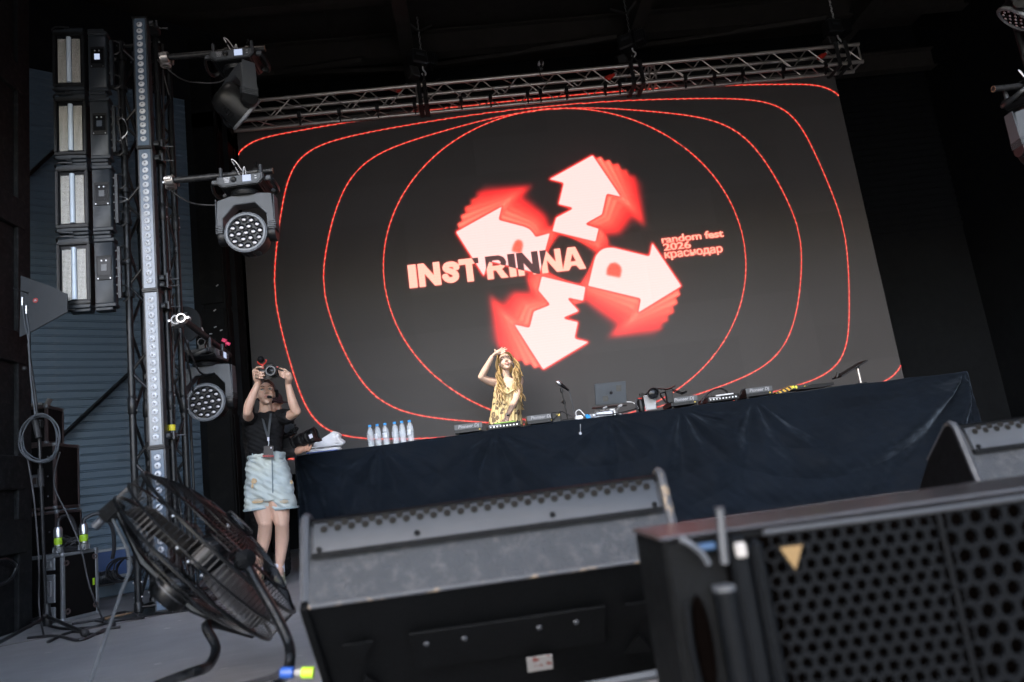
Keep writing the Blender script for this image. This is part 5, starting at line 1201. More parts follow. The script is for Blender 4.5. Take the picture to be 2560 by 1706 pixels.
# back bar along the guard, from the bracket at upper left to the leg at lower right
up_l = (C_U*.72-C_R*.69); up_l = (up_l-FA*up_l.dot(FA)).normalized()
B0, B1 = FC-FA*.09+up_l*(FR*.95), FC-FA*.09-up_l*(FR*.85)
mb = MB(); mb.tube([B0, FC-FA*.165+up_l*.15, FC-FA*.165-up_l*.1, B1], .016, 8); fpart(mb, 'back_bar', 'fan_black')
mb = MB(); mb.box((0, 0, 0), (.06, .05, .08), frame(B0-FA*.02, FA, up_l)); fpart(mb, 'switch_box', 'cab_black', bev=.01, seg=2)
mb = MB(); mb.lathe([(0, -.02), (.016, -.018), (.016, .015), (.01, .02), (0, .02)], 12, frame(B0-FA*.08, FA)); fpart(mb, 'knob', 'grey_plastic')
for px, py in ((433, 1291), (443, 1370), (470, 1405), (505, 1440), (570, 1315)):
    mb = MB(); mb.ball(at(px, py, FC.y-.12), .008, 8); fpart(mb, 'guard_screw', 'steel')
# legs: bent tubes down to the floor
LA = [B1, at(520, 1560, 2.75), at(540, 1620, 2.68), at(520, 1665, 2.58), at(470, 1685, 2.5), fl(392, 1712, .018)]
LB = [at(612, 1402, 2.62), at(650, 1470, 2.55), at(690, 1540, 2.5), at(722, 1610, 2.45), at(722, 1668, 2.4), fl(690, 1712, .02), fl(560, 1800, .018)]
for L_ in (LA, LB):
    mb = MB(); mb.tube(catmull(L_, 8), .0165, 10); fpart(mb, 'stand_leg', 'fan_black')
E0, E1 = Vector(LA[-1]), Vector(LB[-1])
mb = MB(); mb.tube(catmull([E0, E0+(E1-E0)*.3+Vector((0, -.12, 0)), E0+(E1-E0)*.7+Vector((0, -.12, 0)), E1], 6), .0165, 10); fpart(mb, 'stand_foot', 'fan_black')
mb = MB(); Mk = frame(at(612, 1400, 2.6), (.5, -.8, .2)); mb.lathe([(0, -.03)]+[(.03+.004*(k % 2), -.025+k*.008) for k in range(6)]+[(0, .025)], 16, Mk); fpart(mb, 'tilt_knob', 'cab_black')
mb = MB(); mb.cyl(at(612, 1400, 2.62), FC-up_l*.02+FA*.0+(C_R*.38-up_l*.0).normalized()*FR*.3, .012, 8); fpart(mb, 'pivot_bolt', 'fan_black')
mat('fan_cord', (.035, .04, .045), .5, var=.2)
# mains cord of the fan
lead([B0-FA*.03, at(325, 1400, 2.72), at(300, 1490, 2.62), at(262, 1600, 2.5), at(222, 1720, 2.4), fl(180, 1900, .01)], .0055, 'fan_cord', 'grey mains cord of the fan dropping to the floor')
# ---- neon taped connectors beside the wedge
mat('plug_blue', (.01, .05, .22), .4, var=.1)
mat('neon', (.3, .5, .02), .5, var=.06)
def connector(pxs, Y, label):
    A, B = at(*pxs[0], Y), at(*pxs[1], Y); k = thing('cable_connector', label, 'connector', A, group='taped power connectors'); d = B-A; L = d.length; M = frame((0, 0, 0), d)
    mb = MB(); mb.lathe([(0, 0), (.014, 0), (.016, L*.04), (.016, L*.36), (.012, L*.4), (0, L*.4)], 14, M); mb.build('plug', 'plug_blue', k)
    mb = MB(); mb.lathe([(.008, L*.4), (.009, L*.42), (.011, L*.6), (.008, L*.62)], 12, M); mb.build('sleeve', 'label_paper', k)
    mb = MB(); mb.lathe([(.0, L*.62), (.014, L*.62), (.016, L*.66), (.016, L*.98), (.0, L)], 14, M); mb.build('tape_wrap', 'neon', k)
    return k
connector(((702, 1682), (786, 1682)), 2.18, 'blue connector with neon yellow tape beside the middle monitor wedge')
lead([at(702, 1682, 2.18), at(690, 1690, 2.2), at(660, 1700, 2.24), at(600, 1715, 2.3)], .01, 'cable', 'black power cable leading to the neon taped connector')
for i, (pts, lab) in enumerate(((((1440, 1672), (1520, 1655), (1640, 1625), (1720, 1590)), 'upper cable of the bundle on the floor between wedge and front fill'), (((1430, 1700), (1530, 1680), (1640, 1650), (1740, 1620)), 'middle cable of the bundle between wedge and front fill'), (((1420, 1725), (1540, 1703), (1660, 1680), (1760, 1650)), 'lower cable of the bundle between wedge and front fill'))):
    lead([fl(x, y, .015) for x, y in pts], .013, ('grey_cable', 'cable', 'grey_cable')[i], lab, group='floor cables by the front fill')
# ================================================================== people
def fuse(name, mb, m, parent, voxel=.005, smooth=5, post=None, world=True):
    """grow one continuous surface from overlapping limbs"""
    o = mb.build(name, m, parent, smooth=0, world=world)
    r = o.modifiers.new('r', 'REMESH'); r.mode = 'VOXEL'; r.voxel_size = voxel; r.use_smooth_shade = True
    s = o.modifiers.new('s', 'SMOOTH'); s.factor = .5; s.iterations = smooth
    dg = bpy.context.evaluated_depsgraph_get(); dg.update(); me = bpy.data.meshes.new_from_object(o.evaluated_get(dg))
    o.modifiers.clear(); old = o.data; o.data = me; bpy.data.meshes.remove(old)
    if not me.materials: me.materials.append(MATS[m])
    if post is not None:
        co = np.empty(len(me.vertices)*3, np.float32); me.vertices.foreach_get('co', co); no = np.empty_like(co); me.vertices.foreach_get('normal', no)
        co = post(co.reshape(-1, 3), no.reshape(-1, 3)); me.vertices.foreach_set('co', co.astype(np.float32).ravel()); me.update()
    me.shade_smooth(); return o
def limb(mb, pts, rad, n=14, k=5, flat=1.0):
    P = [Vector(p) for p in pts]; Q = catmull(P, k); m_ = len(P)
    rr = [float(np.interp(i/k, range(m_), rad)) for i in range(len(Q))]
    mb.tube(Q, rr, n, flat=flat); mb.ball(P[0], rad[0]*.98, n); mb.ball(P[-1], rad[-1]*.98, n)
def loft(mb, secs, xdir=(1, 0, 0), ydir=(0, 1, 0), n=24, p=2.3):
    X, Y = Vector(xdir).normalized(), Vector(ydir).normalized(); v = []
    for c, rx, ry in secs:
        for i in range(n):
            a = 2*math.pi*i/n; ca, sa = math.cos(a), math.sin(a)
            v.append(Vector(c)+X*(rx*math.copysign(abs(ca)**(2/p), ca))+Y*(ry*math.copysign(abs(sa)**(2/p), sa)))
    f = [(j*n+i, j*n+(i+1) % n, (j+1)*n+(i+1) % n, (j+1)*n+i) for j in range(len(secs)-1) for i in range(n)]
    f += [tuple(range(n))[::-1], tuple((len(secs)-1)*n+i for i in range(n))]
    mb.raw(v, f)
def headM(c, fwd, up, s=1.0):
    f = Vector(fwd).normalized(); u = Vector(up); u = (u-f*u.dot(f)).normalized(); x = f.cross(u)   # x: person's right when facing fwd
    M = Matrix((x, f, u)).transposed().to_4x4(); M.translation = Vector(c); return M @ Matrix.Scale(s, 4)
def add_head(mb, M):
    E = lambda c, r: mb.ball((0, 0, 0), 1, 18, (1, 1, 1), M @ Matrix.Translation(c) @ Matrix.Diagonal((*r, 1)))
    E((0, -.012, .035), (.074, .092, .083)); E((0, .018, -.012), (.066, .07, .085)); E((0, .035, -.06), (.048, .046, .05)); E((0, .06, -.098), (.022, .02, .018))
    for s in (-1, 1):
        E((s*.033, .06, -.035), (.026, .022, .03)); E((s*.033, .073, .022), (.03, .011, .009)); E((s*.072, -.005, -.012), (.009, .018, .03))
    mb.tube([M @ Vector(p) for p in ((0, .082, .02), (0, .098, -.008), (0, .104, -.024), (0, .09, -.034))], [.007, .0085, .0115, .009], 8)
    for s in (-1, 1): E((s*.011, .09, -.028), (.008, .009, .007))
    E((0, .086, -.056), (.021, .01, .007)); E((0, .083, -.068), (.018, .01, .007))
def face_parts(M, who, lip, brow, eye_open=1.0, smile=0.0, teeth=False):
    off = WLOC[who.name]
    def bb(mb, name, m): mb.v = [tuple(Vector(p)-off) for p in mb.v]; return mb.build(name, m, who, smooth=60)
    for s in (-1, 1):
        mb = MB(); mb.ball((0, 0, 0), 1, 12, (1, 1, 1), M @ Matrix.Translation((s*.032, .0785, .006)) @ Matrix.Diagonal((.0145, .009, .0062*eye_open, 1))); bb(mb, 'eye', 'eye_white')
        mb = MB(); mb.ball((0, 0, 0), 1, 10, (1, 1, 1), M @ Matrix.Translation((s*.032+.002, .0855, .006)) @ Matrix.Diagonal((.0062, .004, .006*eye_open, 1))); bb(mb, 'iris', 'iris_dark')
        mb = MB(); mb.tube([M @ Vector(p) for p in ((s*.016, .083, .0095), (s*.03, .0885, .0135*(.6+.4*eye_open)), (s*.049, .079, .0085))], [.0012, .002, .001], 6); bb(mb, 'lash_line', brow)
        mb = MB(); mb.tube([M @ Vector(p) for p in ((s*.014, .088, .027-.004*smile), (s*.03, .091, .0345), (s*.054, .074, .029))], [.0028, .0036, .0016], 6); bb(mb, 'eyebrow', brow)
    w = .024+.006*smile
    mb = MB(); mb.tube([M @ Vector(p) for p in ((-w, .078, -.06+.008*smile), (-.009, .0945, -.0555), (0, .0955, -.0572), (.009, .0945, -.0555), (w, .078, -.06+.008*smile))], [.0015, .0042, .0036, .0042, .0015], 8); bb(mb, 'upper_lip', lip)
    mb = MB(); mb.tube([M @ Vector(p) for p in ((-w*.95, .078, -.062+.007*smile), (0, .0935, -.0665-.006*smile), (w*.95, .078, -.062+.007*smile))], [.0015, .0052, .0015], 8); bb(mb, 'lower_lip', lip)
    if teeth:
        mb = MB(); mb.tube([M @ Vector(p) for p in ((-w*.75, .083, -.06+.005*smile), (0, .0945, -.0622), (w*.75, .083, -.06+.005*smile))], [.0015, .0034, .0015], 8); bb(mb, 'teeth', 'eye_white')
def skinmat(name, c):
    m = mat(name, c, .48, var=.16, scale=10, bump=.08, bscale=250, spec=.35)
    b = m.node_tree.nodes['Principled BSDF']; b.inputs['Subsurface Weight'].default_value = .12; b.inputs['Subsurface Radius'].default_value = (1, .35, .2); b.inputs['Subsurface Scale'].default_value = .01
skinmat('skin_a', (.42, .27, .205)); skinmat('skin_b', (.4, .28, .225)); skinmat('skin_c', (.36, .2, .14))
mat('eye_white', (.55, .53, .5), .2, var=.03); mat('iris_dark', (.02, .014, .01), .25, var=.1)
mat('lip_a', (.33, .13, .11), .4, var=.1); mat('lip_b', (.42, .14, .12), .35, var=.1); mat('brow_dark', (.045, .03, .02), .7, var=.2); mat('brow_fair', (.16, .1, .05), .7, var=.2)
mat('hair_brown', (.022, .013, .009), .45, var=.4, scale=60); mat('cotton_black', (.006, .0062, .007), .85, var=.3, scale=12, bump=.2, bscale=200, spec=.15)
def hair_blond():
    m = mat('hair_blond', (.3, .2, .085), .4, var=.5, scale=14, spec=.5)
hair_blond(); mat('hair_pale', (.36, .27, .145), .38, var=.3, scale=20); mat('hair_dark_blond', (.15, .09, .04), .45, var=.3, scale=20)  # pale and darker blond tones, picked at random per lock
def W(px, py, Y): return at(px, py, Y)
# ---------------------------------------------------------------- woman with the raised camera
wf = fl(690, 1462); YB = wf.y                          # stands here
wo_ = thing('person', 'woman in black t-shirt and ripped pale denim shorts holding a camera up', 'person', (wf.x, YB, 0))
mb = MB()
pel = W(668, 1195, YB); wst = W(664, 1142, YB); che = W(661, 1078, YB); nb = W(663, 1034, YB)
loft(mb, [(W(676, 1255, YB), .15, .09), (W(671, 1215, YB), .165, .11), (W(667, 1175, YB), .15, .1), (wst, .122, .085), (W(662, 1110, YB), .125, .088), (che, .145, .1), (W(661, 1050, YB), .15, .085), (W(662, 1038, YB), .09, .065)])
limb(mb, [nb, W(664, 1020, YB-.02), W(664, 1003, YB-.02)], [.058, .05, .05])
SL, SR = W(624, 1049, YB), W(702, 1045, YB)
EL, ER = W(619, 1031, YB-.26), W(742, 1029, YB-.2)
HL, HR = W(646, 957, YB-.26), W(720, 960, YB-.24)
for S_, E_, H_ in ((SL, EL, HL), (SR, ER, HR)):
    limb(mb, [S_, (S_+E_)/2+Vector((0, 0, -.012)), E_], [.052, .045, .036]); limb(mb, [E_, E_+(H_-E_)*.3+(Vector((-.008, -.01, 0))), H_], [.036, .038, .023])
# legs
KL, KR = W(664, 1308, YB-.03), W(705, 1310, YB-.03); AL, AR = W(645, 1424, YB+.03), W(699, 1422, YB+.03)
for hip, K_, A_ in ((W(648, 1225, YB), KL, AL), (W(692, 1225, YB), KR, AR)):
    limb(mb, [hip, (hip+K_)/2, K_], [.098, .083, .058]); limb(mb, [K_, K_+(A_-K_)*.35+Vector((0, .03, 0)), A_+(K_-A_)*.12, A_], [.056, .056, .036, .035]); mb.ball(K_+Vector((0, -.018, 0)), .043, 12)
    limb(mb, [A_, A_+Vector((.02, -.08, -.045))], [.036, .03])
# hands round the camera
cY = YB-.34; C0 = W(676, 931, cY)
palm = [HL, W(641, 944, cY+.06), W(639, 930, cY+.05)]; limb(mb, palm, [.026, .031, .03], flat=.75)
for i, (y0, L_) in enumerate(((919, 17), (929, 20), (936, 20), (943, 17))):
    limb(mb, [W(640, y0+3, cY+.05), W(643, y0, cY+.0), W(650, y0+(2 if i else -1), cY-.035), W(640+L_, y0+(3 if i else 0), cY-.036)], [.0105, .0098, .0092, .0078], 10, 4)
limb(mb, [W(648, 946, cY+.07), W(656, 938, cY+.075), W(662, 932, cY+.075)], [.013, .011, .009], 10)
limb(mb, [HR, W(722, 947, cY+.05), W(720, 938, cY+.04)], [.025, .031, .03], flat=.72)
for (a, b, c_) in (((721, 932), (712, 925), (700, 921)), ((717, 936), (708, 932), (696, 928)), ((716, 941), (707, 937), (697, 933)), ((717, 946), (709, 944), (699, 938))):
    limb(mb, [W(*a, cY+.035), W(*b, cY+.005), W(*c_, cY+.02)], [.0105, .0095, .0075], 10, 4)
limb(mb, [W(722, 944, cY+.06), W(712, 945, cY+.085), W(704, 938, cY+.085)], [.013, .011, .009], 10)
HM = headM(W(664, 984, YB-.035), (.34, -.92, .2), (-.02, .1, 1), 1.0)
add_head(mb, HM)
fuse('body', mb, 'skin_a', wo_, .004, 3)
face_parts(HM, wo_, 'lip_a', 'brow_dark', 1.0, -.2)
# hair pulled back
mb = MB(); E = lambda c, r: mb.ball((0, 0, 0), 1, 18, (1, 1, 1), HM @ Matrix.Translation(c) @ Matrix.Diagonal((*r, 1)))
E((0, -.016, .05), (.08, .09, .084)); E((0, -.04, -.0), (.077, .072, .075)); E((0, -.11, .0), (.035, .03, .04)); limb(mb, [HM @ Vector((0, -.11, 0)), HM @ Vector((0, -.14, -.08)), HM @ Vector((0, -.12, -.18))], [.03, .028, .012])
fuse('hair', mb, 'hair_brown', wo_, .006, 3)
# t-shirt
mb = MB()
loft(mb, [(W(665, 1139, YB), .142, .104), (W(664, 1125, YB), .138, .103), (W(662, 1105, YB), .142, .106), (che, .161, .118), (W(661, 1052, YB), .166, .105), (W(662, 1040, YB), .12, .085), (W(663, 1032, YB), .072, .062)])
for S_, E_ in ((SL, EL), (SR, ER)): limb(mb, [S_+Vector((0, 0, .004)), S_+(E_-S_)*.46+Vector((0, 0, -.01))], [.071, .064])
def crease(co, no):
    d = .0035*np.sin(co[:, 2]*70+3*np.sin(co[:, 0]*22))*np.sin(co[:, 0]*18+1)+.002*np.sin(co[:, 2]*150+co[:, 0]*90)
    return co+no*d[:, None]
fuse('t_shirt', mb, 'cotton_black', wo_, .006, 4, crease)
# shorts
def denim():
    m = mat('denim', (.32, .365, .37), .9, var=.24, scale=9, bump=.4, bscale=380, spec=.15); t = m.node_tree; b = t.nodes['Principled BSDF']; tc = t.nodes['Texture Coordinate']
    n = t.nodes.new('ShaderNodeTexNoise'); n.inputs['Scale'].default_value = 5; n.inputs['Detail'].default_value = 3; t.links.new(tc.outputs['Object'], n.inputs['Vector'])
    r = t.nodes.new('ShaderNodeMapRange'); r.inputs[1].default_value = .45; r.inputs[2].default_value = .7; r.inputs[4].default_value = .6; t.links.new(n.outputs['Fac'], r.inputs[0])
    old = b.inputs['Base Color'].links[0].from_socket; mx = t.nodes.new('ShaderNodeMix'); mx.data_type = 'RGBA'; mx.inputs[7].default_value = (.42, .44, .38, 1)
    t.links.new(r.outputs[0], mx.inputs[0]); t.links.new(old, mx.inputs[6]); t.links.new(mx.outputs[2], b.inputs['Base Color'])
denim(); mat('denim_seam_shade', (.1, .13, .15), .9, var=.2); mat('denim_dark', (.2, .25, .27), .9, var=.15); mat('rip_tan', (.4, .29, .17), .9, var=.3, scale=60, bump=.6, bscale=120)
mb = MB()
loft(mb, [(W(677, 1252, YB), .203, .11), (W(675, 1236, YB), .2, .125), (W(671, 1205, YB), .19, .128), (W(668, 1170, YB), .172, .118), (W(666, 1140, YB), .148, .108), (W(666, 1136, YB), .146, .107)])
loft(mb, [(W(646, 1273, YB-.005), .118, .108), (W(646, 1260, YB), .117, .108), (W(650, 1222, YB), .104, .115)], n=20)
loft(mb, [(W(713, 1271, YB-.005), .104, .108), (W(710, 1258, YB), .106, .108), (W(698, 1222, YB), .1, .115)], n=20)
def dcrease(co, no):
    d = .006*np.sin(co[:, 2]*48+5*np.sin(co[:, 0]*14))*np.cos(co[:, 0]*26+.4)+.005*np.sin(co[:, 0]*46+co[:, 2]*22)+.003*np.sin(co[:, 2]*120+co[:, 0]*70)
    return co+no*d[:, None]
sh = fuse('shorts', mb, 'denim', wo_, .006, 3, dcrease)
off = WLOC[wo_.name]
def on_wo(mb, name, m, parent=None, **k): mb.v = [tuple(Vector(p)-off) for p in mb.v]; return mb.build(name, m, parent or wo_, **k)
def hemring(cx_, cy_, rx, ry): return [W(cx_, cy_, YB-.005)+Vector((rx*math.cos(a), ry*math.sin(a), 0)) for a in np.linspace(0, 2*math.pi, 25)[:-1]]
for args in ((645, 1273, .113, .106), (714, 1271, .101, .106)):
    mb = MB(); mb.tube(hemring(*args), .007, 6, True, flat=1.5); on_wo(mb, 'hem', 'denim_dark', sh)
mb = MB(); mb.tube([W(666, 1140, YB)+Vector((.15*math.cos(a), .112*math.sin(a), 0)) for a in np.linspace(0, 2*math.pi, 29)[:-1]], .009, 6, True, flat=1.7); on_wo(mb, 'waistband', 'denim', sh)
for px in (632, 655, 684, 701):
    mb = MB(); mb.box((0, 0, 0), (.012, .01, .04), Matrix.Translation(W(px, 1140, YB-.118+abs(px-667)*.0009))); on_wo(mb, 'belt_loop', 'denim_dark', sh, bev=.002)
mb = MB(); mb.tube([W(680, 1145, YB-.118), W(681, 1180, YB-.133), W(682, 1225, YB-.13), W(682, 1262, YB-.06)], .0045, 6); on_wo(mb, 'fly_seam_shade', 'denim_seam_shade', sh)  # fly seam, darkened and run down as shade between the legs
for (a, b, c_) in (((622, 1140), (626, 1152), (640, 1158)), ((712, 1142), (712, 1152), (702, 1156))):
    mb = MB(); mb.tube(catmull([W(*a, YB-.085), W(*b, YB-.1), W(*c_, YB-.118)], 5), .003, 5); on_wo(mb, 'pocket_seam', 'denim_dark', sh)
for px, py, w_, h_, dy in ((636, 1203, .055, .05, -.122), (632, 1215, .02, .05, -.118), (646, 1253, .1, .045, -.112), (712, 1254, .075, .045, -.112), (729, 1205, .02, .04, -.1)):
    n_ = 14; r_ = random.Random(px); pts = [(math.cos(a)*w_/2*r_.uniform(.65, 1.1), math.sin(a)*h_/2*r_.uniform(.55, 1.1)) for a in np.linspace(0, 2*math.pi, n_+1)[:-1]]
    mb = MB(); mb.prism(pts, 0, .012, Matrix.Translation(W(px, py, YB+dy)) @ Matrix.Rotation(math.pi/2, 4, 'X')); on_wo(mb, 'frayed_rip', 'rip_tan', sh)
for px, py in ((646, 1249), (712, 1252)):
    for i in range(3): mb = MB(); mb.tube([W(px-12, py-2+i*3, YB-.127), W(px+12, py-3+i*3, YB-.127)], .0022, 4); on_wo(mb, 'loose_thread', 'denim' if i else 'denim_dark', sh)
# shoes and socks
mat('shoe_olive', (.2, .19, .13), .8, var=.25, scale=25); mat('shoe_sole', (.42, .4, .33), .7, var=.15); mat('sock', (.45, .45, .52), .9, var=.1)
for A_, tx in ((AL, .035), (AR, .05)):
    T = Matrix.Translation((A_.x, A_.y, 0)) @ Matrix.Rotation(-tx*4, 4, 'Z').inverted()
    mb = MB(); n_ = []
    for (y, w_, z0, z1) in ((.075, .028, .02, .085), (.05, .038, .018, .105), (0, .04, .016, .1), (-.06, .043, .016, .082), (-.12, .047, .016, .062), (-.165, .04, .018, .05), (-.19, .018, .022, .036)):
        n_.append((Vector((0, y, (z0+z1)/2)), w_, (z1-z0)/2))
    loft(mb, n_, (1, 0, 0), (0, 0, 1), 16); mb.v = [tuple(T @ Vector(p)) for p in mb.v]; o = on_wo(mb, 'shoe', 'shoe_olive', smooth=60)
    mb = MB(); pts = [(.032, .078), (.044, .02), (.05, -.08), (.052, -.13), (.035, -.185), (0, -.2), (-.035, -.185), (-.052, -.13), (-.05, -.08), (-.042, .02), (-.032, .078)]; mb.prism(pts, .001, .028, T); on_wo(mb, 'sole', 'shoe_sole', o, bev=.006)
    for i in range(4):
        mb = MB(); mb.tube([T @ Vector((-.03, -.03-.024*i, .088-.008*i)), T @ Vector((0, -.032-.024*i, .094-.008*i)), T @ Vector((.03, -.03-.024*i, .088-.008*i))], .0035, 5); on_wo(mb, 'lace', 'shoe_sole', o)
    mb = MB(); mb.lathe([(.041, -.02), (.042, .05), (.039, .055)], 16, Matrix.Translation(A_+Vector((0, 0, -.01)))); on_wo(mb, 'sock', 'sock')
# headset with boom microphone
mb = MB(); mb.tube([HM @ Vector((.088*math.cos(a), -.012-.02*math.sin(a), .035+.1*math.sin(a))) for a in np.linspace(-.2, math.pi+.2, 16)], .006, 6); hs = on_wo(mb, 'headset_band', 'grey_plastic')
for s in (-1, 1):
    mb = MB(); mb.lathe([(0, -.012), (.03, -.012), (.034, 0), (.03, .012), (0, .014)], 16, frame(HM @ Vector((s*.09, -.006, -.004)), (HM.to_3x3() @ Vector((s, 0, 0))))); on_wo(mb, 'ear_cup', 'cotton_black', hs)
mb = MB(); mb.tube(catmull([HM @ Vector(p) for p in ((-.092, .0, -.03), (-.085, .05, -.075), (-.06, .09, -.085), (-.03, .105, -.078))], 5), .003, 6); on_wo(mb, 'boom_arm', 'cotton_black', hs)
mb = MB(); mb.ball((0, 0, 0), 1, 12, (1, 1, 1), HM @ Matrix.Translation((-.018, .112, -.074)) @ Matrix.Diagonal((.021, .014, .013, 1))); on_wo(mb, 'foam_tip', 'cotton_black', hs)
# lanyard and badge
ln0 = thing('lanyard', 'dark lanyard with a red lettered badge round the woman neck', 'lanyard', W(668, 1113, YB-.14))
def on_ln(mb, name, m): mb.v = [tuple(Vector(p)-WLOC[ln0.name]) for p in mb.v]; return mb.build(name, m, ln0)
mat('lanyard_grey', (.02, .024, .028), .7, var=.2); mat('badge_print', (.01, .008, .009), .5, var=.2); mat('badge_red', (.3, .015, .012), .5, var=.1)
for a in ((655, 1036), (677, 1034)):
    mb = MB(); mb.tube(catmull([W(*a, YB-.075), W((a[0]*.6+669*.4), 1062, YB-.128), W(670, 1095, YB-.132)], 5), .0095, 4, flat=.25); on_ln(mb, 'strap', 'lanyard_grey')
mb = MB(); mb.box((0, 0, 0), (.016, .008, .03), Matrix.Translation(W(671, 1098, YB-.14))); on_ln(mb, 'buckle', 'sock')
mb = MB(); mb.tube([W(671, 1102, YB-.14), W(672, 1108, YB-.143), W(671, 1115, YB-.143)], .0035, 6); on_ln(mb, 'clip', 'steel')
MBd = Matrix.Translation(W(671, 1131, YB-.143)) @ Matrix.Rotation(.13, 4, 'Y')
mb = MB(); mb.box((0, 0, 0), (.078, .004, .1), MBd); on_ln(mb, 'badge', 'badge_print')
v, f = text_mesh('RANDOM', .021, .0008, 1.0, 0, 'CENTER'); mb = MB(); mb.raw([(x, -.003, y-.038) for x, y, z in v], f, MBd); on_ln(mb, 'badge_lettering', 'badge_red')
mb = MB(); mb.box((.02, -.0028, .036), (.006, .001, .014), MBd); mb.box((.02, -.0029, .036), (.014, .001, .005), MBd); on_ln(mb, 'badge_mark', 'sock')
# her camera with microphone
cm = thing('handheld_camera', 'black camera with round lens and foam microphone held above the woman head', 'camera', C0)
def on_c(mb, name, m, parent=None, **k): mb.v = [tuple(Vector(p)-WLOC[cm.name]) for p in mb.v]; return mb.build(name, m, parent or cm, **k)
Mcam = Matrix.Translation(C0) @ Matrix.Rotation(-.09, 4, 'Y')
mb = MB(); mb.box((-.012, .02, -.005), (.14, .05, .09), Mcam); mb.box((.0, .02, .048), (.06, .045, .03), Mcam); on_c(mb, 'body', 'gear_black', bev=.01, seg=2)
mb = MB(); mb.lathe([(.034, -.03), (.038, .0), (.044, .035), (.046, .06), (.043, .063), (.03, .06), (.026, .05)], 28, Mcam @ frame((.018, .0, 0), (0, -1, 0))); lz = on_c(mb, 'lens_barrel', 'dark_plastic')
mb = MB(); mb.lathe([(.044, .062), (.03, .063)], 28, Mcam @ frame((.018, .0, 0), (0, -1, 0))); on_c(mb, 'lens_rim', 'grey_plastic', lz)
mb = MB(); mb.lathe([(0, .052), (.015, .05), (.027, .045)], 24, Mcam @ frame((.018, .0, 0), (0, -1, 0))); on_c(mb, 'front_glass', 'lens_glass', lz)
mk = W(652, 899, cY); mb = MB(); mb.ball((0, 0, 0), .027, 16, (1, 1.25, 1), Matrix.Translation(mk)); on_c(mb, 'foam_windshield', 'cotton_black')
mb = MB(); mb.tube([mk+Vector((.034*math.cos(a), .03, .034*math.sin(a)-.004)) for a in np.linspace(-math.pi*.98, .1, 14)], .0065, 6); mb.cyl(mk+Vector((0, .03, -.036)), mk+Vector((.004, .03, -.075)), .009, 8); on_c(mb, 'shock_mount', 'red_plug')
mb = MB(); mb.tube(catmull([mk+Vector((.03, .03, -.035)), mk+Vector((.07, .03, -.03)), mk+Vector((.1, .03, -.05)), mk+Vector((.115, .03, -.085))], 5), .0045, 6); on_c(mb, 'mic_lead', 'cable')
mb = MB(); mb.box((.062, .0, .03), (.012, .008, .008), Mcam); on_c(mb, 'record_dot', 'red_plug')
# ---------------------------------------------------------------- camera operator behind her
mY = 6.72; mf = W(690, 1420, mY); mo = thing('person', 'man in dark clothes and cap half hidden behind the woman, aiming a large camera', 'person', (mf.x, mY, 0))
offm = WLOC[mo.name]
def on_m(mb, name, m, parent=None, **k): mb.v = [tuple(Vector(p)-offm) for p in mb.v]; return mb.build(name, m, parent or mo, **k)
HMm = headM(W(681, 1013, mY), (.8, -.5, -.25), (0, 0, 1), 1.02)
mb = MB(); add_head(mb, HMm); limb(mb, [W(679, 1055, mY), W(680, 1030, mY)], [.06, .057])
loft(mb, [(Vector((mf.x-.02, mY, .8)), .15, .1), (Vector((mf.x-.02, mY, 1.0)), .15, .1), (Vector((mf.x-.03, mY, 1.25)), .17, .11), (Vector((mf.x-.03, mY, 1.38)), .17, .1), (W(679, 1052, mY), .08, .07)])
ShR, ShL = W(705, 1062, mY-.02), W(655, 1062, mY)
h1p, h2p = W(727, 1108, mY-.2), W(765, 1120, mY-.22)
limb(mb, [ShR, W(722, 1115, mY+.02), W(716, 1130, mY-.1), W(724, 1112, mY-.17)], [.055, .047, .04, .028]); limb(mb, [ShL, W(680, 1130, mY-.2), W(740, 1128, mY-.24), W(757, 1122, mY-.24)], [.055, .047, .036, .028])
limb(mb, [W(722, 1113, mY-.17), W(724, 1102, mY-.18)], [.03, .034], flat=.7)
for i, y in enumerate((1093, 1101, 1108, 1115)):
    limb(mb, [W(722, y+2, mY-.19), W(731, y, mY-.22), W(741-(i > 1)*3, y+1, mY-.2)], [.0125, .0115, .009], 10, 4)
limb(mb, [W(722, 1096, mY-.19), W(730, 1088, mY-.2), W(736, 1086, mY-.19)], [.013, .011, .009], 10)
for i, x in enumerate((752, 760, 768, 776)):
    limb(mb, [W(x-4, 1127, mY-.24), W(x, 1121, mY-.25), W(x+2, 1113, mY-.25)], [.012, .011, .009], 10, 4)
for sx in (-.09, .08):
    limb(mb, [Vector((mf.x-.02+sx, mY, .85)), Vector((mf.x-.02+sx, mY-.02, .47)), Vector((mf.x-.02+sx, mY+.03, .09))], [.085, .06, .04]); limb(mb, [Vector((mf.x-.02+sx, mY+.03, .05)), Vector((mf.x-.02+sx, mY-.14, .035))], [.04, .033])
fuse('body', mb, 'skin_c', mo, .006, 4)
mat('jacket_dark', (.012, .01, .01), .85, var=.3, scale=14, bump=.2, bscale=120)
mb = MB(); loft(mb, [(Vector((mf.x-.02, mY, .78)), .18, .125), (Vector((mf.x-.02, mY, 1.0)), .172, .122), (Vector((mf.x-.03, mY, 1.25)), .19, .13), (Vector((mf.x-.03, mY, 1.39)), .185, .115), (W(679, 1056, mY), .085, .078)])
limb(mb, [ShR, W(722, 1115, mY+.02), W(716, 1130, mY-.09)], [.066, .06, .052]); limb(mb, [ShL, W(680, 1130, mY-.2), W(730, 1130, mY-.24)], [.066, .06, .05])
fuse('jacket', mb, 'jacket_dark', mo, .007, 4, crease)
mb = MB()
for sx in (-.09, .08): limb(mb, [Vector((mf.x-.02+sx, mY, .86)), Vector((mf.x-.02+sx, mY-.01, .47)), Vector((mf.x-.02+sx, mY+.03, .06))], [.105, .08, .062])
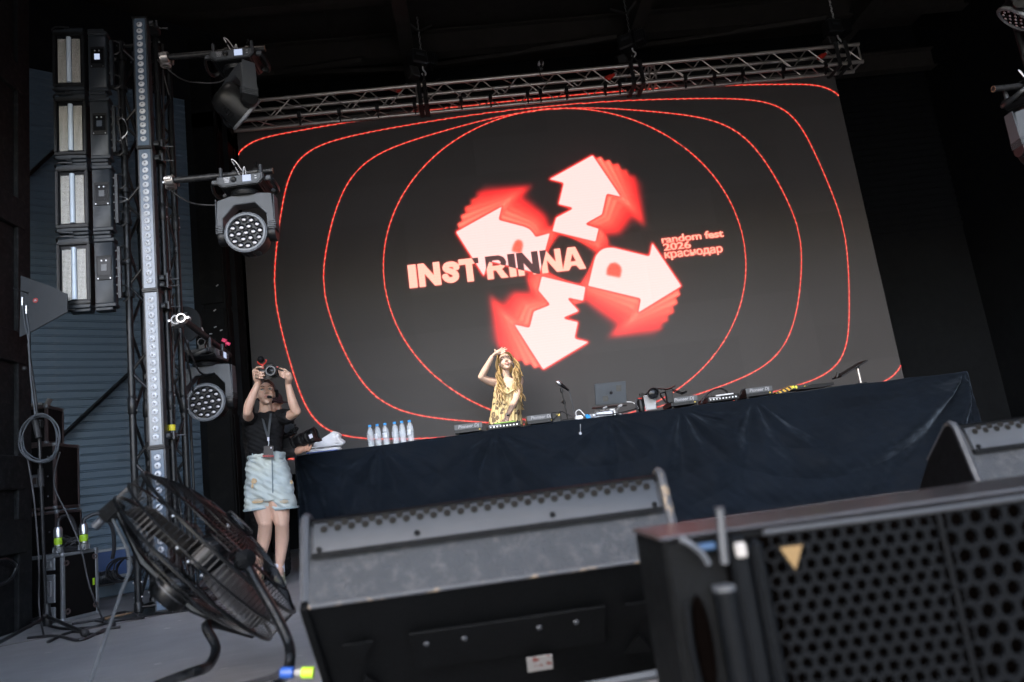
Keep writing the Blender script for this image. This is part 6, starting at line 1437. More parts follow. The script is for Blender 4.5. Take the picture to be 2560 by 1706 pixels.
fuse('trousers', mb, 'cotton_black', mo, .008, 4, crease)
for sx in (-.09, .08):
    mb = MB(); loft(mb, [(Vector((mf.x-.02+sx, mY+.1, .045)), .035, .04), (Vector((mf.x-.02+sx, mY, .05)), .045, .05), (Vector((mf.x-.02+sx, mY-.12, .035)), .045, .033), (Vector((mf.x-.02+sx, mY-.18, .025)), .025, .02)], (1, 0, 0), (0, 0, 1), 14); on_m(mb, 'shoe', 'cotton_black', smooth=60)
mat('cap_maroon', (.028, .008, .009), .85, var=.2)
mb = MB(); mb.ball((0, 0, 0), 1, 20, (1, 1, 1), HMm @ Matrix.Translation((0, -.01, .05)) @ Matrix.Diagonal((.083, .1, .078, 1))); cp_ = on_m(mb, 'cap', 'cap_maroon', smooth=60)
mb = MB(); mb.lathe([(0, -.004), (.075, -.004), (.08, 0), (.075, .004), (0, .004)], 20, HMm @ Matrix.Translation((0, .1, .04)) @ Matrix.Diagonal((.9, 1, 1, 1))); on_m(mb, 'cap_peak', 'cap_maroon', cp_)
mb = MB(); mb.ball((0, 0, 0), 1, 16, (1, 1, 1), HMm @ Matrix.Translation((0, -.03, -.005)) @ Matrix.Diagonal((.078, .08, .06, 1))); on_m(mb, 'hair', 'hair_brown', smooth=60)
vc = thing('video_camera', 'large black video camera with broad lens hood held by the man in the cap', 'camera', W(716, 1100, mY-.24)); vo = WLOC[vc.name]
def on_v(mb, name, m, parent=None, **k): mb.v = [tuple(Vector(p)-vo) for p in mb.v]; return mb.build(name, m, parent or vc, **k)
l0, l1 = W(731, 1109, mY-.24), W(790, 1086, mY-.3); Lh = (l1-l0).length; Mv = frame(l0, l1-l0)
mb = MB(); mb.lathe([(.035, 0), (.045, .01), (.047, Lh*.25), (.053, Lh*.3), (.055, Lh*.55), (.05, Lh*.57), (.056, Lh*.6), (.062, Lh*.82), (.066, Lh*.97), (.062, Lh), (.055, Lh*.96), (.02, Lh*.9), (0, Lh*.9)], 28, Mv); vl = on_v(mb, 'lens_barrel', 'gear_black')
for u in (.12, .42, .7): mb = MB(); mb.lathe([(.05+.012*u, Lh*u-.008), (.056+.012*u, Lh*u-.006), (.056+.012*u, Lh*u+.006), (.05+.012*u, Lh*u+.008)], 28, Mv); on_v(mb, 'focus_ring', 'rubber', vl)
mb = MB(); mb.box((0, 0, 0), (.012, .14, .006), frame(l0+(l1-l0)*1.0, l1-l0, (0, 1, 0))); mb.box((.05, 0, -.01), (.02, .15, .03), frame(l1, l1-l0, (0, 0, -1))); on_v(mb, 'lens_hood', 'gear_black', vl)
mb = MB(); mb.box((0, 0, 0), (.03, .002, .034), Matrix.Translation(W(777, 1091, mY-.365)) @ Matrix.Rotation(-.3, 4, 'Y')); on_v(mb, 'pale_sticker', 'sock', vl)
mb = MB(); mb.box((0, 0, 0), (.1, .1, .12), Matrix.Translation(W(719, 1112, mY-.22)) @ Matrix.Rotation(-.35, 4, 'Y')); on_v(mb, 'body', 'gear_black', bev=.012)
mb = MB(); mb.box((0, 0, 0), (.09, .05, .075), Matrix.Translation(W(722, 1070, mY-.22)) @ Matrix.Rotation(-.5, 4, 'Y')); on_v(mb, 'monitor', 'grey_plastic', bev=.006)
for (a, b) in (((714, 1095), (742, 1080)), ((730, 1085), (738, 1060)), ((738, 1085), (731, 1055)), ((712, 1092), (735, 1083)), ((728, 1075), (745, 1072))):
    mb = MB(); mb.tube([W(*a, mY-.22), W(*b, mY-.22)], .011, 8); on_v(mb, 'rig_bar', 'gear_black')
for (x, y) in ((731, 1055), (742, 1072), (737, 1082), (728, 1078)): mb = MB(); mb.ball(W(x, y, mY-.235), .018, 10); on_v(mb, 'rig_knob', 'gear_black')
mb = MB(); mb.tube(catmull([W(722, 1090, mY-.24), W(730, 1100, mY-.25), W(738, 1088, mY-.25), W(742, 1078, mY-.25)], 5), .004, 6); on_v(mb, 'rig_lead', 'cable')
# ---------------------------------------------------------------- performer behind the table
dY = 7.9; db = W(1264, 1075, dY); dj = thing('person', 'blond woman in yellow leopard print dress behind the table, hand raised over her forehead', 'person', (db.x, dY, .26))
offd = WLOC[dj.name]
def on_d(mb, name, m, parent=None, **k): mb.v = [tuple(Vector(p)-offd) for p in mb.v]; return mb.build(name, m, parent or dj, **k)
mb = MB()
chd = W(1268, 975, dY); nbd = W(1267, 946, dY)
loft(mb, [(Vector((db.x, dY, .98)), .15, .1), (Vector((db.x, dY, 1.1)), .165, .112), (W(1264, 1045, dY), .14, .095), (W(1266, 1015, dY), .115, .08), (W(1268, 990, dY), .13, .095), (W(1268, 970, dY), .145, .1), (W(1268, 954, dY), .14, .078), (W(1267, 947, dY), .07, .055)])
limb(mb, [nbd, W(1266, 937, dY-.01), W(1265, 926, dY-.015)], [.05, .044, .045])
S1, S2 = W(1238, 957, dY), W(1298, 953, dY); E1_, E2_ = W(1203, 943, dY-.1), W(1290, 997, dY-.14); H1_, H2_ = W(1230, 893, dY-.12), W(1268.5, 1040, dY-.38)
limb(mb, [S1, (S1+E1_)/2+Vector((0, 0, -.012)), E1_], [.052, .045, .037]); limb(mb, [E1_, E1_+(H1_-E1_)*.3, H1_], [.037, .038, .024])
limb(mb, [S2, (S2+E2_)/2, E2_], [.052, .044, .036]); limb(mb, [E2_, E2_+(H2_-E2_)*.3, H2_], [.036, .037, .023])
limb(mb, [H1_, W(1238, 885, dY-.12), W(1245, 882, dY-.12)], [.024, .031, .031], flat=.65)
for a, b, c_ in (((1246, 877), (1252, 873), (1255, 869)), ((1249, 879), (1257, 874), (1263, 869.5)), ((1250, 882), (1259, 878), (1267.5, 873)), ((1248, 886), (1256, 884), (1263, 880))):
    limb(mb, [W(*a, dY-.12), W(*b, dY-.125), W(*c_, dY-.13)], [.0105, .0092, .0072], 10, 4)
limb(mb, [W(1238, 884, dY-.13), W(1238.5, 879, dY-.14), W(1237, 874.5, dY-.14)], [.012, .0105, .0085], 10)
limb(mb, [H2_, W(1266, 1050, dY-.43), W(1265, 1056, dY-.45)], [.023, .031, .031], flat=.7)
for i, x in enumerate((1257.5, 1261.5, 1266, 1270)):
    limb(mb, [W(x+2, 1056, dY-.455), W(x+1, 1064, dY-.49), W(x, 1069.5, dY-.49)], [.0108, .0095, .0075], 10, 4)
limb(mb, [W(1258, 1051, dY-.43), W(1254, 1058, dY-.46), W(1255, 1064, dY-.48)], [.012, .0105, .0085], 10)
for sx in (-.085, .085):
    limb(mb, [Vector((db.x+sx, dY, 1.02)), Vector((db.x+sx, dY-.02, .72)), Vector((db.x+sx, dY+.02, .35))], [.09, .062, .036]); limb(mb, [Vector((db.x+sx, dY+.02, .31)), Vector((db.x+sx, dY-.13, .29))], [.036, .028])
HD = headM(W(1263.5, 907.5, dY-.02), (.05, -.94, .36), (-.1, .16, 1), .98)
add_head(mb, HD); fuse('body', mb, 'skin_b', dj, .004, 2)
face_parts(HD, dj, 'lip_b', 'brow_fair', .32, 1.0, True)
# dress
def leopard():
    m = mat('leopard', (.5, .36, .12), .6, var=.15, scale=6, bump=.25, bscale=60); t = m.node_tree; b = t.nodes['Principled BSDF']; tc = t.nodes['Texture Coordinate']
    n = t.nodes.new('ShaderNodeTexNoise'); n.inputs['Scale'].default_value = 9; ad = t.nodes.new('ShaderNodeMixRGB'); ad.inputs[0].default_value = .08
    t.links.new(tc.outputs['Object'], n.inputs['Vector']); t.links.new(tc.outputs['Object'], ad.inputs[1]); t.links.new(n.outputs['Color'], ad.inputs[2])
    vo_ = t.nodes.new('ShaderNodeTexVoronoi'); vo_.inputs['Scale'].default_value = 15; t.links.new(ad.outputs[0], vo_.inputs['Vector'])
    cr = t.nodes.new('ShaderNodeValToRGB'); e = cr.color_ramp.elements; e[0].position = .1; e[0].color = (.2, .14, .06, 1); e[1].position = .2; e[1].color = (.06, .038, .02, 1)
    e2 = e.new(.36); e2.color = (.06, .038, .02, 1); e3 = e.new(.44); e3.color = (.33, .26, .135, 1)
    t.links.new(vo_.outputs['Distance'], cr.inputs[0]); t.links.new(cr.outputs[0], b.inputs['Base Color'])
leopard()
mb = MB()
loft(mb, [(Vector((db.x, dY, .62)), .29, .2), (Vector((db.x, dY, .85)), .25, .17), (Vector((db.x-.005, dY, 1.06)), .21, .145), (W(1264, 1045, dY), .178, .125), (W(1266, 1015, dY), .16, .112), (W(1268, 990, dY), .155, .115), (W(1268, 978, dY), .15, .118), (W(1268, 972, dY), .13, .11)])
def fold(co, no):
    a = np.arctan2(co[:, 1], co[:, 0]); w = np.clip((1.2-co[:, 2])*1.3, .15, 1)
    return co+no*(.012*w*np.sin(a*11+co[:, 2]*6)+.004*np.sin(a*23-co[:, 2]*30))[:, None]
dr = fuse('dress', mb, 'leopard', dj, .007, 3, fold)
for (a, b, c_) in (((1250, 973), (1246, 960), (1244, 951)), ((1287, 972), (1292, 960), (1293, 950))):
    mb = MB(); mb.tube(catmull([W(*a, dY-.115), W(*b, dY-.11), W(*c_, dY-.05), Vector(W(c_[0], c_[1]+6, dY+.07))], 5), .011, 6, flat=.4); on_d(mb, 'dress_strap', 'leopard', dr)
mb = MB(); mb.tube(catmull([W(1250, 974, dY-.12), W(1262, 980, dY-.128), W(1268, 984, dY-.13), W(1276, 980, dY-.128), W(1288, 973, dY-.12)], 5), .012, 6); on_d(mb, 'neckline', 'leopard', dr)
for x, y in ((1243, 1010), (1260, 1012), (1290, 1033), (1244, 1058), (1291, 1062)):
    mb = MB(); mb.ball(W(x, y, dY-.145 if abs(x-1266) < 15 else dY-.12), .011, 8, (1, .5, 1)); on_d(mb, 'dress_hole', 'brow_dark', dr)
# watch
mb = MB(); mb.lathe([(.025, -.009), (.028, -.007), (.028, .007), (.025, .009)], 18, frame(H2_, H2_-E2_)); wt_ = on_d(mb, 'watch_strap', 'steel'); mb = MB(); mb.box((0, 0, 0), (.026, .012, .026), frame(H2_+Vector((.004, -.028, 0)), H2_-E2_, (1, 0, 0))); on_d(mb, 'watch_case', 'gear_black', wt_, bev=.004)
# hair: cap plus long wavy locks
hb = MB(); hb.ball((0, 0, 0), 1, 20, (1, 1, 1), HD @ Matrix.Translation((0, -.024, .034)) @ Matrix.Diagonal((.083, .096, .086, 1))); hb.ball((0, 0, 0), 1, 16, (1, 1, 1), HD @ Matrix.Translation((0, -.05, -.03)) @ Matrix.Diagonal((.08, .06, .1, 1)))
cap_ = on_d(hb, 'hair', 'hair_blond', smooth=60)
rh = random.Random(4)
def lock(side, u, front):
    """u: 0 at the parting .. 1 at the ear; front: how far the lock lies on the chest"""
    a = .35+u*1.15
    r0 = HD @ Vector((side*.018, .05-.05*u, .112-.01*u)); r1 = HD @ Vector((side*(.062+.02*u), .066-.075*u, .095-.03*u)); r2 = HD @ Vector((side*(.09+.014*u), .045-.07*u, .02)); r3 = HD @ Vector((side*(.092+.02*u), .03-.06*u, -.07))
    w1, w2 = rh.uniform(-.03, .03), rh.uniform(-.018, .018); L_ = rh.uniform(.26, .42)
    rh_a = rh.uniform(.012, .03)
    base_x = r3.x+side*0+(.02 if side < 0 else 0)
    pts = [r0, r1, r2, r3]
    for k in range(1, 8):
        q = k/7; ph = k*1.35+u*5+front*2
        pts.append(Vector((r3.x+(-side)*-.0+w1*k/4+rh_a*math.sin(ph)-(r3.x-db.x)*.35*q*front, dY-.06-front*.075-.03*math.cos(ph)*.5-(.02*q), r3.z-L_*q)))
    rr = [.005, .008, .0095, .0105]+[.0105-.0008*k for k in range(1, 7)]+[.0015]
    mb_ = MB(); Q = catmull(pts, 5); R__ = [float(np.interp(i/5, range(len(rr)), rr)) for i in range(len(Q))]; mb_.tube(Q, R__, 7, flat=.6); on_d(mb_, 'hair_lock', rh.choice(('hair_blond', 'hair_blond', 'hair_pale', 'hair_dark_blond')), cap_)
for side in (-1, 1):
    for i in range(34): lock(side, .1+i/33*.9, rh.uniform(.15, .8))
for i in range(12):                                    # locks down the back, a few blowing out to the right
    a = rh.uniform(-.9, .9); r0 = HD @ Vector((.07*math.sin(a), -.08, .05)); out = max(0, a)*.05
    P = [r0]+[Vector((r0.x+out*k+.02*math.sin(k*1.5+a*4), dY+.1+.01*k, r0.z-.09*k)) for k in range(1, 7)]
    mb_ = MB(); Q = catmull(P, 4); mb_.tube(Q, [.02-.016*(i_/(len(Q)-1)) for i_ in range(len(Q))], 6, flat=.6); on_d(mb_, 'hair_lock', 'hair_blond', cap_)
for k_, (x, y) in enumerate(((1303, 930), (1306, 938), (1311, 1000), (1307, 1012))):
    mb_ = MB(); mb_.tube(catmull([W(1284, y-34, dY), W(1296, y-20, dY-.01), W(x-3, y-8, dY), W(x-1, y, dY), W(x+3, y+3, dY)], 5), [.01]*8+[.006]*9+[.004]*3+[.0015], 5); on_d(mb_, 'hair_lock', 'hair_blond', cap_)
# ================================================================== clutter at stage left
mat('case_black', (.0035, .003, .003), .6, var=.4, scale=6, bump=.1, bscale=90, spec=.15)
mat('case_edge', (.07, .05, .048), .45, .3, var=.2, scale=20); mat('case_alu', (.17, .18, .19), .4, .5, var=.2, scale=20)  # edge profiles carry the red screen light in their colour
mat('case_blue', (.012, .045, .14), .5, var=.15)
def case(name, label, c, d, rz, edge, front_open=False, parts=True):
    """flight case: panels, edge profiles, ball corners, butterfly latches; c = base centre, d = width, depth, height"""
    k = thing(name, label, 'flight case', c, (0, 0, rz), 'flight cases at stage left'); w, dp, h = d; e = .024
    mb = MB(); mb.box((0, 0, h/2), (w-.012, dp-.012, h-.012)); mb.build('panel_box', 'case_black', k)
    for sx in (-1, 1):
        for sy in (-1, 1):
            mb = MB(); mb.box((sx*(w/2-e/2), sy*(dp/2-e/2), h/2), (e, e, h-.03)); mb.build('edge_profile', edge, k, bev=.003)
    for z in (e/2, h-e/2):
        for sy in (-1, 1): mb = MB(); mb.box((0, sy*(dp/2-e/2), z), (w-.05, e, e)); mb.build('edge_profile', edge, k, bev=.003)
        for sx in (-1, 1): mb = MB(); mb.box((sx*(w/2-e/2), 0, z), (e, dp-.05, e)); mb.build('edge_profile', edge, k, bev=.003)
        for sx in (-1, 1):
            for sy in (-1, 1): mb = MB(); mb.ball((sx*(w/2-.014), sy*(dp/2-.014), z), .021, 10); mb.build('ball_corner', 'case_alu', k)
    if parts:
        mb = MB(); mb.box((.02, -dp/2-.003, h*.45), (.085, .012, .1)); l_ = mb.build('butterfly_latch', 'case_alu', k, bev=.004)
        mb = MB(); mb.box((.02, -dp/2-.011, h*.45), (.03, .006, .05)); mb.build('latch_wing', 'case_edge', l_, bev=.002)
        for x, z in ((-w*.3, h*.8), (w*.32, h*.8), (w*.32, h*.2), (-w*.3, h*.2), (w*.32, h*.5)): mb = MB(); mb.lathe([(0, .004), (.006, .003), (.007, 0)], 8, frame((x, -dp/2+.005, z), (0, -1, 0))); mb.build('rivet', 'case_alu', k)
    return k
def base(px, py, Y): p = at(px, py, Y); return Vector((p.x, Y, 0))
zc = lambda py, Y, px=110: at(px, py, Y).z
Yc = 6.25
p = base(118, 1400, Yc); case('flight_case', 'lowest dark flight case of the stack behind the antenna stand', (p.x, Yc, 0), (.36, .42, zc(1281, Yc)-.004), .08, 'case_edge')
z1, z2 = zc(1278, Yc), zc(1116, Yc)
case('flight_case', 'middle dark flight case, red light tinted into its edges, behind the cable coil', (p.x-.005, Yc, z1), (.35, .4, z2-z1-.004), .06, 'case_edge')
z3 = zc(1022, Yc, 100); k = case('flight_case', 'small top flight case of the stack, a white sheet on it', (p.x-.06, Yc, z2), (.27, .3, z3-z2), .1, 'case_edge', parts=False)
k = thing('paper_sheet', 'white folded sheet lying on the top flight case', 'paper', (p.x-.05, Yc-.05, z3+.003), (0, 0, .15))
mb = MB(); mb.box((-.02, 0, .012), (.2, .2, .022)); mb.build('sheet_pile', 'label_paper', k, bev=.004); mb = MB(); mb.box((.085, -.05, .05), (.016, .07, .12), Matrix.Rotation(.5, 4, 'Y')); mb.build('raised_flap', 'label_paper', k)
# front case with silver corner profiles
fL, fR = fl(157, 1557), fl(249, 1534); mid = (fL+fR)/2; ang = math.atan2(fR.y-fL.y, fR.x-fL.x); wD = (fR-fL).length; hD = at(157, 1384, fL.y).z
nrm = Vector((math.sin(ang), -math.cos(ang), 0)); cD = mid-nrm*.22
fc = case('flight_case', 'front black flight case with two silver taped connectors on top', (cD.x, cD.y, 0), (wD, .44, hD), ang, 'case_alu', parts=False)
for x, z in ((-wD*.38, hD*.85), (wD*.4, hD*.88), (-wD*.36, hD*.14), (wD*.4, hD*.15)): mb = MB(); mb.lathe([(.008, .003), (.02, .006), (.022, 0)], 12, frame((x, -.217, z), (0, -1, 0))); mb.build('round_foot', 'case_edge', fc)
mb = MB(); mb.box((wD*.36, -.2165, hD*.5), (.016, .002, .05)); mb.build('neon_tag', 'neon', fc)
for z, hh in ((hD*.86, .09), (hD*.5, .2), (hD*.13, .1)):
    mb = MB(); mb.box((-wD/2-.006, -.1, z), (.014, .11, hh)); l_ = mb.build('side_latch', 'case_alu', fc, bev=.005); mb = MB(); mb.box((-wD/2-.014, -.1, z), (.006, .05, hh*.55)); mb.build('latch_wing', 'steel', l_, bev=.003)
for px, lab in ((146, 'left silver connector with neon yellow tape on the front flight case'), (210, 'right silver connector with neon yellow tape on the front flight case')):
    q0 = at(px, 1385 if px < 180 else 1380, fL.y+.16); q0.z = hD+.004
    k = thing('power_connector', lab, 'connector', q0, (0, 0, .2), 'upright power connectors')
    mb = MB(); mb.lathe([(.0, .0), (.036, 0), (.038, .04), (.026, .05), (.026, .11), (.03, .115), (.03, .17), (.022, .19), (0, .19)], 16); mb.build('shell', 'steel', k)
    mb = MB(); mb.lathe([(.0275, .06), (.0285, .062), (.0285, .108), (.0275, .11)], 16); mb.build('neon_band', 'neon', k)
    for i in range(6): mb = MB(); mb.box((.037*math.cos(i), .037*math.sin(i), .02), (.012, .012, .038)); mb.build('grip_rib', 'case_alu', k, bev=.003)
    s_ = 1 if px > 180 else -.2
    mb = MB(); mb.tube(catmull([(0, 0, .18), (.01*s_, .02, .23), (.1*s_, .05, .25), (.17*s_, .08, .15), (.18*s_, .1, .0), (.16*s_, .12, -.1)] if s_ > 0 else [(0, 0, .18), (.0, .03, .25), (.05, .1, .26), (.09, .14, .12), (.1, .16, .01)], 6), .014, 8); mb.build('cable_tail', 'cable', k)
# heap of cable on the case
mb = MB(); r_ = random.Random(3); q0 = at(182, 1375, fL.y+.2)
for i in range(9): mb.tube([Vector((q0.x+(.06+.02*r_.random())*math.cos(a)+r_.uniform(-.01, .01), q0.y+.05*math.sin(a), hD+.012+i*.012+.02*math.sin(a*2+i)*(i > 2))) for a in np.linspace(0, 2*math.pi, 15)[:-1]], .006, 5, True)
tag(mb.build('cable_heap', 'cable'), 'heap of thin black cable between the two silver connectors', 'cable heap', kind='stuff')
# blue case and a geared motor on the kerb by the tower
q0 = at(278, 1418, 7.1); k = thing('blue_case', 'dark blue case with aluminium edges on the kerb behind the tower', 'case', (q0.x, 7.1, .13), (0, 0, .5))
mb = MB(); mb.box((0, 0, .17), (.27, .12, .24)); mb.build('panel_box', 'case_blue', k)
for sx in (-1, 1): mb = MB(); mb.box((sx*.135, -.055, .17), (.025, .025, .26)); mb.build('edge_profile', 'case_alu', k, bev=.003)
for z in (.05, .295): mb = MB(); mb.box((0, -.055, z), (.25, .025, .025)); mb.build('edge_profile', 'case_alu', k, bev=.003)
q0 = at(266, 1455, 6.85); k = thing('geared_motor', 'small ribbed grey electric motor in front of the blue case', 'motor', (q0.x, 6.85, .125), (0, 0, .4))
mb = MB(); mb.lathe([(0, -.1), (.05, -.1), (.055, -.08), (.055, .06), (.045, .09), (0, .09)], 20, frame((0, 0, .07), (1, 0, 0))); mb.build('casing', 'grey_plastic', k)
for i in range(8): mb = MB(); mb.lathe([(.054, -.003), (.061, 0), (.054, .003)], 20, frame((-.05+i*.014, 0, .07), (1, 0, 0))); mb.build('cooling_fin', 'grey_plastic', k)
mb = MB(); mb.box((0, 0, .008), (.14, .1, .016)); mb.build('foot_plate', 'grey_plastic', k, bev=.003)
r_ = random.Random(9)
for i, (px, py) in enumerate(((300, 1440), (318, 1425))):
    q0 = at(px, py, 6.7); mb = MB()
    pts = []
    for j in range(40): a = j*.5; pts.append(Vector((q0.x+(.11+.02*r_.random())*math.cos(a), 6.75-.02*(j/40)+.04*math.sin(a*.3), .15+.1*(1+math.sin(a)))))
    mb.tube(catmull(pts, 3), .007, 5); tag(mb.build('cable_coil', 'cable'), ['coiled black cable leaning on the blue case', 'coiled black cable behind the tower foot'][i], 'cable coil', 'coils behind the tower')
# ---- antenna stand
sb_ = fl(118, 1586); st = thing('antenna_stand', 'black tripod microphone stand carrying the antenna paddle at the left', 'stand', sb_); so_ = WLOC[st.name]
def on_s(mb, name, m, parent=None, **k): mb.v = [tuple(Vector(p)-so_) for p in mb.v]; return mb.build(name, m, parent or st, **k)
Ys = sb_.y
mb = MB(); mb.cyl(at(116, 1556, Ys), at(97, 1052, Ys), .011, 10); on_s(mb, 'pole', 'black_metal')
mb = MB(); mb.cyl(at(103, 1218, Ys), at(101, 1172, Ys), .02, 12, .017); on_s(mb, 'height_clutch', 'rubber')
mb = MB(); mb.lathe([(0, .03), (.03, .035), (.034, .06), (.022, .13), (.018, .17), (0, .17)], 14, Matrix.Translation((sb_.x, sb_.y, .02))); mb.cyl(at(108, 1540, Ys-.03), at(118, 1540, Ys-.03), .012, 8); on_s(mb, 'tripod_hub', 'black_metal')
for e_, lab in ((fl(212, 1582, .025), 0), (fl(-30, 1622, .02), 1), (fl(60, 1555, .02), 2)):
    mb = MB(); mb.tube([Vector((sb_.x, sb_.y, .11)), Vector((sb_.x, sb_.y, .11)).lerp(e_, .3)+Vector((0, 0, .0)), e_], .012, 8); lg = on_s(mb, 'tripod_leg', 'black_metal')
    mb = MB(); mb.ball(e_, .025, 12); on_s(mb, 'rubber_foot', 'rubber', lg)
mb = MB(); mb.box((0, 0, 0), (.05, .05, .06), Matrix.Translation(at(96, 1060, Ys))); on_s(mb, 'boom_joint', 'rubber', bev=.01)
mb = MB(); mb.tube([at(98, 1085, Ys-.03), at(88, 990, Ys-.03), at(70, 860, Ys-.02)], .009, 8); on_s(mb, 'boom_arm', 'black_metal')
mb = MB(); mb.cyl(at(97, 1095, Ys-.05), at(85, 1040, Ys-.05), .02, 10); on_s(mb, 'boom_weight', 'rubber')
mb = MB(); mb.ball(at(62, 922, Ys-.04), .017, 10); on_s(mb, 'thumb_screw', 'rubber')
pd = thing('antenna_paddle', 'dark grey flat antenna paddle with a red round sticker on the stand', 'antenna', at(100, 770, Ys-.02)); po = WLOC[pd.name]
mat('paddle_grey', (.02, .024, .029), .55, var=.12, scale=8); mat('sticker_red', (.3, .025, .025), .5, var=.05)
Yp = Ys-.02; P = [at(x, y, Yp) for x, y in ((54, 691), (128, 717), (168, 736), (168, 780), (80, 829), (51, 842))]; n = len(P)
mb = MB(); mb.raw([tuple(q-po+Vector((0, dy, 0))) for dy in (-.006, .006) for q in P], [tuple(range(n)), tuple(range(2*n-1, n-1, -1))]+[(i, (i+1) % n, n+(i+1) % n, n+i) for i in range(n)]); mb.build('board', 'paddle_grey', pd, bev=.002)
cc = at(90, 752, Yp)-po; mb = MB(); mb.lathe([(0, .0075), (.0175, .0075), (.0175, .006)], 20, frame(cc, (0, -1, 0))); s1_ = mb.build('round_sticker', 'sticker_red', pd)
mb = MB(); mb.prism([(-.011, -.006), (.011, -.006), (.003, .008), (-.004, .007)], .0078, .0084, Matrix.Translation(cc) @ Matrix.Rotation(math.pi/2, 4, 'X')); mb.build('sticker_mark', 'print_white', s1_)
for (x, y0, y1) in ((56, 744, 764), (66, 765, 785)):
    mb = MB(); mb.cyl(at(x, y0, Yp-.014)-po, at(x, y1, Yp-.014)-po, .007, 10); mb.cyl(at(x, (y0+y1)/2, Yp-.014)-po, at(x, (y0+y1)/2+3, Yp-.014)-po, .0095, 8); mb.build('plug', 'steel', pd)
    mb = MB(); mb.tube(catmull([at(x, y1, Yp-.014)-po, at(x+6, y1+45, Yp-.016)-po, at(72, 860, Yp-.03)-po, at(76, 940, Yp-.04)-po, at(88, 1040, Yp-.05)-po], 6), .005, 6); mb.build('antenna_lead', 'grey_cable', pd)
mb = MB(); mb.cyl(at(30, 720, Yp-.01)-po, at(71, 733, Yp-.01)-po, .004, 6); mb.build('whip', 'black_metal', pd)
# coil of cable hung on the stand
pts = []
for j in range(76):
    a = j*2*math.pi/15; rx, ry = 48+5*math.sin(j*.7), 58+6*math.cos(j*.43); pts.append(at(98+rx*math.cos(a)+3*math.sin(j*.21), 1098+ry*math.sin(a)+4*math.sin(j*.13), Ys-.06-.0006*j))
mb = MB(); mb.tube(catmull(pts, 3), .0042, 6); tag(mb.build('cable_coil', 'grey_cable'), 'coil of grey cable hanging from the antenna stand', 'cable coil')
lead([at(68, 1140, Ys-.03), at(85, 1250, Ys-.03), at(97, 1400, Ys-.03), at(98, 1520, Ys-.02), fl(110, 1590, .01)], .006, 'cable', 'black cable hanging along the antenna stand pole')
lead([at(150, 1130, 5.3), at(135, 1210, 5.3), at(170, 1290, 5.3), at(202, 1370, 5.3), at(225, 1470, 5.3), fl(262, 1560, .01)], .006, 'cable', 'thin black cable falling across the front flight case')
for i, pts in enumerate((((110, 1560), (160, 1572), (230, 1568), (290, 1552), (360, 1545)), ((70, 1595), (140, 1590), (200, 1600), (260, 1575), (300, 1568)), ((180, 1560), (250, 1548), (310, 1530), (345, 1540)), ((120, 1605), (180, 1580), (240, 1585), (286, 1560), (240, 1552)))):
    lead([fl(x, y, .01) for x, y in pts], .009, 'cable', ['long black cable on the floor in front of the flight case', 'black cable winding round the stand foot', 'black cable running from the case to the tower foot', 'looped black cable on the floor near the tripod foot'][i], group='black cables on the floor at left')
mat('rope_brown', (.1, .06, .03), .9, var=.4, scale=30)
lead([fl(262, 1548, .01), fl(300, 1540, .012), fl(330, 1534, .01), fl(348, 1530, .01)], .012, 'rope_brown', 'brown rope lying by the tower foot', 'rope', 'rope')
k = thing('floor_bolt', 'tiny dark bolt lying alone on the stage floor', 'bolt', fl(193, 1603)); mb = MB(); mb.cyl((0, 0, .008), (.035, 0, .008), .007, 8); mb.lathe([(0, 0), (.014, 0), (.014, .012), (0, .012)], 6); mb.build('bolt', 'black_metal', k)
# pale scuffs on the boards
mat('scuff_pale', (.34, .33, .32), .8, var=.2)
for x, y, l_ in ((418, 1571, .05), (676, 1601, .06), (748, 1640, .05), (395, 1660, .04), (120, 1632, .05), (560, 1672, .035), (450, 1552, .03)):
    p = fl(x, y, .0005); r_ = random.Random(x); mb = MB(); pts = [(math.cos(a)*l_/2*r_.uniform(.6, 1.1), math.sin(a)*.006*r_.uniform(.5, 1.2)) for a in np.linspace(0, 2*math.pi, 10)[:-1]]
    mb.prism(pts, 0, .0006, Matrix.Translation(p) @ Matrix.Rotation(r_.uniform(-.2, .2), 4, 'Z')); o = mb.build('floor_scuff', 'scuff_pale'); o.parent = bpy.data.objects['stage_floor']
# joint in the floor boards
mb = MB(); a, b = fl(-40, 1625), fl(480, 1524); mb.tube([a+Vector((0, 0, -.003)), b+Vector((0, 0, -.003))], .007, 6); tag(mb.build('floor_joint', 'case_edge'), kind='structure')
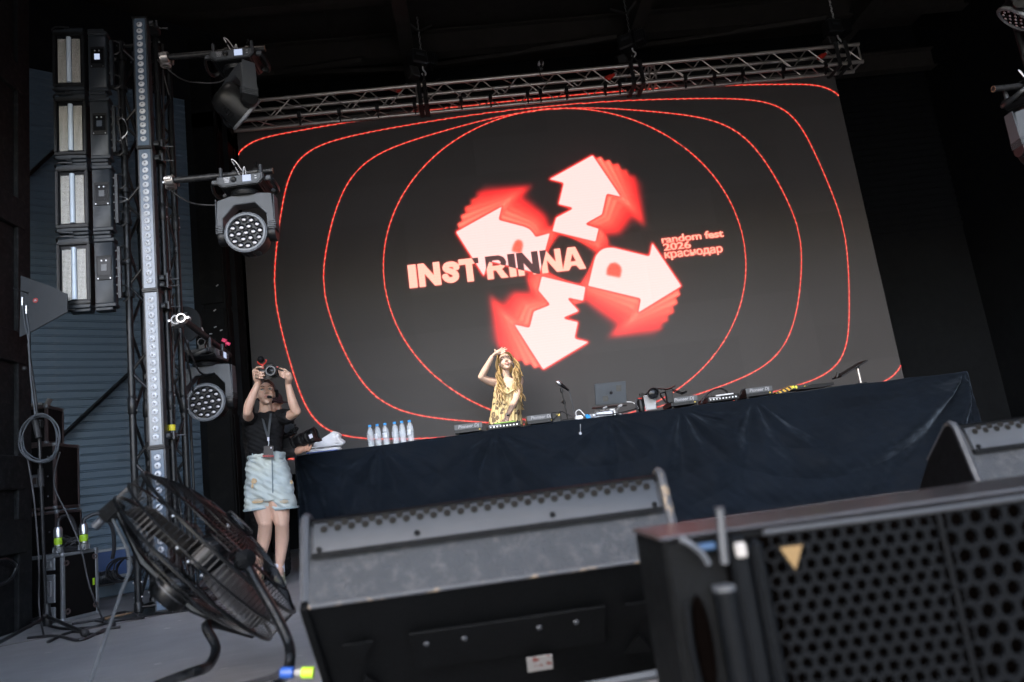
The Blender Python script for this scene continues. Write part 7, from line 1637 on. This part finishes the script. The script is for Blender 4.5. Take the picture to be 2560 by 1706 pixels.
# round antenna with lettering behind the tower
q0 = at(462, 812, 6.55); k = thing('round_antenna', 'black round antenna with white lettering partly hidden by the tower', 'antenna', q0)
mb = MB(); mb.prism([(.15*math.cos(a)*(1 if math.cos(a) > 0 else 1.2), .17*math.sin(a)) for a in np.linspace(0, 2*math.pi, 25)[:-1]], -.012, .012, Matrix.Rotation(math.pi/2, 4, 'X')); mb.build('disc', 'paddle_grey', k, bev=.004)
v, f = text_mesh('SHURE', .062, .003, .95, .0, 'RIGHT', .25); e_ = at(467, 794, 6.55)-q0
mb = MB(); mb.raw([(x+e_.x, -.0135, y+e_.z) for x, y, z in v], f); mb.build('lettering', 'print_white', k)
mb = MB(); mb.cyl((0, .03, -.1), (0, .03, -q0.z+.01), .012, 8); mb.lathe([(0, 0), (.14, 0), (.14, .015), (0, .03)], 16, Matrix.Translation((0, .03, -q0.z))); mb.build('stand_pole', 'black_metal', k)
# added unseen boxes that block low sky light from the back left
sw_ = thing('added_shade_blocks', 'added black boxes shading the back left of the stage, outside the view', 'loudspeaker', (-3.6, 1.9, 0))
for i in range(3):
    for j in range(2): mb = MB(); mb.box((-4.2+i*.95, 1.9, .36+j*.72), (.93, .9, .7)); mb.build('cabinet', 'cab_black', sw_, world=True, bev=.01)
# cables hanging in the gear around the tower: power links between fixtures
def hang(A, B, sag, r, lab):
    A, B = Vector(A), Vector(B); P = [A.lerp(B, t_)+Vector((0, .02*math.sin(t_*9), -sag*4*t_*(1-t_))) for t_ in np.linspace(0, 1, 7)]
    lead(P, r, 'cable', lab, group='link cables between fixtures')
hang((-2.46, 5.3, 4.0), (-2.44, 5.3, 3.4), -.0, .006, 'short link cable beside the two upper strobe panels')
hang((-2.1, 5.34, 4.15), (-1.6, 5.36, 4.05), .12, .006, 'link cable sagging under the upper pipe')
hang((-2.1, 5.34, 3.1), (-1.62, 5.36, 3.0), .1, .006, 'link cable sagging under the middle pipe')
hang((-2.15, 5.6, 2.0), (-2.15, 6.3, 1.95), .22, .008, 'thick link cable sagging under the lower pipe')
hang((-2.18, 5.7, 1.9), (-2.3, 6.3, 1.95), .3, .008, 'second link cable looping to the lower moving head')
